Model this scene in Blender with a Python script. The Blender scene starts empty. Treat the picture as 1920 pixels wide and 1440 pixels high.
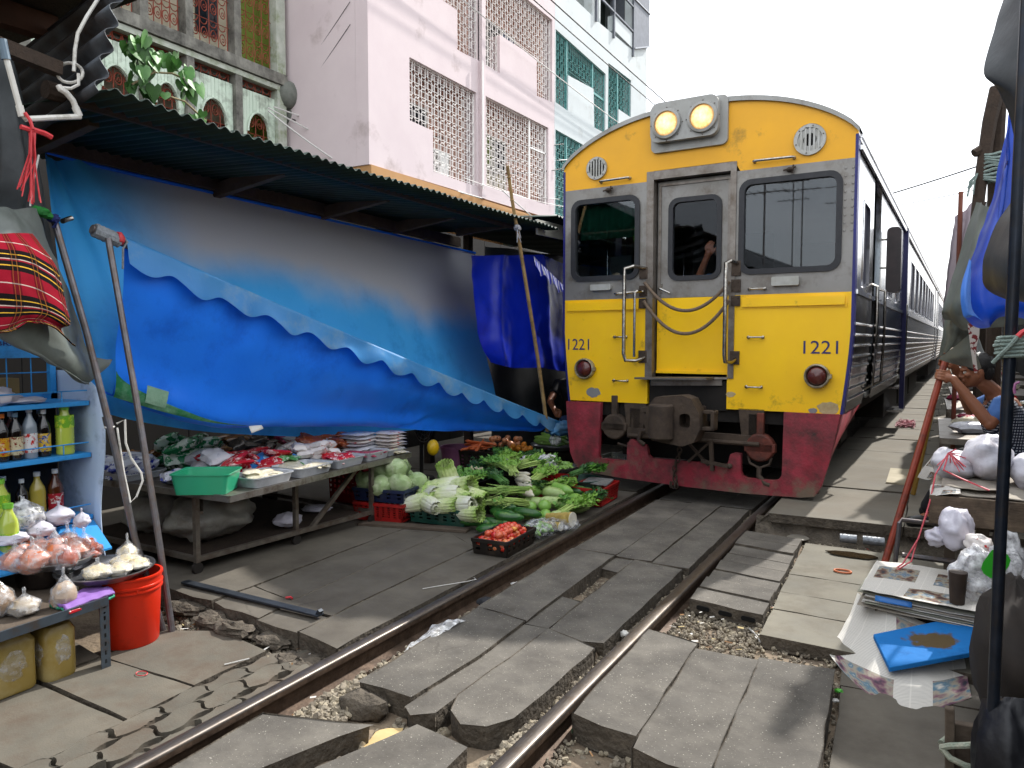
import bpy,bmesh,random
from math import sin,cos,tan,pi,radians,sqrt,atan2,exp
from mathutils import Vector,Matrix,Euler,noise
from mathutils.geometry import tessellate_polygon
S=bpy.context.scene
COL=S.collection
random.seed(7)
# ---------------------------------------------------------------- camera
cam_d=bpy.data.cameras.new('camera')
cam=bpy.data.objects.new('camera',cam_d)
COL.objects.link(cam)
cam.location=(1.76,0.0,1.42)
cam.rotation_euler=(radians(90-3.34),0,radians(29.46))
cam_d.sensor_width=36.0
cam_d.lens=36.0*1390/1920
cam_d.clip_start=0.03
cam_d.clip_end=2000
S.camera=cam
# ---------------------------------------------------------------- world
SUN_AZ=radians(13.5)
SUN_EL=radians(43)
W=bpy.data.worlds.new('World')
S.world=W
W.use_nodes=True
wn=W.node_tree
for n in list(wn.nodes):
 wn.nodes.remove(n)
wo=wn.nodes.new('ShaderNodeOutputWorld')
wb=wn.nodes.new('ShaderNodeBackground')
wb.inputs['Strength'].default_value=0.10
sky=wn.nodes.new('ShaderNodeTexSky')
sky.sky_type='NISHITA'
sky.sun_disc=False
sky.sun_elevation=SUN_EL
sky.sun_rotation=SUN_AZ
sky.air_density=1.0
sky.dust_density=3.0
wtc=wn.nodes.new('ShaderNodeTexCoord')
wmp=wn.nodes.new('ShaderNodeMapping')
wmp.inputs['Scale'].default_value=(1,1,2.5)
wno=wn.nodes.new('ShaderNodeTexNoise')
wno.inputs['Scale'].default_value=2.2
wno.inputs['Detail'].default_value=6
wrp=wn.nodes.new('ShaderNodeValToRGB')
wrp.color_ramp.elements[0].position=0.30
wrp.color_ramp.elements[0].color=(0.62,0.62,0.62,1)
wrp.color_ramp.elements[1].position=0.55
wrp.color_ramp.elements[1].color=(0.97,0.97,0.97,1)
wmx=wn.nodes.new('ShaderNodeMixRGB')
wmx.inputs['Color2'].default_value=(10.5,10.9,11.4,1)
L=wn.links.new
L(wtc.outputs['Generated'],wmp.inputs['Vector'])
L(wmp.outputs['Vector'],wno.inputs['Vector'])
L(wno.outputs['Fac'],wrp.inputs['Fac'])
L(wrp.outputs['Color'],wmx.inputs['Fac'])
L(sky.outputs['Color'],wmx.inputs['Color1'])
L(wmx.outputs['Color'],wb.inputs['Color'])
L(wb.outputs['Background'],wo.inputs['Surface'])
# ---------------------------------------------------------------- sun
sd=bpy.data.lights.new('sun','SUN')
sd.energy=2.9
sd.angle=radians(0.9)
sd.color=(1.0,0.965,0.91)
sun=bpy.data.objects.new('sun',sd)
COL.objects.link(sun)
sdir=Vector((sin(SUN_AZ)*cos(SUN_EL),cos(SUN_AZ)*cos(SUN_EL),sin(SUN_EL)))
sun.rotation_euler=sdir.to_track_quat('Z','Y').to_euler()
sun.location=(10,30,40)
# ---------------------------------------------------------------- exposure
vs=S.view_settings
vs.view_transform='Standard'
vs.look='None'
vs.exposure=1.1
vs.gamma=1.0
vs.use_curve_mapping=False
S.cycles.use_denoising=True
S.cycles.max_bounces=8
S.cycles.diffuse_bounces=4
S.cycles.transparent_max_bounces=12
S.cycles.caustics_reflective=False
S.cycles.caustics_refractive=False
S.cycles.sample_clamp_indirect=6.0
# ================================================================ helpers
OFF={}
def rnd(a,b):
 return random.uniform(a,b)
def tag(o,label=None,cat=None,group=None,kind=None):
 if label:o['label']=label
 if cat:o['category']=cat
 if group:o['group']=group
 if kind:o['kind']=kind
 return o
def thing(name,label,cat,base=(0,0,0),rz=0.0,group=None,kind=None,world=True):
 """Empty at the base of a thing; with world=True its pieces are given in world coordinates."""
 o=bpy.data.objects.new(name,None)
 o.empty_display_size=0.1
 COL.objects.link(o)
 o.location=base
 o.rotation_euler=(0,0,rz)
 tag(o,label,cat,group,kind)
 OFF[o]=Vector(base)if world else Vector((0,0,0))
 return o
class MB:
 """collects simple shapes, then becomes ONE mesh object"""
 def __init__(s):
  s.v=[];s.f=[];s.m=[];s.uv=None
 def add(s,vs,fs,m=0):
  n=len(s.v)
  s.v+=[tuple(p)for p in vs]
  s.f+=[tuple(i+n for i in f)for f in fs]
  s.m+=[m]*len(fs)
  return s
 def box(s,lo,hi,m=0,M=None):
  x0,y0,z0=lo;x1,y1,z1=hi
  vs=[(x0,y0,z0),(x1,y0,z0),(x1,y1,z0),(x0,y1,z0),(x0,y0,z1),(x1,y0,z1),(x1,y1,z1),(x0,y1,z1)]
  if M:vs=[M@Vector(p)for p in vs]
  return s.add(vs,[(0,3,2,1),(4,5,6,7),(0,1,5,4),(1,2,6,5),(2,3,7,6),(3,0,4,7)],m)
 def cbox(s,c,d,rz=0.0,m=0,rot=None):
  M=Matrix.Translation(c)@(Euler(rot).to_matrix().to_4x4()if rot else Matrix.Rotation(rz,4,'Z'))
  h=[a/2 for a in d]
  return s.box([-a for a in h],h,m,M)
 def beam(s,p,q,w,h,m=0,up=(0,0,1)):
  p=Vector(p);q=Vector(q)
  d=(q-p);Ln=d.length;d.normalize()
  a=d.cross(Vector(up))
  if a.length<1e-4:a=Vector((1,0,0))
  a.normalize();b=a.cross(d)
  vs=[]
  for t in(p,q):
   for i,j in((-1,-1),(1,-1),(1,1),(-1,1)):
    vs.append(t+a*(i*w/2)+b*(j*h/2))
  return s.add(vs,[(0,1,2,3),(7,6,5,4),(0,4,5,1),(1,5,6,2),(2,6,7,3),(3,7,4,0)],m)
 def tube(s,pts,r,n=8,m=0,cap=True):
  pts=[Vector(p)for p in pts]
  k=len(pts)
  rs=r if isinstance(r,(list,tuple))else[r]*k
  base=len(s.v)
  prev=None
  for i,p in enumerate(pts):
   t=(pts[min(i+1,k-1)]-pts[max(i-1,0)])
   if t.length<1e-9:t=Vector((0,0,1))
   t.normalize()
   if prev is None:
    a=t.cross(Vector((0,0,1)))
    if a.length<1e-3:a=t.cross(Vector((1,0,0)))
   else:
    a=prev-t*prev.dot(t)
    if a.length<1e-5:a=t.cross(Vector((0.3,0.5,0.8)))
   a.normalize();prev=a
   b=t.cross(a)
   for j in range(n):
    w=2*pi*j/n
    s.v.append(tuple(p+(a*cos(w)+b*sin(w))*rs[i]))
  for i in range(k-1):
   for j in range(n):
    j2=(j+1)%n
    s.f.append((base+i*n+j,base+i*n+j2,base+(i+1)*n+j2,base+(i+1)*n+j));s.m.append(m)
  if cap:
   s.f.append(tuple(base+j for j in reversed(range(n))));s.m.append(m)
   s.f.append(tuple(base+(k-1)*n+j for j in range(n)));s.m.append(m)
  return s
 def lathe(s,prof,c=(0,0,0),n=20,m=0,M=None,sx=1.0,sy=1.0,jit=0.0):
  base=len(s.v);k=len(prof)
  for r,z in prof:
   for j in range(n):
    w=2*pi*j/n
    rr_=max(r,1e-4)*(1+(rnd(-jit,jit)if jit else 0))
    p=Vector((rr_*cos(w)*sx,rr_*sin(w)*sy,z))
    if M:p=M@p
    s.v.append(tuple(p+Vector(c)))
  for i in range(k-1):
   for j in range(n):
    j2=(j+1)%n
    s.f.append((base+i*n+j,base+i*n+j2,base+(i+1)*n+j2,base+(i+1)*n+j));s.m.append(m)
  return s
 def plate(s,outer,holes,fn,d0,d1,m=0,medge=None):
  """flat plate with holes; outer/holes are lists of (a,b); fn(a,b,d)->xyz"""
  loops=[outer]+list(holes)
  polys=[[Vector((a,b,0))for a,b in lp]for lp in loops]
  tris=tessellate_polygon(polys)
  flat=[p for lp in loops for p in lp]
  n=len(s.v);N=len(flat)
  for d in(d0,d1):
   for a,b in flat:
    s.v.append(tuple(fn(a,b,d)))
  for t in tris:
   s.f.append((n+t[0],n+t[1],n+t[2]));s.m.append(m)
   s.f.append((n+N+t[2],n+N+t[1],n+N+t[0]));s.m.append(m)
  k=n
  for lp in loops:
   q=len(lp)
   for i in range(q):
    j=(i+1)%q
    s.f.append((k+i,k+j,k+N+j,k+N+i));s.m.append(m if medge is None else medge)
   k+=q
  return s
 def grid(s,fn,nu,nv,m=0):
  base=len(s.v)
  for i in range(nu+1):
   for j in range(nv+1):
    s.v.append(tuple(fn(i/nu,j/nv)))
  for i in range(nu):
   for j in range(nv):
    a=base+i*(nv+1)+j
    s.f.append((a,a+1,a+nv+2,a+nv+1));s.m.append(m)
  return s
 def blob(s,c,r,seg=10,ring=7,m=0,M=None,amp=0.0,fr=3.0,seed=0.0,fn=None):
  base=len(s.v)
  c=Vector(c)
  r=Vector(r)if not isinstance(r,(int,float))else Vector((r,r,r))
  for i in range(ring+1):
   ph=pi*i/ring
   for j in range(seg):
    th=2*pi*j/seg
    d=Vector((sin(ph)*cos(th),sin(ph)*sin(th),cos(ph)))
    k=1.0
    if amp:k+=amp*noise.noise(d*fr+Vector((seed,seed*1.7,-seed)))
    p=Vector((d.x*r.x,d.y*r.y,d.z*r.z))*k
    if fn:p=fn(p,d)
    if M:p=M@p
    s.v.append(tuple(p+c))
  for i in range(ring):
   for j in range(seg):
    j2=(j+1)%seg
    a,b,c_,d_=base+i*seg+j,base+i*seg+j2,base+(i+1)*seg+j2,base+(i+1)*seg+j
    s.f.append((a,d_,c_,b));s.m.append(m)
  return s
 def mesh(s,name,off=None,mats=None,smooth=True,angle=35,weld=False):
  me=bpy.data.meshes.new(name)
  vs=s.v if off is None else[(x-off.x,y-off.y,z-off.z)for x,y,z in s.v]
  me.from_pydata(vs,[],s.f)
  me.polygons.foreach_set('material_index',s.m)
  if mats:
   for q in(mats if isinstance(mats,(list,tuple))else[mats]):
    me.materials.append(q)
  if weld:
   bm=bmesh.new();bm.from_mesh(me)
   bmesh.ops.remove_doubles(bm,verts=bm.verts,dist=1e-4)
   bmesh.ops.recalc_face_normals(bm,faces=bm.faces)
   bm.to_mesh(me);bm.free()
  if smooth:
   me.polygons.foreach_set('use_smooth',[True]*len(me.polygons))
   me.set_sharp_from_angle(angle=radians(angle))
  me.update()
  return me
 def build(s,name,mats,parent=None,smooth=True,angle=35,bevel=0.0,weld=False,solid=0.0,sub=0):
  off=OFF.get(parent)if parent else None
  me=s.mesh(name,off,mats,smooth,angle,weld)
  o=bpy.data.objects.new(name,me)
  COL.objects.link(o)
  if parent:
   o.parent=parent
   OFF[o]=OFF.get(parent,Vector((0,0,0)))
  if sub:
   md=o.modifiers.new('smooth','SUBSURF');md.levels=sub;md.render_levels=sub
  if solid:
   md=o.modifiers.new('thickness','SOLIDIFY');md.thickness=solid;md.offset=0
  if bevel:
   md=o.modifiers.new('bevel','BEVEL');md.width=bevel;md.segments=2;md.limit_method='ANGLE';md.angle_limit=radians(40)
  return o
def copy_tree(o,parent=None):
 c=o.copy()
 COL.objects.link(c)
 if parent:
  c.parent=parent
 for ch in o.children:
  copy_tree(ch,c)
 return c
def put(o,loc,rot=(0,0,0),sc=1.0):
 o.location=loc
 o.rotation_euler=rot
 o.scale=sc if isinstance(sc,(tuple,list))else(sc,sc,sc)
 return o
def rr(a0,b0,a1,b1,r,n=5):
 out=[]
 for cx,cy,w in((a1-r,b1-r,0),(a0+r,b1-r,90),(a0+r,b0+r,180),(a1-r,b0+r,270)):
  for i in range(n+1):
   t=radians(w+90*i/n)
   out.append((cx+r*cos(t),cy+r*sin(t)))
 return out
def circ(a,b,r,n=20):
 return[(a+r*cos(2*pi*i/n),b+r*sin(2*pi*i/n))for i in range(n)]
def sag(p,q,d,n=14):
 p=Vector(p);q=Vector(q)
 return[p.lerp(q,i/n)-Vector((0,0,d*4*(i/n)*(1-i/n)))for i in range(n+1)]
def hx(h):
 h=h.lstrip('#')
 c=[int(h[i:i+2],16)/255 for i in(0,2,4)]
 return tuple((x/12.92 if x<=0.04045 else((x+0.055)/1.055)**2.4)for x in c)
 # ---------------------------------------------------------------- materials
MATS={}
def col4(c):
 if isinstance(c,str):c=hx(c)
 return(c[0],c[1],c[2],1.0)
def mat(name,c,c2=None,scale=6.0,rough=0.6,metal=0.0,bump=0.0,bscale=60.0,dirt=None,damt=0.5,dscale=3.0,spec=0.5,trans=0.0,alpha=1.0,emit=None,estr=0.0,coat=0.0,
lo=0.35,hi=0.65,stretch=(1,1,1),rvar=0.0,ior=1.45,sheen=0.0,sub=0.0,objvar=0.0,bdist=0.01):
 if name in MATS:return MATS[name]
 m=bpy.data.materials.new(name)
 m.use_nodes=True
 nt=m.node_tree
 N=nt.nodes.new;K=nt.links.new
 p=nt.nodes['Principled BSDF']
 p.inputs['Base Color'].default_value=col4(c)
 p.inputs['Roughness'].default_value=rough
 p.inputs['Metallic'].default_value=metal
 p.inputs['Specular IOR Level'].default_value=spec
 p.inputs['Transmission Weight'].default_value=trans
 p.inputs['Alpha'].default_value=alpha
 p.inputs['Coat Weight'].default_value=coat
 p.inputs['IOR'].default_value=ior
 if sheen:p.inputs['Sheen Weight'].default_value=sheen
 if sub:
  p.inputs['Subsurface Weight'].default_value=sub
  p.inputs['Subsurface Radius'].default_value=(0.02,0.01,0.006)
 if emit is not None:
  p.inputs['Emission Color'].default_value=col4(emit)
  p.inputs['Emission Strength'].default_value=estr
 tc=N('ShaderNodeTexCoord');mp=N('ShaderNodeMapping')
 mp.inputs['Scale'].default_value=stretch
 K(tc.outputs['Object'],mp.inputs['Vector'])
 out=None
 if c2 is not None:
  n1=N('ShaderNodeTexNoise');n1.inputs['Scale'].default_value=scale;n1.inputs['Detail'].default_value=8
  n1.inputs['Roughness'].default_value=0.62
  K(mp.outputs['Vector'],n1.inputs['Vector'])
  r1=N('ShaderNodeMapRange');r1.inputs['From Min'].default_value=lo;r1.inputs['From Max'].default_value=hi
  K(n1.outputs['Fac'],r1.inputs['Value'])
  mx=N('ShaderNodeMixRGB');mx.inputs['Color1'].default_value=col4(c);mx.inputs['Color2'].default_value=col4(c2)
  K(r1.outputs['Result'],mx.inputs['Fac']);out=mx.outputs['Color']
  if rvar:
   rm=N('ShaderNodeMapRange');rm.inputs['To Min'].default_value=rough-rvar;rm.inputs['To Max'].default_value=rough+rvar
   K(r1.outputs['Result'],rm.inputs['Value']);K(rm.outputs['Result'],p.inputs['Roughness'])
 if dirt is not None:
  n2=N('ShaderNodeTexNoise');n2.inputs['Scale'].default_value=dscale;n2.inputs['Detail'].default_value=10
  n2.inputs['Roughness'].default_value=0.7
  K(tc.outputs['Object'],n2.inputs['Vector'])
  r2=N('ShaderNodeMapRange');r2.inputs['From Min'].default_value=0.62-0.35*damt;r2.inputs['From Max'].default_value=0.72
  K(n2.outputs['Fac'],r2.inputs['Value'])
  mx2=N('ShaderNodeMixRGB');mx2.inputs['Color2'].default_value=col4(dirt)
  if out:K(out,mx2.inputs['Color1'])
  else:mx2.inputs['Color1'].default_value=col4(c)
  K(r2.outputs['Result'],mx2.inputs['Fac']);out=mx2.outputs['Color']
 if objvar:
  oi=N('ShaderNodeObjectInfo');hs=N('ShaderNodeHueSaturation')
  mr=N('ShaderNodeMapRange');mr.inputs['To Min'].default_value=1-objvar;mr.inputs['To Max'].default_value=1+objvar
  K(oi.outputs['Random'],mr.inputs['Value']);K(mr.outputs['Result'],hs.inputs['Value'])
  if out:K(out,hs.inputs['Color'])
  else:hs.inputs['Color'].default_value=col4(c)
  out=hs.outputs['Color']
 if out:K(out,p.inputs['Base Color'])
 if bump:
  n3=N('ShaderNodeTexNoise');n3.inputs['Scale'].default_value=bscale;n3.inputs['Detail'].default_value=6
  K(mp.outputs['Vector'],n3.inputs['Vector'])
  b=N('ShaderNodeBump');b.inputs['Strength'].default_value=bump;b.inputs['Distance'].default_value=bdist
  K(n3.outputs['Fac'],b.inputs['Height']);K(b.outputs['Normal'],p.inputs['Normal'])
 MATS[name]=m
 return m
def nodes_of(m):
 nt=m.node_tree
 return nt,nt.nodes['Principled BSDF'],nt.nodes.new,nt.links.new
def speckle(m,c,scale=90,thr=0.63,fac=0.7):
 """adds small light or dark grains on top of the material's colour"""
 nt,p,N,K=nodes_of(m)
 src=p.inputs['Base Color'].links[0].from_socket if p.inputs['Base Color'].links else None
 tc=N('ShaderNodeTexCoord')
 v=N('ShaderNodeTexNoise');v.inputs['Scale'].default_value=scale;v.inputs['Detail'].default_value=3
 K(tc.outputs['Object'],v.inputs['Vector'])
 r=N('ShaderNodeMapRange');r.inputs['From Min'].default_value=thr;r.inputs['From Max'].default_value=thr+0.06;r.inputs['To Max'].default_value=fac
 K(v.outputs['Fac'],r.inputs['Value'])
 mx=N('ShaderNodeMixRGB');mx.inputs['Color2'].default_value=col4(c)
 if src:K(src,mx.inputs['Color1'])
 else:mx.inputs['Color1'].default_value=p.inputs['Base Color'].default_value
 K(r.outputs['Result'],mx.inputs['Fac']);K(mx.outputs['Color'],p.inputs['Base Color'])
 return m
def text_mesh(txt,size,depth=0.002,align='CENTER',xscale=1.0):
 cu=bpy.data.curves.new('t','FONT')
 cu.body=txt;cu.size=size;cu.extrude=depth;cu.align_x=align;cu.align_y='CENTER';cu.resolution_u=3
 o=bpy.data.objects.new('t',cu);COL.objects.link(o)
 dg=bpy.context.evaluated_depsgraph_get()
 me=bpy.data.meshes.new_from_object(o.evaluated_get(dg))
 bpy.data.objects.remove(o);bpy.data.curves.remove(cu)
 for v in me.vertices:v.co.x*=xscale
 return me
def print_text(txt,name,m,size,M,parent=None,depth=0.002,xscale=1.0,align='CENTER'):
 """raised flat lettering; M maps text x right / y up / z out"""
 me=text_mesh(txt,size,depth,align,xscale)
 me.transform(M)
 if parent:me.transform(Matrix.Translation(-OFF.get(parent,Vector((0,0,0)))))
 me.materials.clear();me.materials.append(m);me.name=name
 o=bpy.data.objects.new(name,me);COL.objects.link(o)
 if parent:
  o.parent=parent;OFF[o]=OFF.get(parent,Vector((0,0,0)))
 return o
def frame(o,x,z):
 """matrix whose columns are x axis, (z cross x), z, at origin o"""
 x=Vector(x).normalized();z=Vector(z).normalized();y=z.cross(x).normalized();x=y.cross(z)
 M=Matrix((x,y,z)).transposed().to_4x4();M.translation=Vector(o)
 return M
 # ================================================================ ground, pavements, track
m_dirt=mat('packed dirt','#6f6152','#8d7d68',scale=5,rough=0.95,bump=0.6,bscale=35,dirt='#4c4137',damt=0.6,dscale=2.2,bdist=0.02)
m_slab=speckle(mat('old concrete','#56524c','#68635b',scale=3.5,rough=0.88,bump=0.35,bscale=140,dirt='#403c37',damt=0.7,dscale=4,objvar=0.10,bdist=0.004),'#b9b4a8',
120,0.66,0.6)
m_slab_l=mat('worn walkway concrete','#514c44','#625c52',scale=1.6,rough=0.8,bump=0.3,bscale=120,dirt='#433d35',damt=0.6,dscale=2.5,objvar=0.07,bdist=0.004)
m_slab_w=mat('pale concrete','#66635a','#757063',scale=2.0,rough=0.9,bump=0.3,bscale=120,dirt='#5a5347',damt=0.5,dscale=3.5,objvar=0.08,bdist=0.004)
m_paver=mat('concrete paver','#555148','#635d52',scale=4,rough=0.9,bump=0.35,bscale=130,dirt='#524539',damt=0.5,dscale=5,objvar=0.10,bdist=0.004)
m_edge=mat('broken concrete','#4d463d','#665d51',scale=14,rough=0.95,bump=0.9,bscale=40,dirt='#3f382f',damt=0.6,dscale=8,bdist=0.02)
m_plat=mat('platform concrete','#67635a','#777164',scale=1.3,rough=0.9,bump=0.35,bscale=90,dirt='#655d50',damt=0.6,dscale=1.8,bdist=0.005)
m_gravel=mat('gravel','#786f62','#9a907e',scale=9,rough=0.9,dirt='#5b5247',damt=0.7,dscale=14,bump=0.3,bscale=90)
def crack(m,scale=1.6,width=0.010,seed=0.0):
 """fine crack lines as relief and dirt"""
 nt,p,N,K=nodes_of(m)
 tc=N('ShaderNodeTexCoord');n0=N('ShaderNodeTexNoise');n0.inputs['Scale'].default_value=3.0;n0.inputs['Detail'].default_value=5
 K(tc.outputs['Object'],n0.inputs['Vector'])
 ad=N('ShaderNodeMixRGB');ad.blend_type='LINEAR_LIGHT';ad.inputs['Fac'].default_value=0.16
 K(tc.outputs['Object'],ad.inputs['Color1']);K(n0.outputs['Color'],ad.inputs['Color2'])
 mp=N('ShaderNodeMapping');mp.inputs['Location'].default_value=(seed,seed,0);mp.inputs['Scale'].default_value=(1,1,0.05)
 K(ad.outputs['Color'],mp.inputs['Vector'])
 v=N('ShaderNodeTexVoronoi');v.feature='DISTANCE_TO_EDGE';v.inputs['Scale'].default_value=scale
 K(mp.outputs['Vector'],v.inputs['Vector'])
 r=N('ShaderNodeMapRange');r.inputs['From Max'].default_value=width;r.inputs['To Min'].default_value=0.5;r.inputs['To Max'].default_value=0.0
 K(v.outputs['Distance'],r.inputs['Value'])
 msk=N('ShaderNodeTexNoise');msk.inputs['Scale'].default_value=1.3
 K(tc.outputs['Object'],msk.inputs['Vector'])
 mr=N('ShaderNodeMapRange');mr.inputs['From Min'].default_value=0.5;mr.inputs['From Max'].default_value=0.66
 K(msk.outputs['Fac'],mr.inputs['Value'])
 mul=N('ShaderNodeMath');mul.operation='MULTIPLY';K(r.outputs['Result'],mul.inputs[0]);K(mr.outputs['Result'],mul.inputs[1])
 src=p.inputs['Base Color'].links[0].from_socket
 mx=N('ShaderNodeMixRGB');mx.inputs['Color2'].default_value=col4('#2f2a25')
 K(src,mx.inputs['Color1']);K(mul.outputs['Value'],mx.inputs['Fac']);K(mx.outputs['Color'],p.inputs['Base Color'])
crack(m_slab,1.5,0.006)
crack(m_slab_l,0.7,0.006,4.0)
# ---- ground sheet
g=MB()
def ground_base(x,y):
 if-0.40<x<0.42:return-0.068 if 2.42<y<3.68 or 4.4<y else(-0.10 if 3.6<y<4.45 else-0.115)
 if 0.62<x<1.42 and 2.6<y<3.36:return-0.068
 if 0.63<x<1.0 and 4.1<y<5.65:return-0.068
 if 1.06<x and 3.85<y<5.6:return-0.085
 return-0.125
def ground_z(x,y):
 if-1.5<x<2.5 and 0.3<y<9:
  return ground_base(x,y)+0.022*noise.noise(Vector((x*4,y*4,0)))+0.012*noise.noise(Vector((x*13,y*13,3)))
 return-0.14
g.grid(lambda a,b:(-1.7+4.4*a,0.2+9*b,ground_z(-1.7+4.4*a,0.2+9*b)),130,260)
g.add([(-400,-200,-0.17),(400,-200,-0.17),(400,600,-0.17),(-400,600,-0.17)],[(0,1,2,3)])
ground=tag(g.build('ground',m_dirt,angle=180),kind='structure')
def rough_loop(poly,step=0.12,amp=0.006):
 out=[]
 n=len(poly)
 for i in range(n):
  p=Vector(poly[i]+(0,));q=Vector(poly[(i+1)%n]+(0,))
  k=max(1,int((q-p).length/step))
  t=(q-p).normalized();nn=Vector((-t.y,t.x,0))
  for j in range(k):
   a=p.lerp(q,j/k)
   if j:a+=nn*rnd(-amp,amp)
   else:a+=Vector((rnd(-amp,amp),rnd(-amp,amp),0))
   out.append((a.x,a.y))
 return out
def slab(name,parent,poly,z,th,m,tilt=0.004,amp=0.006,bev=0.008,step=0.12):
 ax_=sum(p[0]for p in poly)/len(poly);ay_=sum(p[1]for p in poly)/len(poly)
 poly=[(x+0.006*(1 if x>ax_ else-1),y+0.004*(1 if y>ay_ else-1))for x,y in poly]
 lp=rough_loop(poly,step,amp*0.6)
 tilt*=0.5;bev*=0.5
 cx=sum(p[0]for p in lp)/len(lp);cy=sum(p[1]for p in lp)/len(lp)
 ax,ay=rnd(-tilt,tilt),rnd(-tilt,tilt)
 b=MB()
 b.plate(lp,[],lambda x,y,d:(x+(0.012 if d< -0.001 else 0)*(cx-x),y+(0.012 if d< -0.001 else 0)*(cy-y),z+d+(x-cx)*ax+(y-cy)*ay),0,-th,0,1)
 o=b.build(name,[m,m_edge],parent,angle=50)
 md=o.modifiers.new('worn edge','BEVEL');md.width=bev;md.segments=2;md.limit_method='ANGLE';md.angle_limit=radians(50)
 return o
 # ---- raised pavement on the left (under the market tables)
pv=MB();pv.box((-8,2.72,-0.165),(-0.62,60,-0.112))
pavement=tag(pv.build('pavement',m_dirt),kind='structure')
z0=0.0
slab('concrete_slab',pavement,[(-0.60,2.53),(-0.885,2.575),(-0.918,4.22),(-0.61,4.30)],0.0,0.10,m_slab_l)
slab('concrete_slab',pavement,[(-0.61,4.315),(-0.918,4.235),(-0.96,6.6),(-0.62,6.6)],-0.004,0.10,m_slab_l)
slab('concrete_slab',pavement,[(-0.90,2.58),(-1.20,2.60),(-1.225,2.78),(-0.905,2.80)],-0.008,0.09,m_slab_l,amp=0.012)
slab('concrete_slab',pavement,[(-0.905,2.815),(-1.228,2.795),(-1.335,4.50),(-0.933,4.24)],0.002,0.10,m_slab_l)
slab('concrete_slab',pavement,[(-0.933,4.255),(-1.335,4.515),(-1.42,6.6),(-0.975,6.6)],0.0,0.10,m_slab_l)
slab('concrete_slab',pavement,[(-1.215,2.605),(-1.60,2.645),(-1.60,2.93),(-1.245,2.86)],0.0,0.12,m_slab_l,amp=0.014,tilt=0.02)
slab('concrete_slab',pavement,[(-1.248,2.878),(-1.60,2.945),(-1.66,4.32),(-1.335,4.48)],0.003,0.10,m_slab_l)
slab('concrete_slab',pavement,[(-1.345,4.50),(-1.66,4.34),(-1.75,6.6),(-1.43,6.6)],0.0,0.10,m_slab_l)
slab('concrete_slab',pavement,[(-1.615,2.65),(-2.05,2.66),(-2.7,2.75),(-2.7,4.6),(-1.675,4.4)],0.004,0.13,m_slab_l,amp=0.016)
slab('concrete_slab',pavement,[(-1.675,4.42),(-2.7,4.62),(-2.7,6.6),(-1.765,6.6)],0.0,0.10,m_slab_l)
slab('concrete_slab',pavement,[(-2.71,2.3),(-7.5,2.3),(-7.5,6.6),(-2.71,6.6)],-0.004,0.10,m_slab_l)
for i in range(12):
 y=6.62+i*3.0
 slab('concrete_slab',pavement,[(-0.64,y),(-1.7,y),(-1.7,y+2.98),(-0.64,y+2.98)],-0.003,0.10,m_slab_l,step=1.0)
 slab('concrete_slab',pavement,[(-1.715,y),(-7.5,y),(-7.5,y+2.98),(-1.715,y+2.98)],-0.002,0.10,m_slab_l,step=1.0)
 # ---- lower walkway bottom left: big slabs and wavy pavers
wk=MB();wk.box((-6,-0.6,-0.19),(-0.62,2.52,-0.128))
walkway=tag(wk.build('walkway',m_dirt),kind='structure')
slab('concrete_slab',walkway,[(-0.985,2.05),(-1.60,2.035),(-1.63,2.37),(-1.38,2.50),(-0.99,2.45)],-0.068,0.07,m_paver,tilt=0.01)
slab('concrete_slab',walkway,[(-0.965,1.735),(-1.60,1.755),(-1.595,2.018),(-0.975,2.03)],-0.070,0.07,m_paver,tilt=0.012)
slab('concrete_slab',walkway,[(-0.955,1.335),(-1.72,1.29),(-1.70,1.725),(-0.955,1.712)],-0.074,0.07,m_paver,tilt=0.01)
slab('concrete_slab',walkway,[(-0.95,0.8),(-1.75,0.8),(-1.73,1.27),(-0.95,1.31)],-0.076,0.07,m_paver)
slab('concrete_slab',walkway,[(-1.63,1.745),(-3.4,1.75),(-3.4,2.28),(-1.63,2.02)],-0.072,0.07,m_paver)
slab('concrete_slab',walkway,[(-1.735,1.31),(-3.4,1.31),(-3.4,1.73),(-1.72,1.73)],-0.078,0.07,m_paver)
slab('concrete_slab',walkway,[(-1.74,0.6),(-3.4,0.6),(-3.4,1.29),(-1.745,1.29)],-0.075,0.07,m_paver)
def wavy_paver(x0,x1,y0,y1):
 """interlocking paver with wavy long sides"""
 lp=[]
 n=12
 def wx(t):return 0.012*sin(2*pi*t)
 def wy(t):return 0.012*sin(2*pi*t)
 for i in range(n):lp.append((x1+wx(i/n),y0+(y1-y0)*i/n))
 for i in range(6):lp.append((x1-(x1-x0)*i/6,y1+wy(i/6)))
 for i in range(n):lp.append((x0+wx(1-i/n),y1-(y1-y0)*i/n))
 for i in range(6):lp.append((x0+(x1-x0)*i/6,y0-wy(i/6)))
 return[(a+rnd(-0.0025,0.0025),b+rnd(-0.0025,0.0025))for a,b in lp]
for c in range(3):
 for r in range(9):
  x1= -0.957+c*0.118;x0=x1+0.108
  y0=0.78+r*0.213+(0.10 if c%2 else 0)
  if c==2:x0=x1+0.10
  if y0>2.42-(0.12 if c==2 else 0):continue
  lp=wavy_paver(x0,x1,y0+0.006,y0+0.199)
  cx,cy=(x0+x1)/2,y0+0.1
  tx,ty=rnd(-0.06,0.06),rnd(-0.04,0.04)
  z= -0.068+rnd(-0.010,0.012)-0.004*c
  a=rnd(-0.04,0.04)
  b=MB()
  def fn(x,y,d):
   dx,dy=x-cx,y-cy
   return(cx+dx*cos(a)-dy*sin(a),cy+dx*sin(a)+dy*cos(a),z+d+dx*tx+dy*ty)
  b.plate(lp,[],fn,0,-0.06)
  b.build('paver',m_paver,walkway,angle=50,bevel=0.004)
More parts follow.
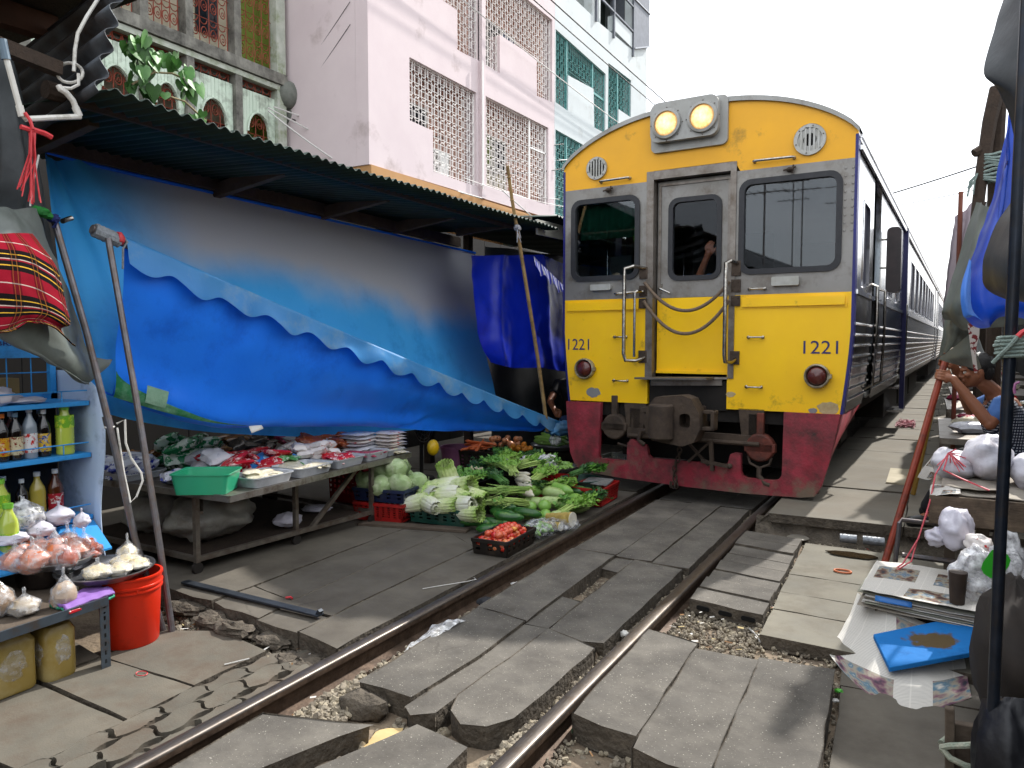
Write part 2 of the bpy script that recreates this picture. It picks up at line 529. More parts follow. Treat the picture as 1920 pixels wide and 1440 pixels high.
  # broken bits of the slab step
for(x,y,z,sx,sy,sz,s)in[(-1.30,2.53,-0.055,0.13,0.05,0.045,1),(-1.05,2.55,-0.07,0.10,0.05,0.04,2),(-1.78,2.62,-0.06,0.14,0.06,0.05,3),(-0.74,2.50,-0.09,0.09,0.07,
0.03,4),(-0.86,2.47,-0.09,0.06,0.05,0.03,5),(-1.52,2.57,-0.06,0.09,0.06,0.05,6)]:
 b=MB();b.blob((x,y,z),(sx*1.1,sy*1.2,sz*0.8),16,12,amp=0.5,fr=2.9,seed=s*3.1)
 b.build('broken_concrete',m_edge,pavement,angle=50)
 # ---- between the rails
tb=MB();tb.box((-0.50,-2.0,-0.30),(0.50,60,-0.175))
track_bed=tag(tb.build('track_bed',m_dirt),kind='structure')
def cslab(poly,z=-0.03,th=0.095,m=None,**k):return slab('concrete_slab',track_bed,poly,z,th,m or m_slab,bev=k.pop('bev',0.012),**k)
cslab([(-0.43,0.9),(-0.455,1.96),(-0.05,2.10),(-0.13,1.85),(-0.21,1.62),(-0.30,0.9)],-0.03)
cslab([(0.11,2.20),(0.35,2.16),(0.385,1.4),(-0.10,1.4),(-0.02,1.80)],-0.035)
cslab([(-0.30,2.35),(-0.03,2.335),(-0.005,2.8),(-0.02,3.28),(-0.33,3.34)],-0.02,amp=0.010,th=0.11)
cslab([(-0.015,2.30),(0.05,2.25),(0.115,2.30),(0.125,2.75),(0.12,3.28),(-0.008,3.27)],-0.032,amp=0.012)
cslab([(0.128,2.45),(0.17,2.34),(0.26,2.28),(0.35,2.30),(0.41,2.40),(0.425,3.15),(0.30,3.20),(0.14,3.25)],-0.022,amp=0.010,th=0.11)
cslab([(-0.33,3.352),(-0.02,3.292),(-0.03,3.72),(-0.05,4.60),(-0.36,4.62)],-0.018)
cslab([(-0.012,3.29),(0.118,3.29),(0.105,3.70),(-0.02,3.73)],-0.03,amp=0.012)
cslab([(0.13,3.275),(0.29,3.215),(0.43,3.24),(0.425,4.55),(0.10,4.60),(0.115,3.72)],-0.028)
cslab([(-0.038,4.36),(0.10,4.32),(0.09,4.60),(-0.045,4.60)],-0.035)
for(xa,xb)in((-0.37,-0.06),(-0.045,0.19),(0.205,0.44)):
 cslab([(xa,4.63),(xb,4.63),(xb-0.01,6.5),(xa-0.01,6.5)],-0.03+rnd(-0.008,0.004))
for i in range(9):
 y=6.55+2.2*i
 for(xa,xb)in((-0.37,-0.06),(-0.045,0.19),(0.205,0.44)):
  d=tan(radians(1.9))*max(0,y-6.5)
  cslab([(xa+d,y),(xb+d,y),(xb+d+0.07,y+2.17),(xa+d+0.07,y+2.17)],-0.035,step=1.0)
  # ---- right of the track
wb_=MB();wb_.box((0.62,-2.0,-0.22),(9,5.9,-0.172))
side_path=tag(wb_.build('path',m_dirt),kind='structure')
def rslab(poly,z=-0.02,th=0.12,m=None,**k):return slab('concrete_slab',side_path,poly,z,th,m or m_slab,bev=k.pop('bev',0.012),**k)
rslab([(0.60,2.53),(0.865,2.49),(0.83,3.42),(0.585,3.47)],-0.012,0.11,amp=0.010)
rslab([(0.882,2.42),(1.155,2.38),(1.122,3.38),(0.848,3.37)],-0.018,0.12,amp=0.010)
rslab([(1.172,2.30),(1.47,2.50),(1.425,3.44),(1.137,3.40)],-0.015,0.12,amp=0.010)
ys=[4.00,4.21,4.41,4.62,4.83,5.04,5.25,5.45,5.66]
for i in range(8):
 xr=1.02-0.05*i/8
 zz= -0.03+(0.012 if i in(1,6,7)else rnd(-0.008,0.004))
 rslab([(0.625-0.006*i,ys[i]+0.06),(xr,ys[i]),(xr,ys[i+1]-0.012),(0.615-0.006*i,ys[i+1]+0.05)],zz,0.075,amp=0.006,bev=0.006)
 if i==0:
  hb=MB()
  for t in(0.18,0.5,0.82):
   x=0.625+(1.02-0.625)*t;y=ys[0]+0.06*(1-t)-0.002
   hb.plate(rr(x-0.038,zz-0.050,x+0.038,zz-0.026,0.011,3),[],lambda a,b_,d:(a,y+d-0.010-(a-x)*0.15,b_),0.0,0.02)
  hb.build('hollow_core',mat('dark hole','#0b0a09',rough=1),side_path)
yr=[3.78,4.19,4.50,4.88,5.70]
for i in range(4):
 for(xa,xb)in((1.06-0.012*i,1.78),(1.80,2.7)):
  rslab([(xa,yr[i]+0.012),(xb,yr[i]-0.03*(xb-xa)),(xb,yr[i+1]-0.014-0.03*(xb-xa)),(xa-0.012,yr[i+1]-0.010)],-0.052,0.07,m_slab_w,amp=0.006,bev=0.006,tilt=0.006)
for(pl)in([(1.50,2.62),(2.10,2.70),(2.05,3.50),(1.47,3.45)],[(1.53,1.95),(2.14,2.0),(2.11,2.68),(1.51,2.60)],[(1.52,1.1),(2.15,1.1),(2.15,1.98),(1.54,1.93)],[(1.46,
3.47),(2.05,3.52),(2.05,3.74),(1.45,3.74)],[(2.12,1.1),(3.2,1.1),(3.2,3.7),(2.08,3.7)]):
 rslab(pl,-0.085,0.06,m_slab_l,tilt=0.006)
 # raised platform further up, with its rough kerb
pf=MB();pf.box((0.72,5.99,-0.16),(8,60,0.06))
platform=tag(pf.build('platform',m_edge),kind='structure')
for i in range(18):
 y=5.92+i*1.32
 d=tan(radians(1.9))*max(0,y-6.5)
 for(xa,xb)in((0.70+d,1.62+d),(1.64+d,2.9+d),(2.92+d,6.0)):
  slab('concrete_slab',platform,[(xa,y),(xb,y+0.02),(xb,y+1.305),(xa,y+1.305)],0.095+rnd(-0.006,0.006),0.07,m_plat,tilt=0.003,amp=0.008,step=0.16 if i<4 else 0.8)
kb=MB()
kb.grid(lambda a,b:(0.60+1.7*a,5.97-0.10*(1-b)**2-0.03*noise.noise(Vector((a*9,b*3,0))),-0.12+0.175*b+0.012*noise.noise(Vector((a*14,b*4,2)))),60,8)
kb.grid(lambda a,b:(0.60+0.12*a+0.02*noise.noise(Vector((a*5,b*9,5))),5.95+6*b,-0.02+0.11*a),4,40)
kb.build('platform_kerb',m_edge,platform,angle=180)
# ---- rails
def rail_path(x0):
 pts=[]
 y= -3.0
 while y<62:
  d=0.0 if y<5.6 else(0.0166*(y-5.6)**2/2 if y<7.6 else 0.0332+(y-7.6)*tan(radians(1.9)))
  pts.append((x0+d,y));y+=0.5 if y<10 else 4.0
 return pts
m_rail=mat('rail steel','#4a3d33','#6a584a',scale=18,rough=0.6,metal=0.55,bump=0.3,bscale=60,dirt='#3a2c22',damt=0.7,dscale=10)
m_railtop=mat('polished rail top','#6b6560','#57504a',scale=30,rough=0.42,metal=0.8,stretch=(6,0.6,6),dirt='#574c42',damt=0.35,dscale=12,bump=0.05,bscale=50)
prof=[(-0.030,-0.004),(-0.022,0.0),(0.0,0.002),(0.022,0.0),(0.030,-0.004),(0.033,-0.012),(0.032,-0.032),(0.009,-0.042),(0.008,-0.105),(0.056,-0.120),(0.058,-0.132),
(-0.058,-0.132),(-0.056,-0.120),(-0.008,-0.105),(-0.009,-0.042),(-0.032,-0.032),(-0.033,-0.012)]
for x0,lb in((-0.54,'left rail running past the vegetables and the tomato crate'),(0.545,'right rail running past the loose concrete slabs')):
 pts=rail_path(x0)
 b=MB();n=len(prof)
 for(x,y)in pts:
  for a,z in prof:b.v.append((x+a,y,z))
 for i in range(len(pts)-1):
  for j in range(n):
   j2=(j+1)%n
   b.f.append((i*n+j,i*n+j2,(i+1)*n+j2,(i+1)*n+j));b.m.append(1 if(j<5 or j==n-1)else 0)
 o=b.build('rail',[m_rail,m_railtop],angle=50)
 tag(o,lb,'rail','rails of the track')
 # ---- gravel (loose stones nobody could count)
def stone(seed):
 b=MB();b.blob((0,0,0),(1,0.8,0.62),7,5,amp=0.55,fr=1.9,seed=seed)
 return b.v,b.f
ST=[stone(i*5.3)for i in range(8)]
gb=MB()
def scatter(n,xa,xb,ya,yb,z,smin,smax,test=None):
 for _ in range(n):
  x,y=rnd(xa,xb),rnd(ya,yb)
  if test and not test(x,y):continue
  vs,fs=random.choice(ST)
  if random.random()<0.35:smin_=smin*0.5
  else:smin_=smin
  s=rnd(smin_,smax)
  R=Euler((rnd(0,6),rnd(0,6),rnd(0,6))).to_matrix()
  c=Vector((x,y,z+rnd(-0.3,0.6)*s))
  gb.add([(R@Vector(p))*s+c for p in vs],fs,0 if random.random()<0.7 else 1)
scatter(1500,0.40,0.52,1.2,4.4,-0.105,0.008,0.022)
scatter(650,0.44,0.515,1.2,2.5,-0.075,0.010,0.022)
scatter(500,0.41,0.52,4.4,7.0,-0.10,0.008,0.018)
scatter(900,-0.46,-0.33,1.9,7.0,-0.105,0.006,0.022)
scatter(500,-0.40,0.42,2.3,4.6,-0.066,0.003,0.008)
scatter(300,0.62,1.42,2.6,3.4,-0.066,0.003,0.008)
scatter(300,1.0,1.08,3.9,5.6,-0.07,0.004,0.011)
scatter(420,-0.45,-0.24,1.95,2.45,-0.10,0.010,0.024)
scatter(420,-0.08,0.16,1.5,2.35,-0.115,0.008,0.022)
scatter(350,-0.06,0.12,3.70,4.36,-0.105,0.005,0.012)
scatter(800,0.60,1.05,3.44,4.08,-0.115,0.006,0.016)
scatter(700,0.60,1.55,1.4,2.52,-0.122,0.008,0.022)
scatter(260,1.00,1.075,3.7,5.7,-0.095,0.006,0.015)
scatter(240,1.02,1.5,3.44,3.80,-0.115,0.005,0.014)
scatter(220,1.42,1.53,1.8,3.5,-0.115,0.006,0.014)
scatter(420,-1.95,-0.62,2.42,2.62,-0.105,0.008,0.022)
scatter(400,0.585,0.63,1.4,5.8,-0.11,0.006,0.014)
scatter(300,0.6,1.6,5.62,5.9,-0.10,0.006,0.018)
tag(gb.build('gravel',[m_gravel,mat('pale gravel','#9d937f','#857a68',scale=20,rough=0.9)],smooth=False),kind='stuff')
# ================================================================ the train
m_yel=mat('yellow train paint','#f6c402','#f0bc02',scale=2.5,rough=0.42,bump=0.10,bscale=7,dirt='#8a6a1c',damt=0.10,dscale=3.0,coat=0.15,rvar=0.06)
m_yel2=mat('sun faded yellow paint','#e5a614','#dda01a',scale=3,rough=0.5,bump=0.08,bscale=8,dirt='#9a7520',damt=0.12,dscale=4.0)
m_gry=mat('brushed grey steel','#8a8885','#7d7a75',scale=3,rough=0.45,metal=0.5,bump=0.06,bscale=30,dirt='#5a4f43',damt=0.4,dscale=3.5)
m_frame=mat('door frame steel','#86807a','#746d66',scale=6,rough=0.4,metal=0.6,dirt='#54483b',damt=0.5,dscale=7)
m_ss=mat('stainless side','#c9c9cc','#b5b5b8',scale=2.5,rough=0.16,metal=1.0,bump=0.10,bscale=9,dirt='#6b635c',damt=0.25,dscale=5,bdist=0.01)
m_ss_low=mat('stained darkened stainless','#5f5b59','#494542',scale=6,rough=0.24,metal=1.0,bump=0.25,bscale=14,dirt='#3f3733',damt=0.6,dscale=7)  # base colour darkened to stand in for the dark stalls mirrored low down
m_chrome=mat('handrail steel','#b9b6b0','#8f8a83',scale=30,rough=0.25,metal=1.0,dirt='#6d5a46',damt=0.4,dscale=20)
m_blue=mat('navy stripe','#1c1d6e','#181a5c',scale=4,rough=0.4,dirt='#3a3a58',damt=0.2)
m_navy=mat('navy lettering','#22225e',rough=0.5)
m_rub=mat('window rubber','#1b1c21','#26272b',scale=20,rough=0.5)
m_red=mat('worn red pilot paint','#8f2030','#a03644',scale=5,rough=0.6,bump=0.35,bscale=50,dirt='#3a2825',damt=0.75,dscale=5.5)
m_rust=mat('greasy dark iron','#3b3028','#55463a',scale=9,rough=0.75,metal=0.2,bump=0.5,bscale=40,dirt='#1c1714',damt=0.6,dscale=6)
m_rust2=mat('dusty brown iron','#4e4136','#3f342b',scale=8,rough=0.8,metal=0.1,bump=0.5,bscale=30,dirt='#2c231d',damt=0.5,dscale=6)
m_black=mat('underframe black','#14110f','#221d19',scale=6,rough=0.85)
m_orange=mat('rusty red primer','#6e3325','#57291f',scale=10,rough=0.7,bump=0.4,bscale=40,dirt='#3a231c',damt=0.5,dscale=9)
m_cabin=mat('cab interior','#3b3f3d','#2b2e2d',scale=5,rough=0.8)
m_cabw=mat('cab cream panel','#b9b6a6','#a8a594',scale=5,rough=0.6)
m_lens_r=mat('red marker lens','#4a1712','#5a211a',scale=60,rough=0.25,coat=0.6,bump=0.4,bscale=160)
m_ring=mat('lamp ring','#a39b86','#8b8371',scale=20,rough=0.5,metal=0.4,dirt='#5e4a35',damt=0.5,dscale=20)
m_ventw=mat('grey vent','#a9a9a5','#98978f',scale=10,rough=0.5,metal=0.3)
m_dark=mat('black void','#050505',rough=1.0)
m_rope=mat('hose brown','#5e4f42','#6e5d4d',scale=40,rough=0.8,bump=0.4,bscale=90)
def glass(name,tint=(0.75,0.8,0.82),a=0.75,ior=1.58):
 """window glass: part mirror, part clear"""
 m=bpy.data.materials.new(name);m.use_nodes=True
 nt=m.node_tree;N=nt.nodes.new;K=nt.links.new
 for n in list(nt.nodes):nt.nodes.remove(n)
 o=N('ShaderNodeOutputMaterial');tr=N('ShaderNodeBsdfTransparent');gl=N('ShaderNodeBsdfGlossy');mx=N('ShaderNodeMixShader');fr=N('ShaderNodeFresnel')
 tr.inputs['Color'].default_value=(tint[0]*a,tint[1]*a,tint[2]*a,1)
 gl.inputs['Roughness'].default_value=0.015
 gl.inputs['Color'].default_value=(0.95,0.97,1,1)
 fr.inputs['IOR'].default_value=ior
 K(fr.outputs['Fac'],mx.inputs['Fac']);K(tr.outputs['BSDF'],mx.inputs[1]);K(gl.outputs['BSDF'],mx.inputs[2]);K(mx.outputs['Shader'],o.inputs['Surface'])
 MATS[name]=m
 return m
m_glass=glass('cab window glass',a=0.85)
m_glass_s=mat('dark side window','#0b0c20','#10112a',scale=3,rough=0.55,spec=0.08)  # opaque dark colour stands in for the unlit inside of open windows
m_glass_d=glass('door window glass',(0.9,0.92,0.95),0.95,1.28)
TO=(-0.10,6.6,0.0)
TRZ= -radians(1.9)
HW=1.31
tr=thing('railcar','yellow and grey front railcar numbered 1221 with its two headlights lit','train',TO,TRZ,'railcars of the train',world=False)
V=lambda a,b,d:(a,d,b)
def arch_z(u,top=3.50,eave=3.085,hw=HW):
 t=min(1,abs(u)/hw)
 return eave+(top-eave)*(1-t**2.35)**0.80
def side_u(z):
 return HW-(0.065*max(0,(1.5-z)/0.68)**1.3 if z<1.5 else 0)
 # --- front plates
def front_plate(name,outer,holes,m,d0=0.0,d1=0.05,bevel=0.0,par=None):
 b=MB();b.plate(outer,holes,V,d0,d1)
 return b.build(name,m,par or tr,angle=30,bevel=bevel)
zt=2.875
arch=[(u/40*HW,arch_z(u/40*HW))for u in range(40,-41,-1)]
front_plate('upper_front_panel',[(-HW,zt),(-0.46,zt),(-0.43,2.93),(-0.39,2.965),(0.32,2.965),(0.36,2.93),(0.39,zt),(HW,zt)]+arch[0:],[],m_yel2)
Lw=rr(-1.205,2.01,-0.535,2.755,0.085)
Rw=rr(0.405,2.005,1.19,2.775,0.085)
front_plate('grey_front_panel',[(-HW,1.815),(-0.43,1.815),(-0.43,zt),(-HW,zt)],[Lw],m_gry)
front_plate('grey_front_panel',[(0.36,1.815),(HW,1.815),(HW,zt),(0.36,zt)],[Rw],m_gry)
lowL=[(-side_u(z),z)for z in(1.815,1.5,1.3,1.1,0.95,0.835)]
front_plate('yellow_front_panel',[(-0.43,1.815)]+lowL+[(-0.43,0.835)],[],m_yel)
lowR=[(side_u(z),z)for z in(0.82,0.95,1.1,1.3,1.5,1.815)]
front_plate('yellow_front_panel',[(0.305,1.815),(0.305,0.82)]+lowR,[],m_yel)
# narrow filler beside the door on the right
front_plate('door_post',[(0.312,1.09),(0.362,1.09),(0.362,2.96),(0.312,2.96)],[],m_frame,-0.012,0.10)
front_plate('door_post',[(-0.452,1.06),(-0.385,1.06),(-0.385,2.96),(-0.452,2.96)],[],m_frame,-0.012,0.10)
front_plate('door_header',[(-0.385,2.885),(0.312,2.885),(0.312,2.96),(-0.385,2.96)],[],m_frame,-0.010,0.10)
# embossed strips under the windows
for a0,a1 in((-1.275,-0.50),(0.41,1.265)):
 b=MB();b.plate([(a0,1.695),(a1,1.695),(a1,1.80),(a0,1.80)],[],V,-0.004,0.01)
 b.plate([(a0+0.02,1.712),(a1-0.02,1.712),(a1-0.02,1.785),(a0+0.02,1.785)],[],V,-0.020,0.0)
 b.build('marker_board_holder',m_yel,tr,bevel=0.006)
 # window rubbers and panes
for(w,q)in((Lw,(-1.205,2.01,-0.535,2.755)),(Rw,(0.405,2.005,1.19,2.775))):
 b=MB();b.plate(rr(q[0]-0.018,q[1]-0.018,q[2]+0.018,q[3]+0.018,0.10),[rr(q[0]+0.028,q[1]+0.028,q[2]-0.028,q[3]-0.028,0.065)],V,-0.018,0.05)
 g_=b.build('windscreen_gasket',m_rub,tr,bevel=0.006)
 b=MB();b.plate(rr(q[0]+0.02,q[1]+0.02,q[2]-0.02,q[3]-0.02,0.07),[],V,0.012,0.018)
 b.build('pane',m_glass,g_)
 # --- door in its recess
D=0.085
dw=rr(-0.255,1.985,0.20,2.70,0.075)
b=MB();b.plate([(-0.375,1.815),(0.302,1.815),(0.302,2.875),(-0.375,2.875)],[dw],V,D,D+0.04)
door=b.build('cab_door',m_gry,tr)
b=MB();b.plate([(-0.372,1.12),(0.299,1.12),(0.299,1.812),(-0.372,1.812)],[],V,D-0.002,D+0.04)
b.box((-0.372,D-0.02,1.12),(0.299,D,1.145))
b.build('lower_panel',m_yel,door)
b=MB();b.plate([(-0.368,1.83),(0.295,1.83),(0.295,2.865),(-0.368,2.865)],[[(-0.345,1.80),(0.272,1.80),(0.272,2.842),(-0.345,2.842)]]if False else[],V,D+0.001,D+0.002)
b=MB()
b.beam((-0.352,D-0.006,1.83),(-0.352,D-0.006,2.85),0.022,0.014);b.beam((0.282,D-0.006,1.83),(0.282,D-0.006,2.85),0.022,0.014);b.beam((-0.352,D-0.006,2.845),(0.282,
D-0.006,2.845),0.016,0.022)
b.build('door_trim',m_frame,door)
b=MB();b.plate(rr(-0.272,1.968,0.217,2.717,0.09),[rr(-0.23,2.01,0.175,2.675,0.06)],V,D-0.016,D+0.03)
b.build('window_gasket',m_rub,door,bevel=0.005)
b=MB();b.plate(rr(-0.24,2.0,0.185,2.685,0.065),[],V,D+0.012,D+0.018);b.build('pane',m_glass_d,door)
b=MB();b.tube([(-0.34,D,1.895),(-0.34,D-0.05,1.90),(-0.32,D-0.055,1.895),(-0.235,D-0.05,1.855)],0.010,8);b.cbox((-0.34,D-0.004,1.90),(0.03,0.01,0.09));b.build('handle',
m_chrome,door)
# door step plate with ragged front
b=MB();b.plate([(-0.52,-0.10),(0.16,-0.13),(0.20,-0.02),(0.312,-0.005),(0.312,0.10),(-0.43,0.10)],[],lambda a,c,d:(a,c,1.075+d+0.02*a),0.0,0.018)
b.beam((-0.40,0.02,1.03),(0.26,0.02,1.05),0.03,0.05)
b.build('door_step',m_frame,tr)
# --- headlight housing
b=MB()
b.plate(rr(-0.405,3.115,0.285,3.535,0.05),[],V,-0.035,0.12)
hh=b.build('headlight_housing',mat('housing grey paint','#9b9b98','#8d8c87',scale=4,rough=0.5,metal=0.25,dirt='#6a655d',damt=0.3),tr,bevel=0.012)
b=MB();b.plate(rr(-0.385,3.185,0.225,3.53,0.075),[],V,-0.115,-0.03);b.build('housing_face',MATS['housing grey paint'],hh,bevel=0.02)
m_lamp=mat('lit headlight glass','#d9c9a8','#8f6a3c',scale=26,rough=0.2,emit='#ffc068',estr=4.0)
nt,p_,N_,K_=nodes_of(m_lamp)
tc_=N_('ShaderNodeTexCoord');vd=N_('ShaderNodeVectorMath');vd.operation='LENGTH';K_(tc_.outputs['Object'],vd.inputs[0])
mr_=N_('ShaderNodeMapRange');mr_.inputs['From Min'].default_value=0.02;mr_.inputs['From Max'].default_value=0.10;mr_.inputs['To Min'].default_value=2.2;mr_.inputs['To Max'].default_value=0.28
K_(vd.outputs['Value'],mr_.inputs['Value']);K_(mr_.outputs['Result'],p_.inputs['Emission Strength'])
for(u,z)in((-0.232,3.335),(0.09,3.345)):
 My=Matrix.Rotation(radians(90),4,'X')
 b=MB();b.lathe([(0.118,0.0),(0.135,0.012),(0.130,0.03),(0.108,0.034),(0.106,0.005)],(0,0,0),28,0,My)
 ring=b.build('headlight',MATS['housing grey paint'],hh);ring.location=(u,-0.115,z)
 b=MB();b.lathe([(0.106,0.006),(0.095,0.022),(0.06,0.032),(0.001,0.038)],(0,0,0),28,0,My)
 ln=b.build('lens',m_lamp,ring)
 bb=MB()
 for k in range(8):
  w=k*pi/4
  bb.blob((u+0.145*cos(w),-0.117,z+0.145*sin(w)),0.006,6,4)
 bb.build('bolt',m_frame,hh)
 # --- round vents
def round_vent(u,z,r,plug):
 b=MB();b.plate(circ(u,z,r,32),[circ(u,z,r*0.76,32)],V,-0.022,0.01)
 for i in(-2,-1,0,1,2):
  x=i*r*0.27;h=sqrt((0.78*r)**2-x*x);b.box((u+x-r*0.07,-0.021,z-h),(u+x+r*0.07,-0.008,z+h))
 slots=[]
 k=5
 for i in range(-3,4):
  x=i*r*0.235
  h=sqrt(max(0,(0.74*r)**2-x*x))
  if h<0.02:continue
  slots.append(rr(u+x-0.011,z-h,u+x+0.011,z+h,0.010,3))
 o=b.build('vent',m_ventw,tr,bevel=0.003)
 b=MB();b.plate(circ(u,z,r*0.8,24),[],V,-0.004,0.0)
 if plug:
  b2=MB();b2.plate(circ(u,z,r*0.82,24),[circ(u,z,r*0.42,20)],V,-0.012,-0.006);b2.build('baffle',m_ventw,o)
 b.build('vent_void',m_dark,o)
 bb=MB()
 for k in range(6):
  w=k*pi/3+0.3
  bb.blob((u+r*0.88*cos(w),-0.024,z+r*0.88*sin(w)),0.006,6,4)
 bb.build('bolt',m_frame,o)
round_vent(-0.955,3.055,0.105,False)
round_vent(0.95,3.06,0.125,True)
# --- grab handles
def grab(a0,a1,z0_,z1_,r=0.009,out=0.05,name='grab_handle'):
 b=MB();b.tube([(a0,0.0,z0_),(a0,-out*0.8,z0_),(a0+0.015*(1 if a1>a0 else 0),-out,z0_),(a1-0.015*(1 if a1>a0 else 0),-out,z1_),(a1,-out*0.8,z1_),(a1,0.0,z1_)],r,
8)
 b.blob((a0,0,z0_),0.016,8,5);b.blob((a1,0,z1_),0.016,8,5)
 return b.build(name,m_chrome,tr)
grab(-0.91,-0.62,2.92,2.925,0.011);grab(0.51,0.83,2.935,2.93,0.011)
for a0,a1,z in((-0.76,-0.645,1.455),(0.485,0.605,1.45),(-0.765,-0.63,1.042),(0.475,0.60,1.022),(0.485,0.615,1.862),(-0.75,-0.65,1.862)):
 grab(a0,a1,z,z,0.008,0.045)
 # tall bent handrails with bracket plates
def handrail(u0,u1):
 b=MB()
 b.tube([(u1,0,2.085),(u1+(u0-u1)*0.5,-0.13,2.10),(u0,-0.16,2.08),(u0,-0.165,2.0),(u0,-0.165,1.30),(u0+(u1-u0)*0.1,-0.16,1.24),(u0+(u1-u0)*0.6,-0.10,1.235),(u1,
0,1.265)],0.0175,10)
 o=b.build('handrail',m_chrome,tr)
 return o
handrail(-0.60,-0.455)
b=MB();b.tube([(-0.455,0,1.875),(-0.50,-0.10,1.875),(-0.52,-0.11,1.86),(-0.52,-0.11,1.27)],0.012,8);b.tube([(-0.72,-0.03,1.865),(-0.455,-0.05,1.872)],0.011,8);b.build('handrail',
m_chrome,tr)
handrail(0.325,0.385)
for(u,z0_,z1_)in((-0.475,1.99,2.10),(-0.475,1.83,1.93),(-0.475,1.72,1.81),(-0.475,1.215,1.33),(0.372,1.98,2.11),(0.372,1.84,1.95),(0.372,1.72,1.81),(0.372,1.215,
1.33)):
 b=MB();b.box((u-0.04,-0.02,z0_),(u+0.04,0.0,z1_))
 for dx in(-0.025,0.025):
  for dz in(0.02,z1_-z0_-0.02):b.blob((u+dx,-0.021,z0_+dz),0.007,6,4)
 b.build('bracket_plate',m_rust2,tr,bevel=0.004)
 # drooping hoses across the door
for(p,q,dd)in(((-0.45,-0.05,1.955),(0.33,-0.06,1.93),0.255),((-0.455,-0.05,1.785),(0.33,-0.06,1.77),0.295)):
 b=MB();b.tube(sag(p,q,dd,24),0.0155,8);b.build('door_chain',m_rope,tr)
 # wiper motor boxes, wipers, nozzles
for(a0,a1,z0_,z1_)in((-1.0,-0.79,1.90,1.955),(0.675,0.895,1.88,1.955)):
 b=MB();b.plate(rr(a0,z0_,a1,z1_,0.012,3),[],V,-0.05,0.0);b.build('wiper_box',m_ventw,tr,bevel=0.006)
for u in(-0.83,0.80):
 b=MB();b.blob((u,-0.02,2.835),(0.03,0.03,0.022),8,6);b.tube([(u-0.05,-0.03,2.83),(u+0.05,-0.035,2.85)],0.008,6);b.tube([(u+0.02,-0.03,2.80),(u+0.03,-0.03,2.87)],
0.007,6);b.blob((u+0.02,-0.04,2.835),0.015,8,6)
 b.build('horn_bracket',m_rust2,tr)
 # dome rivets along the right grey panel
b=MB()
for i in range(9):
 for j in range(2):b.blob((1.225+0.055*j,0.0,2.80-i*0.062),(0.011,0.006,0.011),8,4)
b.build('rivet',m_gry,tr)
# --- running numbers
for(u,z,xs)in((-1.142,1.378,0.92),(1.068,1.36,1.08)):
 print_text('1221','number',m_navy,0.155,frame((u,-0.0015,z),(1,0,0),(0,-1,0)),tr,0.001,xs)
 # --- red marker lamps
for(u,z)in((-1.06,1.15),(1.05,1.13)):
 My=Matrix.Rotation(radians(90),4,'X')
 b=MB();b.lathe([(0.098,0.0),(0.102,0.04),(0.098,0.06),(0.090,0.064),(0.082,0.055),(0.082,0.0)],(u,0,z),26,0,My)
 b.cbox((u+0.10,-0.04,z),(0.03,0.04,0.035))
 o=b.build('marker_lamp',m_ring,tr)
 b=MB();b.lathe([(0.080,0.02),(0.079,0.04),(0.072,0.058),(0.058,0.072),(0.036,0.082),(0.001,0.086)],(u,0,z),26,0,My);b.build('lens',m_lens_r,o)
 # paint patches and chips at the foot of the front
for(u,z,s,m)in((-0.98,0.92,0.075,mat('grey filler patch','#7e7f80',rough=0.7)),(1.14,0.865,0.085,mat('tan filler patch','#a08b63','#b8a77f',scale=20,rough=0.8)),
(0.34,0.95,0.04,MATS.get('tan filler patch')or m_rust2),(1.02,0.84,0.035,MATS['grey filler patch'])):
 lp=[(u+s*cos(w)*(1+0.35*noise.noise(Vector((cos(w)*2,sin(w)*2,u)))),z+0.62*s*sin(w)*(1+0.35*noise.noise(Vector((cos(w)*2,sin(w)*2,u+9)))))for w in[2*pi*i/18 for i in range(18)]]
 b=MB();b.plate(lp,[],V,-0.0015,0.0);b.build('filler_patch',m,tr)
 # --- corner pillars (navy) and roof edge
for s in(-1,1):
 b=MB()
 zs=[0.82,0.95,1.1,1.3,1.5,2.0,2.6,3.06]
 b.grid(lambda a,c:(s*(side_u(zs[min(7,int(round(a*7)))])+0.004),0.0+0.115*c,zs[min(7,int(round(a*7)))]),7,1)
 b.grid(lambda a,c:(s*(side_u(zs[min(7,int(round(a*7)))])+0.004-0.022*c),-0.003,zs[min(7,int(round(a*7)))]),7,1)
 b.build('corner_pillar',m_blue,tr)
CL=20.0
b=MB()
us=[i/24*(HW+0.012)for i in range(-24,25)]
b.grid(lambda a,c:(us[int(round(a*48))],-0.025+0.075*c,arch_z(us[int(round(a*48))],hw=HW+0.012)+0.022),48,1)
b.grid(lambda a,c:(us[int(round(a*48))],-0.025,arch_z(us[int(round(a*48))],hw=HW+0.012)+0.022-0.04*c),48,1)
b.build('roof_edge',MATS['housing grey paint'],tr)
def roof(parent,v0,v1,top=3.52):
 b=MB()
 b.grid(lambda a,c:(us[int(round(a*48))],v0+(v1-v0)*c,arch_z(us[int(round(a*48))],hw=HW+0.012,top=top)+0.02),48,1)
 b.build('roof',mat('roof paint','#7d7f82','#6d6f72',scale=3,rough=0.5,metal=0.5,dirt='#4c4a48',damt=0.4),parent)
 for s in(-1,1):
  for z,r in((2.965,0.02),(3.055,0.016)):
   b=MB();b.tube([(s*(HW+0.02),v0+0.03,z),(s*(HW+0.02),v1-0.03,z)],r,6);b.build('gutter',m_ss,parent)
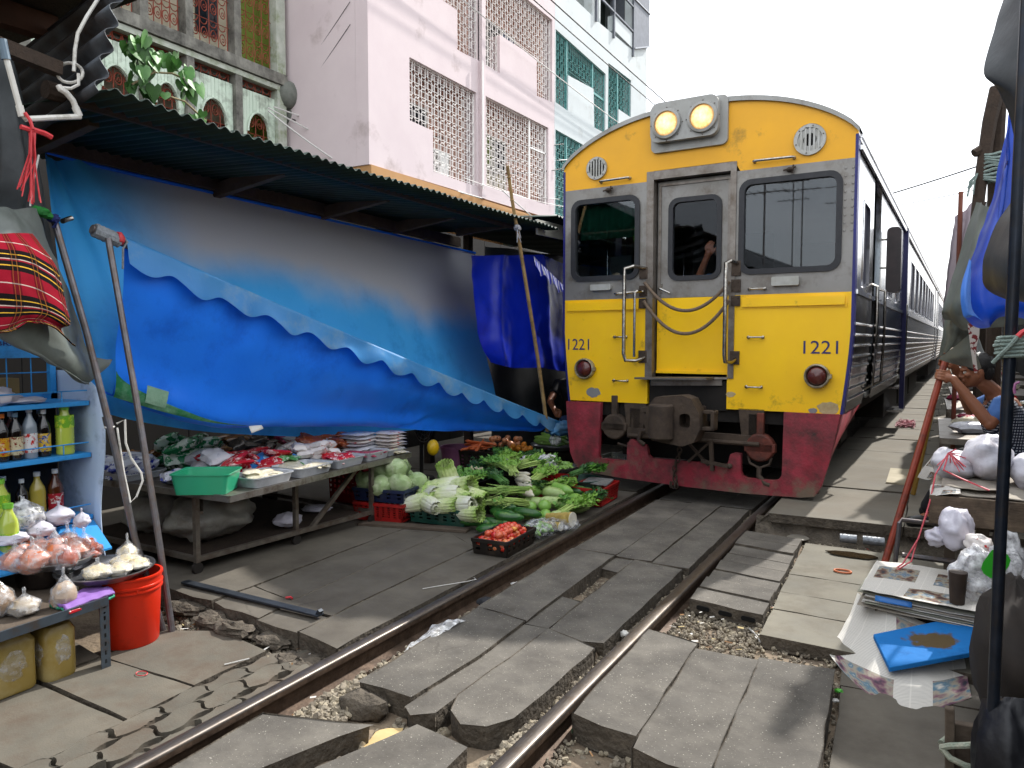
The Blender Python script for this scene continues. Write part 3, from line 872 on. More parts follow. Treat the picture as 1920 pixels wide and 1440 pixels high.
def car_side(parent,s,wins,doors,v0,v1):
 """stainless side wall with window and door openings, ribs and sills"""
 fn=lambda a,z,d:(s*(side_u(z)-d),a,z)
 holes=[rr(a0,z0_,a1,z1_,0.06,3)for a0,z0_,a1,z1_ in wins]
 b=MB();b.plate([(v0,1.82),(v1,1.82),(v1,3.09),(v0,3.09)],holes+[[(a0,1.83),(a1,1.83),(a1,2.95),(a0,2.95)]for a0,a1 in doors],fn,0.0,0.05)
 b.build('upper_side',m_ss,parent)
 edges=[v0]+[x for d in doors for x in d]+[v1]
 zs=[0.82,0.95,1.1,1.3,1.5,1.82]
 for i in range(0,len(edges),2):
  a0,a1=edges[i],edges[i+1]
  b=MB();b.grid(lambda p,q:(s*side_u(zs[int(round(q*5))]),a0+(a1-a0)*p,zs[int(round(q*5))]),1,5)
  b.grid(lambda p,q:(s*(side_u(zs[int(round(q*5))])-0.04),a0+(a1-a0)*p,zs[int(round(q*5))]),1,5)
  b.build('lower_side',m_ss_low,parent)
  for z in(0.93,1.02,1.11,1.20,1.29,1.38,1.47,1.56):
   b=MB();b.tube([(s*(side_u(z)+0.004),a0+0.02,z),(s*(side_u(z)+0.004),a1-0.02,z)],0.0125,6);b.build('side_rib',m_ss,parent)
  b=MB();b.box((s*(HW+0.022)if s<0 else HW-0.01,a0,1.80),(s*(HW-0.01)if s<0 else HW+0.022,a1,1.835));b.build('belt_rail',m_ss,parent)
 for a0,z0_,a1,z1_ in wins:
  b=MB();b.plate(rr(a0-0.02,z0_-0.02,a1+0.02,z1_+0.02,0.07,3),[rr(a0+0.012,z0_+0.012,a1-0.012,z1_-0.012,0.05,3)],fn,-0.006,0.03)
  w=b.build('side_window',m_ss,parent)
  b=MB();b.plate(rr(a0,z0_,a1,z1_,0.055,3),[],fn,0.02,0.024);b.build('pane',m_glass_s,w)
 for a0,a1 in doors:
  fd=lambda a,z,d:(s*(side_u(z)-0.10-d),a,z)
  b=MB();b.plate([(a0-0.02,0.82),(a1+0.02,0.82),(a1+0.02,2.95),(a0-0.02,2.95)],[rr(a0+0.12,1.9,a1-0.12,2.7,0.06,3)],fd,0.0,0.03)
  d_=b.build('side_door',mat('navy door','#15163f','#1b1c4c',scale=5,rough=0.45),parent)
  b=MB();b.plate(rr(a0+0.12,1.9,a1-0.12,2.7,0.06,3),[],fd,0.01,0.014);b.build('pane',m_glass_s,d_)
def interior(parent,v0,v1):
 b=MB()
 b.box((-1.24,v0,0.86),(1.24,v1,0.90));b.box((-1.22,v0+0.02,3.02),(1.22,v1,3.05))
 b.build('car_floor',m_cabin,parent)
wins=[(0.50,1.90,0.98,2.62)]+[(2.95,1.92,3.55,2.68),(4.1,1.92,4.7,2.68)]+[(7.0+1.32*i,1.92,8.0+1.32*i,2.70)for i in range(8)]
doors=[(1.32,2.02),(5.55,6.35),(18.3,19.1)]
for s in(1,-1):
 car_side(tr,s,wins,doors,0.05,CL)
 # door grab rails
 for a in(1.26,2.08,5.45):
  b=MB();b.tube([(s*HW,a,1.95),(s*(HW+0.05),a,1.93),(s*(HW+0.05),a,1.5),(s*(HW+0.03),a,1.0),(s*(HW-0.06),a,0.95)],0.014,8);b.build('door_rail',m_chrome,tr)
 b=MB()
 for z,o_ in((0.72,0.0),(0.38,0.05)):
  b.box((s*1.0 if s>0 else s*(1.28+o_),5.55,z),(s*(1.28+o_)if s>0 else s*1.0,6.3,z+0.03))
 b.build('door_ladder_step',m_ss,tr)
 b=MB();b.box((min(s*1.30,s*1.36),5.38,0.45),(max(s*1.30,s*1.36),5.52,3.0));b.build('door_pillar',mat('navy pillar','#191a48',rough=0.35,metal=0.3),tr)
 # rear view mirror board standing off the side
 b=MB();b.plate(rr(HW+0.03,1.93,HW+0.17,2.62,0.05,4),[],lambda a,z,d:(s*a,2.32+d,z),0,0.13)
 mo=b.build('mirror',mat('mirror housing','#3a2f30','#2a2426',scale=6,rough=0.35),tr,bevel=0.015)
 b=MB();b.tube([(s*HW,2.38,2.2),(s*(HW+0.08),2.38,2.2)],0.012,6);b.tube([(s*HW,2.38,2.5),(s*(HW+0.08),2.38,2.5)],0.012,6);b.build('mirror_arm',m_chrome,mo)
roof(tr,0.03,CL)
interior(tr,0.06,CL)
# cab partition with its own door glass, desk, seat, curtain
b=MB();b.plate([(-1.22,0.9),(1.22,0.9),(1.22,3.02),(-1.22,3.02)],[rr(-0.95,1.9,-0.62,2.45,0.03,3),rr(-0.30,1.2,0.28,2.6,0.04,3),rr(0.55,1.9,0.95,2.45,0.03,3)],V,
1.9,1.94)
b.build('cab_partition',m_cabin,tr)
b=MB();b.box((-1.2,0.12,0.9),(-0.5,0.42,1.86));b.box((0.42,0.12,0.9),(1.2,0.5,1.90));b.build('cab_desk',m_cabin,tr,bevel=0.02)
b=MB();b.box((-1.05,0.5,1.86),(-0.80,0.62,2.28));b.box((-0.78,0.55,1.75),(-0.74,0.60,2.5));b.build('control_box',mat('control box grey','#4c5253',rough=0.6),tr,
bevel=0.01)
b=MB();b.box((-0.60,0.7,0.92),(-0.46,0.78,2.40));b.build('cab_locker',m_cabw,tr,bevel=0.01)
b=MB()
b.grid(lambda a,c:(-1.17+0.66*a,0.10+0.012*sin(a*34),2.40+0.40*c),60,3)
b.build('curtain',mat('dark green curtain','#14694c','#0f523b',scale=4,rough=0.8),tr,solid=0.003)
# --- underframe
b=MB();b.box((-1.15,0.06,0.70),(1.15,CL,0.83));b.box((-0.42,0.03,0.80),(0.30,0.25,1.06))
b.beam((-0.55,0.3,0.66),(-0.55,0.0,0.66),0.10,0.25);b.beam((0.55,0.3,0.66),(0.55,0.0,0.66),0.10,0.25)
b.box((-0.9,0.55,0.25),(0.9,0.62,0.75))
b.build('underframe',m_black,tr)
for(u,z)in((-0.55,0.66),(0.52,0.66)):
 b=MB();b.add([(u-0.11,0.0,0.83),(u+0.11,0.0,0.83),(u+0.07,0.0,0.50),(u-0.07,0.0,0.50),(u-0.11,0.06,0.83),(u+0.11,0.06,0.83),(u+0.07,0.06,0.50),(u-0.07,0.06,0.50)],
[(0,3,2,1),(4,5,6,7),(0,1,5,4),(1,2,6,5),(2,3,7,6),(3,0,4,7)])
 b.build('hanger_plate',m_rust2,tr)
b=MB();b.box((-0.62,-0.02,0.51),(0.62,0.05,0.60));b.tube([(-0.6,-0.03,0.53),(0.6,-0.03,0.53)],0.02,8);b.build('cross_beam',m_rust2,tr)
def bogie(parent,v):
 b=MB()
 for s in(-1,1):
  b.box((s*0.80-0.07,v-1.25,0.38),(s*0.80+0.07,v+1.25,0.60));b.box((s*0.8-0.1,v-0.25,0.25),(s*0.8+0.1,v+0.25,0.7))
 b.box((-0.8,v-0.2,0.42),(0.8,v+0.2,0.66))
 o=b.build('bogie',m_black,parent)
 for dv in(-0.95,0.95):
  w=MB()
  for s in(-1,1):
   w.lathe([(0.001,-0.04),(0.40,-0.04),(0.43,-0.035),(0.44,0.02),(0.40,0.06),(0.10,0.05),(0.001,0.05)],(s*0.545,v+dv,0.435),24,0,Matrix.Rotation(radians(90),4,'Y'))
  w.tube([(-0.7,v+dv,0.435),(0.7,v+dv,0.435)],0.07,10)
  w.build('wheelset',m_rust,o)
bogie(tr,2.9);bogie(tr,17.0)
b=MB()
for(v0,v1,s)in((5.2,7.6,1),(8.0,10.4,1),(10.8,13.6,1),(5.2,9.6,-1),(10,13.6,-1)):
 b.box((min(s*0.45,s*1.12),v0,0.32),(max(s*0.45,s*1.12),v1,0.72))
b.build('equipment_box',m_black,tr,bevel=0.02)
# --- pilot (cow catcher)
po=[(-1.25,0.825),(-1.235,0.60),(-1.20,0.33),(-1.14,0.20),(-1.05,0.155),(-0.68,0.125),(0.0,0.105),(0.49,0.10),(0.95,0.115),(1.06,0.135),(1.11,0.22),(1.17,0.45),
(1.235,0.82),(0.80,0.82),(0.795,0.29),(0.775,0.25),(0.73,0.235),(0.51,0.235),(0.47,0.25),(0.455,0.29),(0.45,0.44),(0.40,0.445),(0.36,0.43),(0.345,0.36),(0.33,0.335),
(-0.36,0.335),(-0.39,0.36),(-0.41,0.45),(-0.56,0.50),(-0.60,0.46),(-0.605,0.29),(-0.88,0.29),(-0.895,0.32),(-0.88,0.825)]
pdep=lambda a,z,d:(a,d-0.05-0.02*(0.8-z),z)
b=MB();b.plate(po,[],pdep,0.0,0.05)
pil=b.build('pilot',m_red,tr,bevel=0.012)
nt,p_,N_,K_=nodes_of(m_red)
# grime band: heavier towards the lower lip as spatter (fixed to the paint)
tc_=N_('ShaderNodeTexCoord');n_=N_('ShaderNodeTexNoise');n_.inputs['Scale'].default_value=3.2;n_.inputs['Detail'].default_value=9;n_.inputs['Roughness'].default_value=0.7
K_(tc_.outputs['Object'],n_.inputs['Vector'])
sx_=N_('ShaderNodeSeparateXYZ');K_(tc_.outputs['Object'],sx_.inputs[0])
mz_=N_('ShaderNodeMapRange');mz_.inputs['From Min'].default_value=0.75;mz_.inputs['From Max'].default_value=0.12;mz_.inputs['To Min'].default_value= -0.22;mz_.inputs['To Max'].default_value=0.05
K_(sx_.outputs['Z'],mz_.inputs['Value'])
ad_=N_('ShaderNodeMath');ad_.operation='ADD';K_(n_.outputs['Fac'],ad_.inputs[0]);K_(mz_.outputs['Result'],ad_.inputs[1])
mr2=N_('ShaderNodeMapRange');mr2.inputs['From Min'].default_value=0.50;mr2.inputs['From Max'].default_value=0.66;K_(ad_.outputs['Value'],mr2.inputs['Value'])
src_=p_.inputs['Base Color'].links[0].from_socket
mxx=N_('ShaderNodeMixRGB');mxx.inputs['Color2'].default_value=col4('#6d5c4c');K_(src_,mxx.inputs['Color1']);K_(mr2.outputs['Result'],mxx.inputs['Fac']);K_(mxx.outputs['Color'],
p_.inputs['Base Color'])
for s in(-1,1):
 b=MB()
 b.grid(lambda a,c:(s*(1.245-(0.16 if c<0.5 else 0.0)*1.0-0.02),0.0+1.25*a*(0.35+0.65*c),0.15+0.67*c-0.0+0.25*a*(1-c)),6,1)
 b.build('pilot_side',m_red,pil,solid=0.03)
 # --- coupler
b=MB()
b.plate([(-0.30,0.72),(-0.26,0.86),(-0.20,0.93),(0.04,0.955),(0.12,0.93),(0.19,0.80),(0.20,0.68),(0.15,0.56),(0.05,0.52),(-0.22,0.55),(-0.28,0.62)],[rr(0.02,0.68,
0.115,0.80,0.03,3)],V,-0.42,-0.22)
cp=b.build('coupler',m_rust2,tr,bevel=0.03)
b=MB();b.tube([(-0.125,-0.46,0.575),(-0.125,-0.46,0.875)],0.105,16);b.build('knuckle',m_rust2,cp,bevel=0.015)
b=MB();b.box((-0.14,-0.25,0.64),(0.12,0.35,0.84));b.build('drawbar',m_rust,cp,bevel=0.02)
b=MB();b.box((0.17,-0.36,0.66),(0.30,-0.24,0.69));b.box((0.27,-0.36,0.66),(0.30,-0.24,0.83));b.box((0.2,-0.34,0.80),(0.31,-0.26,0.83))
b.build('lock_lever',m_rust2,cp,bevel=0.006)
b=MB();b.beam((-0.36,-0.3,0.80),(-0.24,-0.3,0.83),0.05,0.05);b.build('coupler_lug',m_rust2,cp,bevel=0.006)
# hanging lever cross and air hoses
b=MB();b.beam((-0.02,-0.08,0.52),(0.18,-0.08,0.32),0.03,0.02);b.beam((0.18,-0.09,0.52),(-0.0,-0.09,0.34),0.03,0.02);b.beam((0.20,-0.1,0.55),(0.22,-0.1,0.28),0.04,
0.03);b.beam((0.12,-0.1,0.36),(0.36,-0.11,0.33),0.03,0.03);b.blob((0.37,-0.11,0.335),0.025)
b.build('brake_lever',m_rust2,tr)
for(u,z0_,m,name)in((-0.755,0.60,m_rust2,'brake_hose_cock'),(0.60,0.50,m_orange,'brake_hose_cock')):
 b=MB();b.lathe([(0.001,-0.05),(0.115,-0.05),(0.125,-0.03),(0.125,0.03),(0.115,0.05),(0.001,0.05)],(u,0.02,z0_),18,0,Matrix.Rotation(radians(90),4,'X'))
 b.box((u-0.13,-0.03,z0_-0.04),(u+0.13,0.05,z0_+0.04));b.box((u-0.03,-0.02,z0_+0.1),(u+0.03,0.04,z0_+0.30))
 b.build(name,m,tr,bevel=0.008)
b=MB();b.tube([(0.50,0.0,0.42),(0.52,-0.01,0.36),(0.60,-0.02,0.325),(0.68,-0.01,0.36),(0.70,0,0.42)],0.012,6);b.tube([(0.60,-0.02,0.33),(0.60,-0.03,0.26),(0.66,
-0.05,0.20),(0.70,-0.05,0.19)],0.022,8)
b.build('hose',m_rust2,tr)
b=MB();b.tube([(-0.38,-0.05,0.60),(-0.46,-0.07,0.58),(-0.48,-0.08,0.50),(-0.42,-0.08,0.46)],0.02,8);b.tube([(-0.57,0.02,0.82),(-0.58,0.0,0.5),(-0.62,0.0,0.42),(-0.72,
0,0.44)],0.014,8);b.build('hose',m_rust,tr)
# safety chain: separate links
lk=MB()
ring_pts=[(0.018*cos(w),0,0.030*sin(w))for w in[2*pi*i/10 for i in range(11)]]
lk.tube(ring_pts,0.0065,6,cap=False)
lme=lk.mesh('chain_link',None,m_rust2)
cb=bpy.data.objects.new('safety_chain',None);COL.objects.link(cb);cb.parent=tr
OFF[cb]=Vector((0,0,0))
for i in range(14):
 o=bpy.data.objects.new('chain_link',lme);COL.objects.link(o);o.parent=cb
 z=0.52-i*0.042
 o.location=(-0.10+0.02*sin(i*0.7)+(0.0 if i<9 else-0.015*(i-9)),-0.10-0.01*(i>4)*2,max(z,0.02+0.10));o.rotation_euler=(rnd(-0.2,0.2),rnd(-0.2,0.2),(i%2)*pi/2+rnd(-0.2,
0.2))
 # --- following railcars
def follow_car(k):
 d0=CL*k+0.7*k
 t=thing('railcar',('second railcar coupled behind the yellow fronted one','third railcar at the far end of the train')[k-1],'train',(TO[0]+sin(-TRZ)*d0,TO[1]+cos(TRZ)*d0,
0),TRZ,'railcars of the train',world=False)
 w=[(1.6+1.35*i,1.92,2.6+1.35*i,2.70)for i in range(12)]
 for s in(1,-1):car_side(t,s,w,[(0.5,1.3),(18.6,19.4)],0.0,CL)
 roof(t,0.0,CL);interior(t,0.0,CL)
 e=MB();e.plate([(-HW,0.82),(HW,0.82),(HW,3.085)]+arch[1:-1]+[(-HW,3.085)],[],V,0.0,0.04);e.build('end_wall',m_ss,t)
 e=MB();e.box((-1.1,0.1,0.3),(1.1,CL-0.1,0.82));e.build('underframe',m_black,t)
 bogie(t,2.9);bogie(t,17.0)
follow_car(1);follow_car(2)
# ================================================================ buildings on the left
m_pinkw=mat('pale pink render','#cbbcbe','#d2c4c5',scale=1.2,rough=0.9,bump=0.15,bscale=60,dirt='#a89896',damt=0.15,dscale=1.1)
m_pinkin=mat('salmon balcony wall','#e4bdac','#dab09f',scale=2,rough=0.9)
m_tan=mat('tan soffit paint','#b58a5c','#ab8052',scale=2,rough=0.9)
m_whitew=mat('white render','#c6cccd','#bfc6c7',scale=1.3,rough=0.9,dirt='#a7aaa6',damt=0.2,dscale=1.2,bump=0.1,bscale=60)
m_gril_w=mat('white painted grille','#ece8e4',rough=0.5)
m_gril_t=mat('teal painted grille','#4f8d8a','#5d9996',scale=10,rough=0.5)
m_gril_r=mat('rust red grille','#7a2f1e','#8a402a',scale=20,rough=0.7)
m_wglass=mat('dark window glass','#232b33',rough=0.08,spec=0.8)
m_cream=mat('cream boards','#b9b39c','#a8a187',scale=3,rough=0.8)
m_greenw=mat('lime green wall','#8b9a45','#7a8a39',scale=3,rough=0.85)
m_mint=mat('weathered mint boards','#c4d4c2','#cfdccb',scale=4,rough=0.85,dirt='#5d5f52',damt=0.45,dscale=3.5,stretch=(1,1,0.4))
m_wood_g=mat('weathered grey timber','#8f8d84','#73716a',scale=9,rough=0.9,dirt='#2e2c28',damt=0.7,dscale=5,bump=0.4,bscale=50,stretch=(1,1,0.3))
m_wood_w=mat('flaking white timber','#b9bdb2','#a3a99c',scale=7,rough=0.85,dirt='#6c7a45',damt=0.4,dscale=4)
m_steelfr=mat('grey steel cage','#6c7078','#5c6068',scale=8,rough=0.5,metal=0.4)
m_wire_w=mat('pale cable','#c8c6c2',rough=0.6)
m_wire_b=mat('black cable','#1a1a1c',rough=0.6)
def wallX(b,X,outer,holes,th,m=0):
 b.plate(outer,holes,lambda y,z,d:(X-d,y,z),0.0,th,m)
def inside(pt,poly):
 x,y=pt;c=False;n=len(poly)
 for i in range(n):
  (x1,y1),(x2,y2)=poly[i],poly[(i+1)%n]
  if(y1>y)!=(y2>y)and x<(x2-x1)*(y-y1)/(y2-y1)+x1:c=not c
 return c
def grille(X,poly,s,m,parent,r=0.0065,framew=0.02):
 """ornamental window grille: upright and level bars with rounded rings in the cells, inside a frame"""
 b=MB()
 ys=[p[0]for p in poly];zs=[p[1]for p in poly]
 y0,y1,z0_,z1_=min(ys),max(ys),min(zs),max(zs)
 for i in range(len(poly)):
  p,q=poly[i],poly[(i+1)%len(poly)]
  b.beam((X,p[0],p[1]),(X,q[0],q[1]),framew,framew,up=(1,0,0))
 ny=max(2,int(round((y1-y0)/s)));nz=max(2,int(round((z1_-z0_)/s)))
 dy,dz=(y1-y0)/ny,(z1_-z0_)/nz
 def seg(pa,pb):
  n=24;run=None
  for k in range(n+1):
   p=(pa[0]+(pb[0]-pa[0])*k/n,pa[1]+(pb[1]-pa[1])*k/n)
   if inside(p,poly):
    if run is None:run=p
    last=p
   elif run is not None:
    b.tube([(X,run[0],run[1]),(X,last[0],last[1])],r,4,cap=False);run=None
  if run is not None:b.tube([(X,run[0],run[1]),(X,last[0],last[1])],r,4,cap=False)
 for i in range(ny*2):
  y=y0+dy*i/2+dy*0.25
  seg((y,z0_),(y,z1_))
 for j in range(nz*2):
  z=z0_+dz*j/2+dz*0.25
  seg((y0,z),(y1,z))
 for i in range(ny):
  for j in range(nz):
   cy,cz=y0+dy*(i+0.5),z0_+dz*(j+0.5)
   if all(inside((cy+a,cz+c),poly)for a,c in((dy*.4,0),(-dy*.4,0),(0,dz*.4),(0,-dz*.4))):
    b.tube([(X+0.004,cy+dy*0.46*max(-0.82,min(0.82,1.15*cos(w))),cz+dz*0.5*max(-0.92,min(0.92,1.12*sin(w))))for w in[2*pi*k/12 for k in range(13)]],r,4,cap=False)
 return b.build('window_grille',m,parent,smooth=False)
PX= -5.0
op1=[(8.92,4.65),(9.5,4.64),(9.5,4.02),(10.76,4.02),(10.75,5.57),(8.92,5.56)]
op2=[(10.96,4.10),(13.45,4.13),(13.44,5.65),(10.96,5.60)]
op3=[(8.92,6.70),(10.18,6.70),(10.18,6.08),(10.84,6.12),(10.84,7.75),(8.92,7.75)]
op4=[(11.0,6.12),(11.53,6.12),(11.53,6.78),(12.93,6.84),(12.95,6.14),(13.6,6.19),(13.6,7.80),(11.0,7.78)]
pk=thing('apartment_building','pale pink apartment block with stepped balcony openings behind white ornamental grilles','building',(PX,10.8,0),group=None)
b=MB();wallX(b,PX,[(8.0,3.83),(13.71,3.88),(13.71,10.5),(8.0,10.5)],[op1,op2,op3,op4],0.22)
b.build('front_wall',m_pinkw,pk)
b=MB();b.box((-14,8.0,3.83),(PX-0.222,8.15,10.5));b.build('side_wall',m_pinkw,pk)
b=MB();b.box((-14,8.6,0),(-6.2,13.7,3.6));b.build('ground_floor_wall',m_tan,pk)
b=MB();b.box((-14,8.02,3.64),(PX+0.02,13.7,3.828));b.build('soffit',m_tan,pk)
for y in(8.5,9.6,10.9,12.2,13.3):
 b=MB();b.box((-6.1,y-0.10,3.50),(PX-0.05,y+0.10,3.638));b.build('soffit_beam',m_tan,pk)
for(z,y0_,y1_)in((3.95,8.2,13.69),(6.0,8.2,13.69),(7.85,8.2,13.69)):
 b=MB();b.box((-5.79,y0_,z-0.08),(PX-0.225,y1_,z));b.build('balcony_floor',m_pinkin,pk)
b=MB();b.box((-5.95,8.2,3.9),(-5.80,13.69,8.0));b.build('balcony_back_wall',m_pinkin,pk)
for y in(10.86,13.62):
 b=MB();b.box((-5.79,y-0.05,3.96),(PX-0.225,y+0.06,7.8));b.build('party_wall',m_pinkin,pk)
b=MB();b.box((PX-0.02,10.84,3.84),(PX+0.06,10.955,10.4));b.build('pilaster',m_pinkw,pk)
b=MB();b.tube([(PX+0.08,10.82,3.98),(PX+0.08,10.82,6.1)],0.014,6);b.tube([(PX+0.08,10.82,4.05),(PX+0.12,10.72,4.03)],0.02,6);b.build('drain_pipe',m_gril_w,pk)
def back_window(parent,X,y0,y1,z0_,z1_,n,mp,curtain=None):
 b=MB()
 b.plate([(y0,z0_),(y1,z0_),(y1,z1_),(y0,z1_)],[[(y0+(y1-y0)*i/n+0.035,z0_+0.04),(y0+(y1-y0)*(i+1)/n-0.035,z0_+0.04),(y0+(y1-y0)*(i+1)/n-0.035,z1_-0.04),(y0+(y1-y0)*i/n+0.035,
z1_-0.04)]for i in range(n)],lambda y,z,d:(X-d,y,z),-0.03,0.03)
 w=b.build('window',mat('pale window frame','#b5b3ab',rough=0.6),parent)
 for i in range(n):
  b=MB();b.plate([(y0+(y1-y0)*i/n+0.03,z0_+0.03),(y0+(y1-y0)*(i+1)/n-0.03,z0_+0.03),(y0+(y1-y0)*(i+1)/n-0.03,z1_-0.03),(y0+(y1-y0)*i/n+0.03,z1_-0.03)],[],lambda y,
z,d:(X-d,y,z),0,0.01)
  b.build('pane',mp if not(curtain and i%2==0)else curtain,w)
m_curt=mat('olive curtain','#79853f','#606b2e',scale=14,rough=0.8,stretch=(1,3,0.3))
back_window(pk,-5.75,9.0,9.55,4.75,5.3,1,m_cream);back_window(pk,-5.75,9.7,10.35,4.3,5.3,1,m_wglass)
back_window(pk,-5.75,11.1,13.0,4.75,5.35,4,m_wglass,m_curt);back_window(pk,-5.75,11.1,13.0,4.0,4.73,4,m_cream)
back_window(pk,-5.75,9.1,10.6,6.3,7.5,3,mat('blue grey curtain','#5a6f8c','#48597a',scale=6,rough=0.8));back_window(pk,-5.75,11.2,13.4,6.4,7.5,4,MATS['blue grey curtain'],
m_wglass)
for p in(op1,op2,op3,op4):grille(PX-0.06,p,0.175,m_gril_w,pk,r=0.005)
b=MB()
for(p,q)in(((12.72,4.13),(12.72,5.62)),((12.72,5.12),(13.44,5.14)),((13.40,4.13),(13.40,5.6))):b.beam((PX-0.055,*p),(PX-0.055,*q),0.03,0.03,up=(1,0,0))
b.build('grille_door',m_gril_w,pk)
# air conditioner on the balcony, a thing of its own
ac=thing('air_conditioner','white air conditioner unit with round fan behind the pink balcony grille','air conditioner',(PX-0.4,9.85,4.06))
b=MB();b.plate([(9.56,4.05),(10.16,4.05),(10.16,4.45),(9.56,4.45)],[circ(9.78,4.25,0.16,24)],lambda y,z,d:(PX-0.16-d,y,z),0,0.28)
b.build('casing',mat('white casing','#d8d8d4',rough=0.5),ac,bevel=0.01)
b=MB();b.plate(circ(9.78,4.25,0.165,20),[],lambda y,z,d:(PX-0.26-d,y,z),0,0.02);b.build('fan_well',m_dark,ac)
for k in range(5):
 w=2*pi*k/5
 b=MB();b.plate([(9.78+0.02*cos(w),4.25+0.02*sin(w)),(9.78+0.14*cos(w-0.3),4.25+0.14*sin(w-0.3)),(9.78+0.14*cos(w+0.35),4.25+0.14*sin(w+0.35))],[],lambda y,z,d:(PX-0.20-d,
y,z),0,0.01)
 b.build('fan_blade',m_gril_w,ac)
b=MB()
for r_ in(0.05,0.09,0.13,0.16):b.tube([(PX-0.155,9.78+r_*cos(w),4.25+r_*sin(w))for w in[2*pi*i/20 for i in range(21)]],0.004,4,cap=False)
for k in range(8):b.tube([(PX-0.157,9.78,4.25),(PX-0.157,9.78+0.165*cos(k*pi/4),4.25+0.165*sin(k*pi/4))],0.004,4)
b.build('fan_guard',m_gril_w,ac)
# ---- white building with teal grilles
wh=thing('apartment_building','white apartment block with teal window grilles beyond the pink one','building',(PX,16.5,0))
t1=[(13.76,6.24),(14.35,6.22),(14.35,6.95),(15.69,7.06),(15.74,6.22),(16.39,6.25),(16.39,7.60),(13.76,7.68)]
t2=[(16.55,5.9),(17.22,5.9),(17.22,7.02),(18.06,7.04),(18.06,7.95),(16.55,7.9)]
t3=[(13.76,4.0),(16.39,4.0),(16.39,5.70),(13.76,5.70)]
t4=[(14.0,8.62),(15.6,8.62),(15.6,10.2),(14.0,10.2)]
t5=[(15.75,8.60),(18.1,8.72),(18.1,10.4),(15.75,10.4)]
b=MB();wallX(b,PX,[(13.715,3.4),(19.2,3.4),(19.2,12.5),(13.715,12.5)],[t1,t2,t3,t4,t5],0.2);b.build('front_wall',m_whitew,wh)
b=MB();b.box((-14,19.0,0),(PX-0.205,19.2,12.5));b.box((-14,13.72,3.2),(PX-0.03,19.0,3.39));b.build('end_wall',m_whitew,wh)
b=MB();b.box((-14,14.0,0),(-6.3,19.1,3.19));b.build('ground_floor_wall',m_tan,wh)
for z in(3.95,6.05,8.5,10.5):
 b=MB();b.box((-6.1,13.75,z-0.1),(PX-0.205,18.99,z));b.build('balcony_floor',m_whitew,wh)
b=MB();b.box((-6.25,13.75,3.4),(-6.102,18.99,12.4));b.build('balcony_back_wall',mat('grey green wall','#77857f','#66746f',scale=2,rough=0.9),wh)
for y in(16.47,13.73):
 b=MB();b.box((-6.1,y-0.04,3.96),(PX-0.205,y+0.07,10.4));b.build('party_wall',m_whitew,wh)
for i,(a0,a1,z0_,z1_)in enumerate(((14.1,15.9,4.6,5.5),(14.2,16.1,6.6,7.5),(16.7,17.9,6.6,7.6),(16.0,17.6,9.0,10.0))):
 back_window(wh,-6.05,a0,a1,z0_,z1_,3,m_wglass,MATS['pale window frame']if i%2 else None)
for p in(t1,t2,t3):grille(PX-0.05,p,0.19,m_gril_t,wh,r=0.006,framew=0.03)
for p,q in(((14.35,6.24),(14.35,7.65)),((15.70,6.24),(15.70,7.62)),((14.35,4.0),(14.35,5.7)),((15.0,4.0),(15.0,5.7)),((15.72,7.0),(16.39,7.0)),((17.22,7.0),(17.22,
7.9))):
 b=MB();b.beam((PX-0.05,*p),(PX-0.05,*q),0.05,0.04,up=(1,0,0));b.build('grille_post',m_gril_t,wh)
 # open balcony frame and the sheet-metal box standing off the corner
b=MB()
for y in(15.75,16.8,18.1):b.beam((PX+0.03,y,8.55),(PX+0.03,y,10.4),0.05,0.05,up=(1,0,0))
for z in(9.15,9.75):b.beam((PX+0.03,15.75,z),(PX+0.03,18.1,z),0.04,0.04)
b.build('balcony_frame',m_steelfr,wh)
b=MB();b.box((PX-0.15,16.85,8.75),(PX+0.02,18.05,9.1));b.build('parapet',m_whitew,wh)
b=MB();b.add([(PX+0.05,18.12,8.72),(PX+0.05,19.25,9.15),(PX+0.05,19.25,10.6),(PX+0.05,18.12,10.6),(PX-0.6,18.12,8.72),(PX-0.6,19.25,9.15),(PX-0.6,19.25,10.6),(PX-0.6,
18.12,10.6)],[(0,1,2,3),(7,6,5,4),(0,4,5,1),(1,5,6,2),(3,2,6,7),(0,3,7,4)])
b.build('sheet_metal_box',m_steelfr,wh)
b=MB()
for(p,q)in(((18.12,9.95),(19.25,10.0)),((18.12,8.75),(19.25,9.17))):b.beam((PX+0.06,*p),(PX+0.06,*q),0.04,0.03)
b.build('box_trim',mat('pale trim','#a6abb2',rough=0.5),wh)
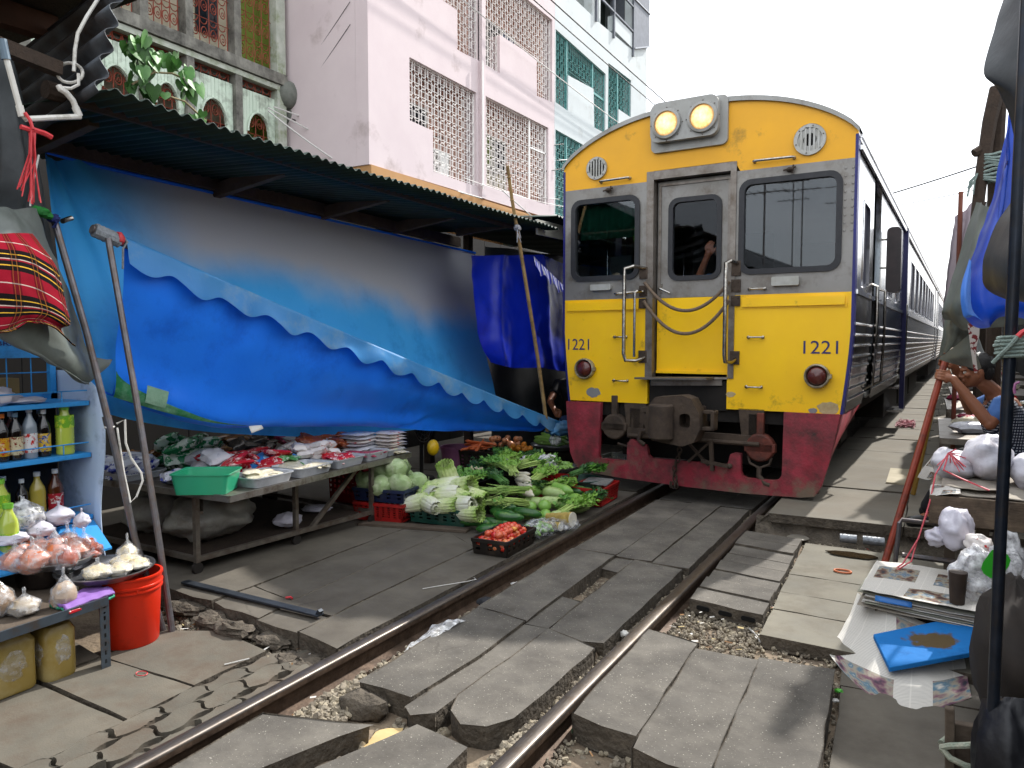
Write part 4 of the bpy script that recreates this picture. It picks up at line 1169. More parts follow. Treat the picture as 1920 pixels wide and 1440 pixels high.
# ---- old green balcony house on the far left
GX= -6.5
gh=thing('balcony_house','old weathered mint green timber house with arched balcony boards and rust red grilles','building',(GX,6.3,0))
posts=[3.6,4.35,5.02,5.70,6.32,7.07,7.80]
for i,y in enumerate(posts):
 b=MB();b.box((GX-0.10,y-0.055,3.4),(GX+0.05,y+0.055,8.0));b.build('post',m_wood_w if i in(6,)else m_wood_g,gh)
b=MB();b.box((GX-0.02,7.86,3.4),(GX+0.04,7.92,8.0));b.build('corner_trim',m_wood_w,gh)
b=MB();b.box((GX-0.12,3.2,5.07),(GX+0.09,7.90,5.22));b.build('balcony_beam',m_wood_g,gh)
b=MB();b.box((GX-0.05,3.2,4.99),(GX+0.055,7.86,5.06));b.build('under_beam',m_wood_w,gh)
for i in range(len(posts)-1):
 y0,y1=posts[i]+0.058,posts[i+1]-0.058
 # boards with one arch cut from each bay, board by board
 yc,w2,zb,ztop=(y0+y1)/2,(y1-y0)*0.31,4.12,4.86
 nb=11
 for k in range(nb):
  a0,a1=y0+(y1-y0)*k/nb+0.002,y0+(y1-y0)*(k+1)/nb-0.002
  def low(y):
   t=(y-yc)/w2
   return 4.30+0.27*sqrt(max(0,1-t*t))if abs(t)<1 else 4.30-0.10*(1 if abs(y-yc)>w2*1.15 else 0.4)
  pts=[(a0,low(a0)),((a0+a1)/2,low((a0+a1)/2)),(a1,low(a1)),(a1,ztop),(a0,ztop)]
  b=MB();wallX(b,GX-0.01+rnd(-0.003,0.003),pts,[],0.02);b.build('board',m_mint,gh,smooth=False)
 b=MB();b.tube([(GX+0.012,yc+w2*1.02*cos(w),4.30+0.285*sin(w))for w in[pi*q/16 for q in range(17)]],0.014,5);b.build('arch_trim',m_mint,gh)
 # curled ironwork above the beam and under the boards
 b=MB()
 for(z0_,z1_)in((5.23,7.6),(3.6,4.98)):
  ng=4
  for k in range(ng+1):
   y=y0+0.03+(y1-y0-0.06)*k/ng
   b.tube([(GX-0.06,y,z0_),(GX-0.06,y,z1_)],0.008,4)
   z=z0_+0.12
   while z<z1_-0.1 and k<ng:
    yy=y+(y1-y0-0.06)/ng/2
    rr_=0.045
    b.tube([(GX-0.055,yy+rr_*1.0*sin(q)*(1-0.3*q/pi),z+0.06-rr_*1.5*cos(q))for q in[pi*j/8 for j in range(-8,9)]],0.0075,4)
    b.tube([(GX-0.055,yy+0.018*cos(q),z+0.05+0.022*sin(q))for q in[2*pi*j/8 for j in range(9)]],0.006,4)
    b.tube([(GX-0.055,y+0.055*(1-cos(q)),z+0.22-0.06*sin(q))for q in[pi*j/6 for j in range(7)]],0.0075,4)
    z+=0.34
  z=z0_+0.02
  while z<z1_:
   b.tube([(GX-0.06,y0,z),(GX-0.06,y1,z)],0.006,4);z+=0.34
 b.build('iron_grille',m_gril_r,gh,smooth=False)
b=MB();b.box((GX-0.5,3.2,3.3),(GX-0.4,7.30,8.0));b.build('back_wall',mat('grey cream wall','#cfc8b0','#bdb69e',scale=2,rough=0.9),gh)
b=MB();b.box((GX-0.5,7.32,3.3),(GX-0.42,7.9,8.0));b.box((GX-0.415,7.84,3.3),(GX-0.12,7.9,8.0));b.build('green_wall',m_greenw,gh)
b=MB();b.box((GX-0.39,3.2,4.93),(GX-0.13,7.79,5.05));b.build('balcony_floor',m_wood_g,gh)
b=MB();b.box((GX-0.395,5.9,4.0),(GX-0.36,7.2,4.40));b.build('dark_red_panel',mat('dark red panel','#4a1c18',rough=0.8),gh)
b=MB();b.box((GX-0.395,6.75,5.55),(GX-0.37,7.1,6.2));b.build('shutter',m_wglass,gh)
b=MB();b.box((-12,3.2,0.0),(GX-0.95,7.9,3.3));b.build('lower_storey',m_wood_g,gh)
b=MB()
n=12
b.grid(lambda a,c:(GX-0.05+0.20*cos(pi*(c-0.5))*sin(pi*0.5*(1-a)),7.95+0.16*(1-cos(pi*0.5*(1-a)))+0.02,4.72+0.0+0.36*(c-0.5)*sin(pi*0.5*(1-a)+0.4)),8,10)
b.blob((GX+0.02,7.98,4.98),(0.16,0.20,0.20),14,10,amp=0.05)
tag(b.build('satellite_dish',mat('grey mossy dish','#74766f','#5f625b',scale=9,rough=0.8)),'round grey mossy bowl hung on the corner of the green balcony house',
'dish')
# ---- cables
def cable(p,q,d,r,m,label):
 b=MB();b.tube(sag(p,q,d,18),r,5);return tag(b.build('cable',m),label,'cable',None)
ws=[((-6.38,7.95,4.98),(-4.93,14.0,5.45),0.28,0.009,m_wire_b,'dark cable sagging across the pink facade at mid grille height'),((-6.38,7.95,4.62),(-4.93,13.9,4.93),
0.35,0.009,m_wire_b,'dark cable sagging across the pink facade just over the air conditioner'),((-6.38,7.6,4.70),(-4.93,14.6,5.28),0.30,0.010,m_wire_w,'pale cable running from the last balcony arch to the teal grille'),
((-6.38,7.5,4.66),(-4.8,10.6,3.78),0.12,0.011,m_wire_w,'pale cable dropping from the last balcony arch behind the canopy edge'),((-6.38,7.5,4.62),(-4.7,8.7,3.35),
0.10,0.011,m_wire_w,'short pale cable diving steeply from the balcony arch to the canopy'),((-6.38,7.95,4.45),(-4.93,13.8,4.30),0.18,0.006,m_wire_w,'thin pale cable low across the pink parapet'),
((-4.6,9.0,7.80),(-4.6,30.0,7.95),0.10,0.014,m_wire_b,'thick black cable high along the white block, upper one'),((-4.6,9.0,7.55),(-4.6,30.0,7.62),0.12,0.012,m_wire_b,
'thick black cable high along the white block, lower one'),((-4.85,8.6,6.9),(-4.85,26.0,6.75),0.25,0.010,m_wire_w,'grey cable strung across the upper grilles of both blocks'),
((-4.9,10.2,4.05),(-4.9,14.5,4.22),0.06,0.006,m_wire_w,'lower of the thin cables under the pink grille'),((-3.6,9.2,3.55),(-3.3,11.5,2.75),0.02,0.008,m_wire_w,'pale stay wire slanting down behind the bamboo pole'),
((-6.5,8.02,4.75),(-5.3,7.99,5.75),0.01,0.004,m_wire_b,'lower of two dark wires slanting up the shaded pink side wall'),((-6.5,8.02,5.05),(-5.3,7.99,6.05),0.01,
0.004,m_wire_b,'upper of two dark wires slanting up the shaded pink side wall'),((2.9,24.0,6.2),(-6.0,30.0,5.6),0.2,0.022,m_wire_b,'black cable crossing the sky between the train and the right stalls'),
((2.9,24.3,5.6),(-6.0,34.0,6.6),0.2,0.012,m_wire_b,'faint cable crossing the sky below the black one'),((2.9,20.0,7.5),(-9.0,36.0,9.0),0.3,0.007,m_wire_w,'faint highest cable crossing the white sky'),
((2.6,9.5,4.3),(6.0,14.0,4.9),0.05,0.008,m_wire_b,'short cable leaving the top of the right stall post')]
for w in ws:cable(*w)
# ================================================================ left hand market: canopy, tarps, poles
def cr(p0,p1,p2,p3,t):
 return 0.5*((2*p1)+(p2-p0)*t+(2*p0-5*p1+4*p2-p3)*t*t+(3*p1-p0-3*p2+p3)*t**3)
def netpt(net,u,v):
 """smooth surface through a control net (rows by v, columns by u)"""
 R,Cn=len(net),len(net[0])
 def row(r):
  x=u*(Cn-1);i=min(int(x),Cn-2);t=x-i
  g_=lambda k:Vector(net[r][max(0,min(Cn-1,k))])
  return cr(g_(i-1),g_(i),g_(i+1),g_(i+2),t)
 y=v*(R-1);j=min(int(y),R-2);t=y-j
 h=lambda k:row(max(0,min(R-1,k)))
 return cr(h(j-1),h(j),h(j+1),h(j+2),t)
def cloth(net,nu,nv,wr=0.012,fr=3.0,seed=0.0,fold=None):
 b=MB()
 def fn(a,c):
  p=netpt(net,a,c)
  n=netpt(net,min(1,a+.02),c)-netpt(net,max(0,a-.02),c)
  m=netpt(net,a,min(1,c+.02))-netpt(net,a,max(0,c-.02))
  k=n.cross(m)
  if k.length>1e-9:k.normalize()
  d=wr*noise.noise(Vector((p.x*fr+seed,p.y*fr,p.z*fr)))+0.45*wr*noise.noise(Vector((p.x*fr*3+seed,p.y*fr*3,p.z*fr*3)))
  d+=wr*0.9*noise.ridged_multi_fractal(Vector((p.x*fr*0.6+seed,p.y*fr*0.6,p.z*fr*0.5)),1,2,2,1,2)*0.3
  if fold:d+=fold(a,c)
  return p+k*d
 b.grid(fn,nu,nv)
 return b
def tarp_mat(name,c,c2,back=None,rough=0.45,dirt=None,damt=0.3,dscale=2.5,transl=0.25,bump=0.15,stretch=(1,1,1)):
 m=mat(name,c,c2,scale=2.2,rough=rough,bump=bump,bscale=55,dirt=dirt,damt=damt,dscale=dscale,stretch=stretch,bdist=0.006)
 nt,p,N,K=nodes_of(m)
 tl=N('ShaderNodeBsdfTranslucent');mx=N('ShaderNodeMixShader');mx.inputs['Fac'].default_value=transl
 src=p.inputs['Base Color'].links[0].from_socket
 K(src,tl.inputs['Color']);K(p.outputs['BSDF'],mx.inputs[1]);K(tl.outputs['BSDF'],mx.inputs[2])
 out=[n for n in nt.nodes if n.type=='OUTPUT_MATERIAL'][0]
 K(mx.outputs['Shader'],out.inputs['Surface'])
 return m
m_corr_g=mat('dark green roofing','#123026','#0e2620',scale=4,rough=0.55,metal=0.3,dirt='#0a1512',damt=0.5,dscale=3)
m_corr_s=mat('old galvanised sheet','#4a4f55','#2c3034',scale=6,rough=0.5,metal=0.6,dirt='#2b1d15',damt=0.6,dscale=5)
m_timber=mat('dark timber','#2e241c','#3d3026',scale=8,rough=0.9,bump=0.5,bscale=40,stretch=(2,2,2))
m_timber2=mat('grey brown timber','#4b4036','#5a4f43',scale=8,rough=0.9,bump=0.5,bscale=40)
m_bamboo=mat('bamboo','#8a6d42','#a3865a',scale=10,rough=0.6,bump=0.2,bscale=40,dirt='#4d3c25',damt=0.4,dscale=8)
m_steel=mat('dull steel tube','#77757a','#5f5c5d',scale=14,rough=0.42,metal=0.7,dirt='#6b5848',damt=0.5,dscale=12)
m_pvc=mat('white pvc','#d3d1cb','#c2bfb6',scale=10,rough=0.4,dirt='#8d867a',damt=0.25,dscale=9)
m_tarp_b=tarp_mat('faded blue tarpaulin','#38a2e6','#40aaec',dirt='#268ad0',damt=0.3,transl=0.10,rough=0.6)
m_tarp_f=tarp_mat('bright blue tarpaulin','#1f7cf8','#2586ff',dirt='#1868e0',damt=0.3,transl=0.20,rough=0.38)
m_tarp_v=tarp_mat('washed out blue valance','#3a86c4','#4892cc',dirt='#7fa2ba',damt=0.35,transl=0.30,rough=0.45)
m_tarp_d=tarp_mat('deep blue tarpaulin','#0c27b0','#0f2ebe',dirt='#0a1f8c',damt=0.3,transl=0.22,rough=0.35)
m_tarp_g=tarp_mat('grey green tarpaulin','#5f6660','#6d7370',dirt='#454a44',damt=0.35,transl=0.12,rough=0.5)
m_tarp_k=tarp_mat('charcoal tarpaulin','#33373a','#3c4143',dirt='#24272a',damt=0.4,transl=0.06,rough=0.5)
m_red_rib=mat('red plastic string','#b2262c','#c84046',scale=30,rough=0.5)
# upper part of the back tarp: a broad grey band with its own outline
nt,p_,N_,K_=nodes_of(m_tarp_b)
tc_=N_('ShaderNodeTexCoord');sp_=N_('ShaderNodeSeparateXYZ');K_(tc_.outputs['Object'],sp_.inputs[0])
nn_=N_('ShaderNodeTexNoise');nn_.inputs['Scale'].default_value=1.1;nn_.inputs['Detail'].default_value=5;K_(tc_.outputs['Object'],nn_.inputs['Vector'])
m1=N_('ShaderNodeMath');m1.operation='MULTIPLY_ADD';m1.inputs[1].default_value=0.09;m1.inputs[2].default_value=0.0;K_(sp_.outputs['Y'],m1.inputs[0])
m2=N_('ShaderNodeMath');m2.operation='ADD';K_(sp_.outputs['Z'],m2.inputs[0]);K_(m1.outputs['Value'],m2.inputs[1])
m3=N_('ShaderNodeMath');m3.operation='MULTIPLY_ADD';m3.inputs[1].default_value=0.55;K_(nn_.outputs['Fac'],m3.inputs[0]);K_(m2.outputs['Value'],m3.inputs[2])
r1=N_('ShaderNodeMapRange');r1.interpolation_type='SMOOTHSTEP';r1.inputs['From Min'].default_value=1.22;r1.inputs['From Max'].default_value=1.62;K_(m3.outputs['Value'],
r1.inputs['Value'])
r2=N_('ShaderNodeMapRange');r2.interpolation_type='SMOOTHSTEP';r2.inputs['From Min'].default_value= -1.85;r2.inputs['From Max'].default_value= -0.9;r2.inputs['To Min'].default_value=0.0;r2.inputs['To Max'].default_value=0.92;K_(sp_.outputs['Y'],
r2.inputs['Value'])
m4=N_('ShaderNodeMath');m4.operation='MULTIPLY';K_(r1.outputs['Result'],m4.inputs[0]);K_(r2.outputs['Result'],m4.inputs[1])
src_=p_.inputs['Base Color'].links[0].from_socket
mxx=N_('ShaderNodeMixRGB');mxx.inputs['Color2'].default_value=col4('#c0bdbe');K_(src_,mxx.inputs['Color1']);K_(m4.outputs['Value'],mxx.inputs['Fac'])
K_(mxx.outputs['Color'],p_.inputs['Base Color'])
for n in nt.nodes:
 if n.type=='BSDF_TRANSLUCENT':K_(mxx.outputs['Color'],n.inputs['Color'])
 # ---- long corrugated canopy
cn=thing('canopy','long dark green corrugated iron canopy on timber brackets above the blue tarps','canopy',(-2.3,4.4,2.6))
for i in range(7):
 y0=2.10+i*0.675;y1=min(y0+0.715,6.82)
 dz=0.004*(i%2)
 def fn(a,c):
  y=y0+(y1-y0)*a;x= -1.55-1.95*c+0.012*noise.noise(Vector((y*5,0,i)))
  droop=0.05*max(0,(2.9-y))+0.02*noise.noise(Vector((y*0.7,3,0)))
  return(x,y,2.542+0.055*1.95*c+droop+dz+0.011*sin(2*pi*y/0.076))
 b=MB();b.grid(fn,90,3);b.build('roof_sheet',m_corr_g,cn,solid=0.003)
b=MB();b.tube([(-1.9,2.02+(6.62-2.02)*i/12,2.60-0.03*i/12+0.012*noise.noise(Vector((i,0,0))))for i in range(13)],[0.043+0.006*noise.noise(Vector((i*1.7,1,0)))for i in range(13)],
10);b.build('log_purlin',m_timber,cn)
b=MB();b.beam((-2.88,2.3,2.60),(-2.88,7.0,2.52),0.06,0.10);b.build('wall_plate',m_timber2,cn)
for y in(2.42,3.77,4.88,5.87):
 b=MB();b.beam((-2.18,y,2.615),(-3.1,y,2.50),0.06,0.10);b.build('bracket',m_timber2,cn,bevel=0.004)
for y in(2.2,4.6,7.0):
 b=MB();b.beam((-3.3,y,0.0),(-3.3,y,2.7),0.09,0.09,up=(0,1,0));b.build('post',m_timber,cn)
 # second canopy beyond with its white fascia board
c2=thing('canopy','smaller corrugated canopy with a white fascia board beside the train','canopy',(-2.3,9.0,2.6))
def fn2(a,c):
 y=6.9+5.2*a;return(-1.62-2.0*c,y,2.70+0.12*c+0.011*sin(2*pi*y/0.076))
b=MB();b.grid(fn2,420,3);b.build('roof_sheet',m_corr_g,c2,solid=0.003)
b=MB();b.beam((-1.72,6.66,2.56),(-1.72,7.6,2.585),0.02,0.15);b.build('fascia_board',mat('off white board','#c9c8bd','#b9b8ab',scale=6,rough=0.7,bump=0.3,bscale=60),
c2)
b=MB();b.beam((-1.75,6.6,2.62),(-2.6,6.55,2.55),0.06,0.07);b.build('bracket',m_timber2,c2)
for y in(8.0,12.0):
 b=MB();b.beam((-3.4,y,0.0),(-3.4,y,2.75),0.09,0.09,up=(0,1,0));b.build('post',m_timber,c2)
 # back of the shops: dark board wall behind the stalls
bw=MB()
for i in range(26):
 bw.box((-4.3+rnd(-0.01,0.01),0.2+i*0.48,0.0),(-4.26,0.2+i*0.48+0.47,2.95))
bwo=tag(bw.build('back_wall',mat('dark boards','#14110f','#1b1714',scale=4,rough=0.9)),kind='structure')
# ---- upper roof at the top left corner
ur=thing('roof_overhang','rusty grey corrugated roof end with dark timber at the top left corner','roof',(-1.9,1.9,2.8))
def fn3(a,c):
 s=0.62*a
 base=Vector((-1.6-1.3*c,2.095+0.22*s+0.10*0,2.56+s-0.30*c))
 return base+Vector((0.012*noise.noise(Vector((a*6,0,0))),-0.95,0.2)).normalized()*0.028*sin(2*pi*s/0.125)
b=MB();b.grid(fn3,60,6);b.build('roof_sheet',m_corr_s,ur,solid=0.004)
b=MB();b.beam((-1.78,1.2,2.74),(-1.78,2.02,2.67),0.06,0.06);b.build('beam',m_timber,ur)
b=MB();b.beam((-2.3,1.0,3.0),(-2.3,2.3,3.05),0.08,0.12);b.build('beam',mat('brown timber','#4a2e1e','#3a2417',scale=6,rough=0.9),ur)
b=MB();b.beam((-1.9,1.8,3.05),(-2.6,1.8,2.95),0.06,0.12);b.build('rafter',m_timber2,ur)
b=MB();b.box((-3.6,0.2,3.12),(-1.75,2.4,3.15));b.build('ceiling_board',m_timber,ur)
b=MB();b.beam((-2.9,1.2,2.1),(-2.9,2.2,2.6),0.06,0.10);b.beam((-3.0,0.8,0),(-3.0,0.8,3.1),0.1,0.1,up=(0,1,0));b.build('strut',m_timber,ur)
# ---- conduit and pvc pipes
b=MB();b.tube([(-1.72,2.25,3.2),(-1.72,2.176,3.03),(-1.72,2.12,2.93),(-1.72,2.076,2.84),(-1.72,2.06,2.76),(-1.72,2.052,2.66)],0.0085,8)
b.tube([(-1.74+0.05*cos(w),2.045+0.03*cos(w*1.0),2.655+0.045*sin(w))for w in[2*pi*i/20 for i in range(30)]],0.0075,6)
b.tube([(-1.70,2.06,2.65),(-1.70,2.06,2.60),(-1.71,2.03,2.575),(-1.72,1.995,2.57)],0.0075,6)
tag(b.build('conduit',m_pvc),'white bent conduit knotted round the log end at top left','cable')
b=MB();b.tube([(-1.72,1.98,2.575),(-1.715,1.985,2.56),(-1.715,2.01,2.552),(-1.715,2.04,2.525),(-1.72,2.058,2.49),(-1.72,2.068,2.468)],0.0135,8)
b.tube([(-1.72,2.052,2.50),(-1.72,2.07,2.462)],0.0165,8)
b.tube([(-1.72,2.075,2.462),(-1.72,1.95,2.425),(-1.72,1.83,2.388)],0.0125,8)
b.tube([(-1.72,1.835,2.39),(-1.72,1.815,2.41),(-1.72,1.80,2.47),(-1.72,1.755,2.66)],0.0125,8);b.tube([(-1.72,1.818,2.395),(-1.72,1.808,2.44)],0.016,8)
tag(b.build('pvc_pipe',m_pvc),'white plastic pipe bracket with a curved end hanging under the roof','pipe')
b=MB();b.tube([(-1.72,1.762,2.62),(-1.72,1.748,2.70)],0.019,10);tag(b.build('pipe_wrap',mat('blue grey tape','#5f7280',rough=0.5)),'blue grey tape wrapped round the plastic pipe at the left edge',
'tape')
rb=MB()
rb.tube([(-1.70,1.82,2.41),(-1.69,1.835,2.38),(-1.69,1.845,2.345)],0.008,6);rb.tube([(-1.70,1.845,2.345),(-1.70,1.90,2.34),(-1.70,1.93,2.33)],0.012,6);rb.tube([(-1.70,
1.85,2.34),(-1.70,1.80,2.345)],0.011,6)
for i in range(16):
 y=1.848+rnd(-0.012,0.012);e=rnd(-0.07,0.005)
 rb.tube([(-1.70+rnd(-0.01,0.01),y,2.345),(-1.70+rnd(-0.015,0.015),y-0.004,2.23+rnd(-0.02,0.02)),(-1.70+rnd(-0.03,0.03),y+e,2.06+rnd(-0.05,0.06))],0.003,5)
tag(rb.build('ribbon',m_red_rib),'frayed red plastic string tied on the pipe at upper left','string')
# ---- tarps
A=[[(-2.9,2.56,2.55),(-2.9,2.9,2.53),(-2.9,3.75,2.51),(-2.9,5.19,2.48),(-2.9,7.37,2.44)],[(-2.75,2.5,2.23),(-2.7,2.84,2.15),(-2.68,3.66,2.03),(-2.65,4.97,1.93),(-2.7,7.08,1.95)],[(-2.62,2.47,1.72),(-2.52,2.77,1.67),(-2.5,3.54,1.56),(-2.5,4.86,1.41),(-2.55,6.97,1.41)],[(-2.5,2.49,1.29),(-2.42,2.76,1.22),(-2.42,3.51,1.08),(-2.4,4.87,0.96),(-2.4,6.95,0.98)],[(-2.45,2.56,1.03),(-2.42,2.79,0.93),(-2.42,3.54,0.77),(-2.4,4.94,0.61),(-2.35,6.98,0.6)]]
def foldA(a,c):
 return 0.05*exp(-((a-0.10-0.30*c)/0.035)**2)*(1-c)**1.0+0.03*exp(-((a-0.04-0.10*c)/0.03)**2)-0.03*exp(-((a-0.17-0.42*c)/0.05)**2)*(1-c)
ta=thing('tarpaulin','big faded blue tarp with a grey upper half hung from the canopy','tarp',(-2.5,4.5,0.7))
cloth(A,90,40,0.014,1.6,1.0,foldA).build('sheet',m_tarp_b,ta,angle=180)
b=MB();b.tube([netpt(A,i/30,0)+Vector((0.008,0,0))for i in range(31)],0.012,6);b.build('hem',m_tarp_f,ta)
N0=Vector((-2.05,2.31,2.0));N1=Vector((-1.60,7.10,0.509))
P=lambda t:N0.lerp(N1,t)-Vector((0,0,0.06*4*t*(1-t)*0.35))
aw=thing('awning','bright blue awning with a scalloped valance folded down on its slanting roll pole','awning',(-2.0,4.5,0.7))
b=MB();b.tube([P(t/20)for t in range(21)],0.024,10);b.build('roll_pole',m_steel,aw)
b=MB();b.tube([P(t/400)for t in range(1,13)],[0.036+0.003*(i%2)for i in range(12)],10);b.build('cord_wrapping',mat('grey cord','#8f9499','#757a7f',scale=60,rough=0.8,
bump=0.6,bscale=120),aw)
b=MB();b.tube([P(0.031)+Vector((0.02,0,0.03)),P(0.034)+Vector((0.035,0,0)),P(0.031)+Vector((0.02,0,-0.04)),P(0.030)+Vector((0.02,0.0,-0.15))],0.006,6);b.build('cord',
MATS['grey cord'],aw)
b=MB();b.blob(P(0.0285)+Vector((0.012,0,0.01)),(0.035,0.022,0.034),8,6,amp=0.3);b.build('cord_knot',m_red_rib,aw)
Bb=[(-2.25,2.52,1.11),(-2.22,2.9,0.975),(-2.2,3.32,0.875),(-2.15,4.27,0.76),(-2.0,5.57,0.60),(-1.75,6.77,0.50)]
tq=[.035,.15,.35,.6,.8,.97]
# main curtain
rows=[[tuple(P(t)+Vector((-0.012,0,-0.005)))for t in tq],[tuple(P(t).lerp(Vector(q),0.33)+Vector((0.03,0,0)))for t,q in zip(tq,Bb)],[tuple(P(t).lerp(Vector(q),0.68)+Vector((0.0,
0,0)))for t,q in zip(tq,Bb)],[tuple(q)for q in Bb],[(q[0]-0.14,q[1],q[2]+0.03)for q in Bb]]
cloth(rows,110,44,0.016,2.2,5.0,lambda a,c:-0.03*exp(-((c-0.62-0.1*sin(a*5))/0.10)**2)*(a<0.7)+0.02*sin(a*9+c*3)*c).build('curtain',m_tarp_f,aw,angle=180)
# valance with scallops, fitted over the pole
def val(a,c):
 t=0.034+0.936*a
 p=P(t)
 ln=0.115*(1-0.25*a)
 sc=0.062*(0.5-0.5*cos(2*pi*(a*14+0.2+0.06*sin(9*a))))**0.8
 drop=c*(ln+sc)
 w=2*pi*a*15
 over=min(drop,0.05)
 return p+Vector((0.028+0.10*min(1,drop*7)*0.25+0.012*sin(w)*c+0.02*c*noise.noise(Vector((a*12,c,0))),0.0,0.026-drop+0.005*sin(w*0.5)*c))
b=MB();b.grid(val,300,8);b.grid(lambda a,c:P(0.034+0.936*a)+Vector((0.028-0.055*c,0,0.026+0.006*sin(pi*c))),300,2)
b.build('valance',m_tarp_v,aw,angle=180,weld=True)
# green patched corner
def patch(a,c):
 p=Vector(netpt(rows,0.0+0.42*a,0.60+0.15*(a**0.6)+(0.157-0.15*(a**0.6))*c*1.0));return p+Vector((0.060,-0.03,0.0))+Vector((1,0,0))*0.004*noise.noise(Vector((a*14,
c*5,0)))
b=MB();b.grid(patch,40,8)
b.build('green_patch',mat('green patch tarp','#1f6a3f','#2c7a4c',scale=9,rough=0.45,dirt='#7fae8f',damt=0.45,dscale=5,bump=0.4,bscale=40),aw,angle=180)
def patch2(a,c):
 p=Vector(netpt(rows,0.10+0.055*a,0.62+0.10*c));return p+Vector((0.068,-0.03,0.0))
b=MB();b.grid(patch2,8,8);b.build('pale_patch',mat('pale green patch','#8fb39a','#7fa58c',scale=14,rough=0.4,bump=0.4,bscale=50),aw,angle=180)
b=MB();b.grid(lambda a,c:Vector((-2.17,3.40+0.10*a+0.01*c,0.862-0.055*c+0.02*a))+Vector((0.02*c,0,0)),4,4);b.build('paper_tag',mat('white paper','#d5d3cc',rough=0.8),
aw,solid=0.001)
# dark blue tarp by the train
Cn=[[(-2.1,6.05,2.24),(-2.05,6.63,2.29),(-2.0,7.25,2.35),(-1.95,8.04,2.29)],[(-2.05,6.04,1.82),(-2.0,6.55,1.79),(-1.9,7.06,1.81),(-1.95,8.05,1.73)],[(-2.0,6.08,1.41),(-1.95,6.57,1.36),(-1.9,7.06,1.33),(-1.9,7.94,1.32)],[(-2.0,6.28,1.2),(-1.95,6.62,1.14),(-1.9,7.12,1.13),(-1.9,7.95,1.04)]]
tc=thing('tarpaulin','deep blue tarp hanging in folds behind the bamboo pole next to the train','tarp',(-1.98,7.0,1.1))
cloth(Cn,60,40,0.02,3.0,9.0,lambda a,c:0.045*sin(a*15+2.2*c)*(0.4+c)*0.6-0.04*exp(-((a-0.28+0.15*c)/0.04)**2)-0.04*exp(-((a-0.68-0.12*c)/0.03)**2)).build('sheet',
m_tarp_d,tc,angle=180)
def val2(a,c):
 p=Vector((-1.75,6.65,2.27)).lerp(Vector((-1.74,7.45,1.98)),a)
 d=c*(0.10+0.05*abs(sin(pi*a*4)))
 return p+Vector((0.03*c+0.015*sin(a*25)*c,0,-d))
m_tv2=mat('blue and white striped valance','#1b2a9c',rough=0.4)
nt,p_,N_,K_=nodes_of(m_tv2)
tc_=N_('ShaderNodeTexCoord');wv=N_('ShaderNodeTexWave');wv.inputs['Scale'].default_value=5.0;wv.inputs['Distortion'].default_value=6;wv.bands_direction='Y'
K_(tc_.outputs['Object'],wv.inputs['Vector']);rp=N_('ShaderNodeMapRange');rp.inputs['From Min'].default_value=0.72;rp.inputs['From Max'].default_value=0.8;K_(wv.outputs['Fac'],
rp.inputs['Value'])
mxx=N_('ShaderNodeMixRGB');mxx.inputs['Color1'].default_value=col4('#1b2a9c');mxx.inputs['Color2'].default_value=col4('#b9bccb');K_(rp.outputs['Result'],mxx.inputs['Fac']);K_(mxx.outputs['Color'],
p_.inputs['Base Color'])
b=MB();b.grid(val2,60,5);b.build('valance',m_tv2,tc,angle=180)
# grey tarps and plaid blanket at far left
G1=[[(-1.95,1.72,2.7),(-1.95,1.87,2.74),(-2.0,1.92,2.73)],[(-1.9,1.69,2.43),(-1.9,1.88,2.46),(-2.0,1.98,2.43)],[(-1.85,1.66,2.19),(-1.9,1.91,2.18),(-2.05,2.09,2.15)],[(-1.9,1.67,1.93),(-1.95,1.92,1.94),(-2.1,2.13,1.92)],[(-1.95,1.68,1.66),(-2.05,2.0,1.62),(-2.15,2.24,1.50)]]
b=cloth(G1,50,50,0.012,4.0,2.0,lambda a,c:0.022*sin(a*20+c*3)*(0.5+0.5*c))
tag(b.build('tarpaulin',m_tarp_k,angle=180),'dark charcoal tarp hanging in long folds at the left edge','tarp')
G2=[[(-1.75,1.61,1.98),(-1.78,1.74,2.0),(-1.85,1.87,2.02),(-1.93,1.98,2.04)],[(-1.68,1.57,1.87),(-1.7,1.72,1.87),(-1.8,1.91,1.88),(-1.95,2.03,1.9)],[(-1.68,1.56,1.59),(-1.7,1.75,1.53),(-1.8,1.99,1.52),(-1.98,2.17,1.55)],[(-1.72,1.58,1.51),(-1.74,1.81,1.39),(-1.82,2.04,1.34),(-2.0,2.24,1.39)],[(-1.8,1.69,1.48),(-1.82,1.96,1.32),(-1.9,2.14,1.22),(-2.02,2.34,1.33)],[(-1.9,1.83,1.47),(-1.92,2.12,1.29),(-1.95,2.21,1.19),(-2.05,2.4,1.32)]]
b=cloth(G2,50,50,0.016,5.0,3.0,lambda a,c:0.012*sin(a*13-c*7))
tag(b.build('tarpaulin',m_tarp_g,angle=180),'grey green tarp bundled under the red plaid blanket','tarp')
Pn=[[(-1.66,1.56,1.87),(-1.66,1.68,1.87),(-1.67,1.75,1.88),(-1.7,1.83,1.89)],[(-1.6,1.53,1.76),(-1.6,1.67,1.78),(-1.63,1.79,1.79),(-1.74,1.95,1.76)],[(-1.57,1.51,1.65),(-1.57,1.66,1.67),(-1.62,1.81,1.67),(-1.74,1.98,1.61)],[(-1.57,1.51,1.52),(-1.58,1.67,1.54),(-1.63,1.84,1.55),(-1.74,2.01,1.5)],[(-1.58,1.51,1.45),(-1.59,1.65,1.47),(-1.64,1.81,1.51),(-1.74,1.97,1.47)],[(-1.58,1.51,1.44),(-1.59,1.66,1.46),(-1.65,1.82,1.50),(-1.77,2.06,1.40)]]
m_pl=bpy.data.materials.new('plaid cloth');m_pl.use_nodes=True
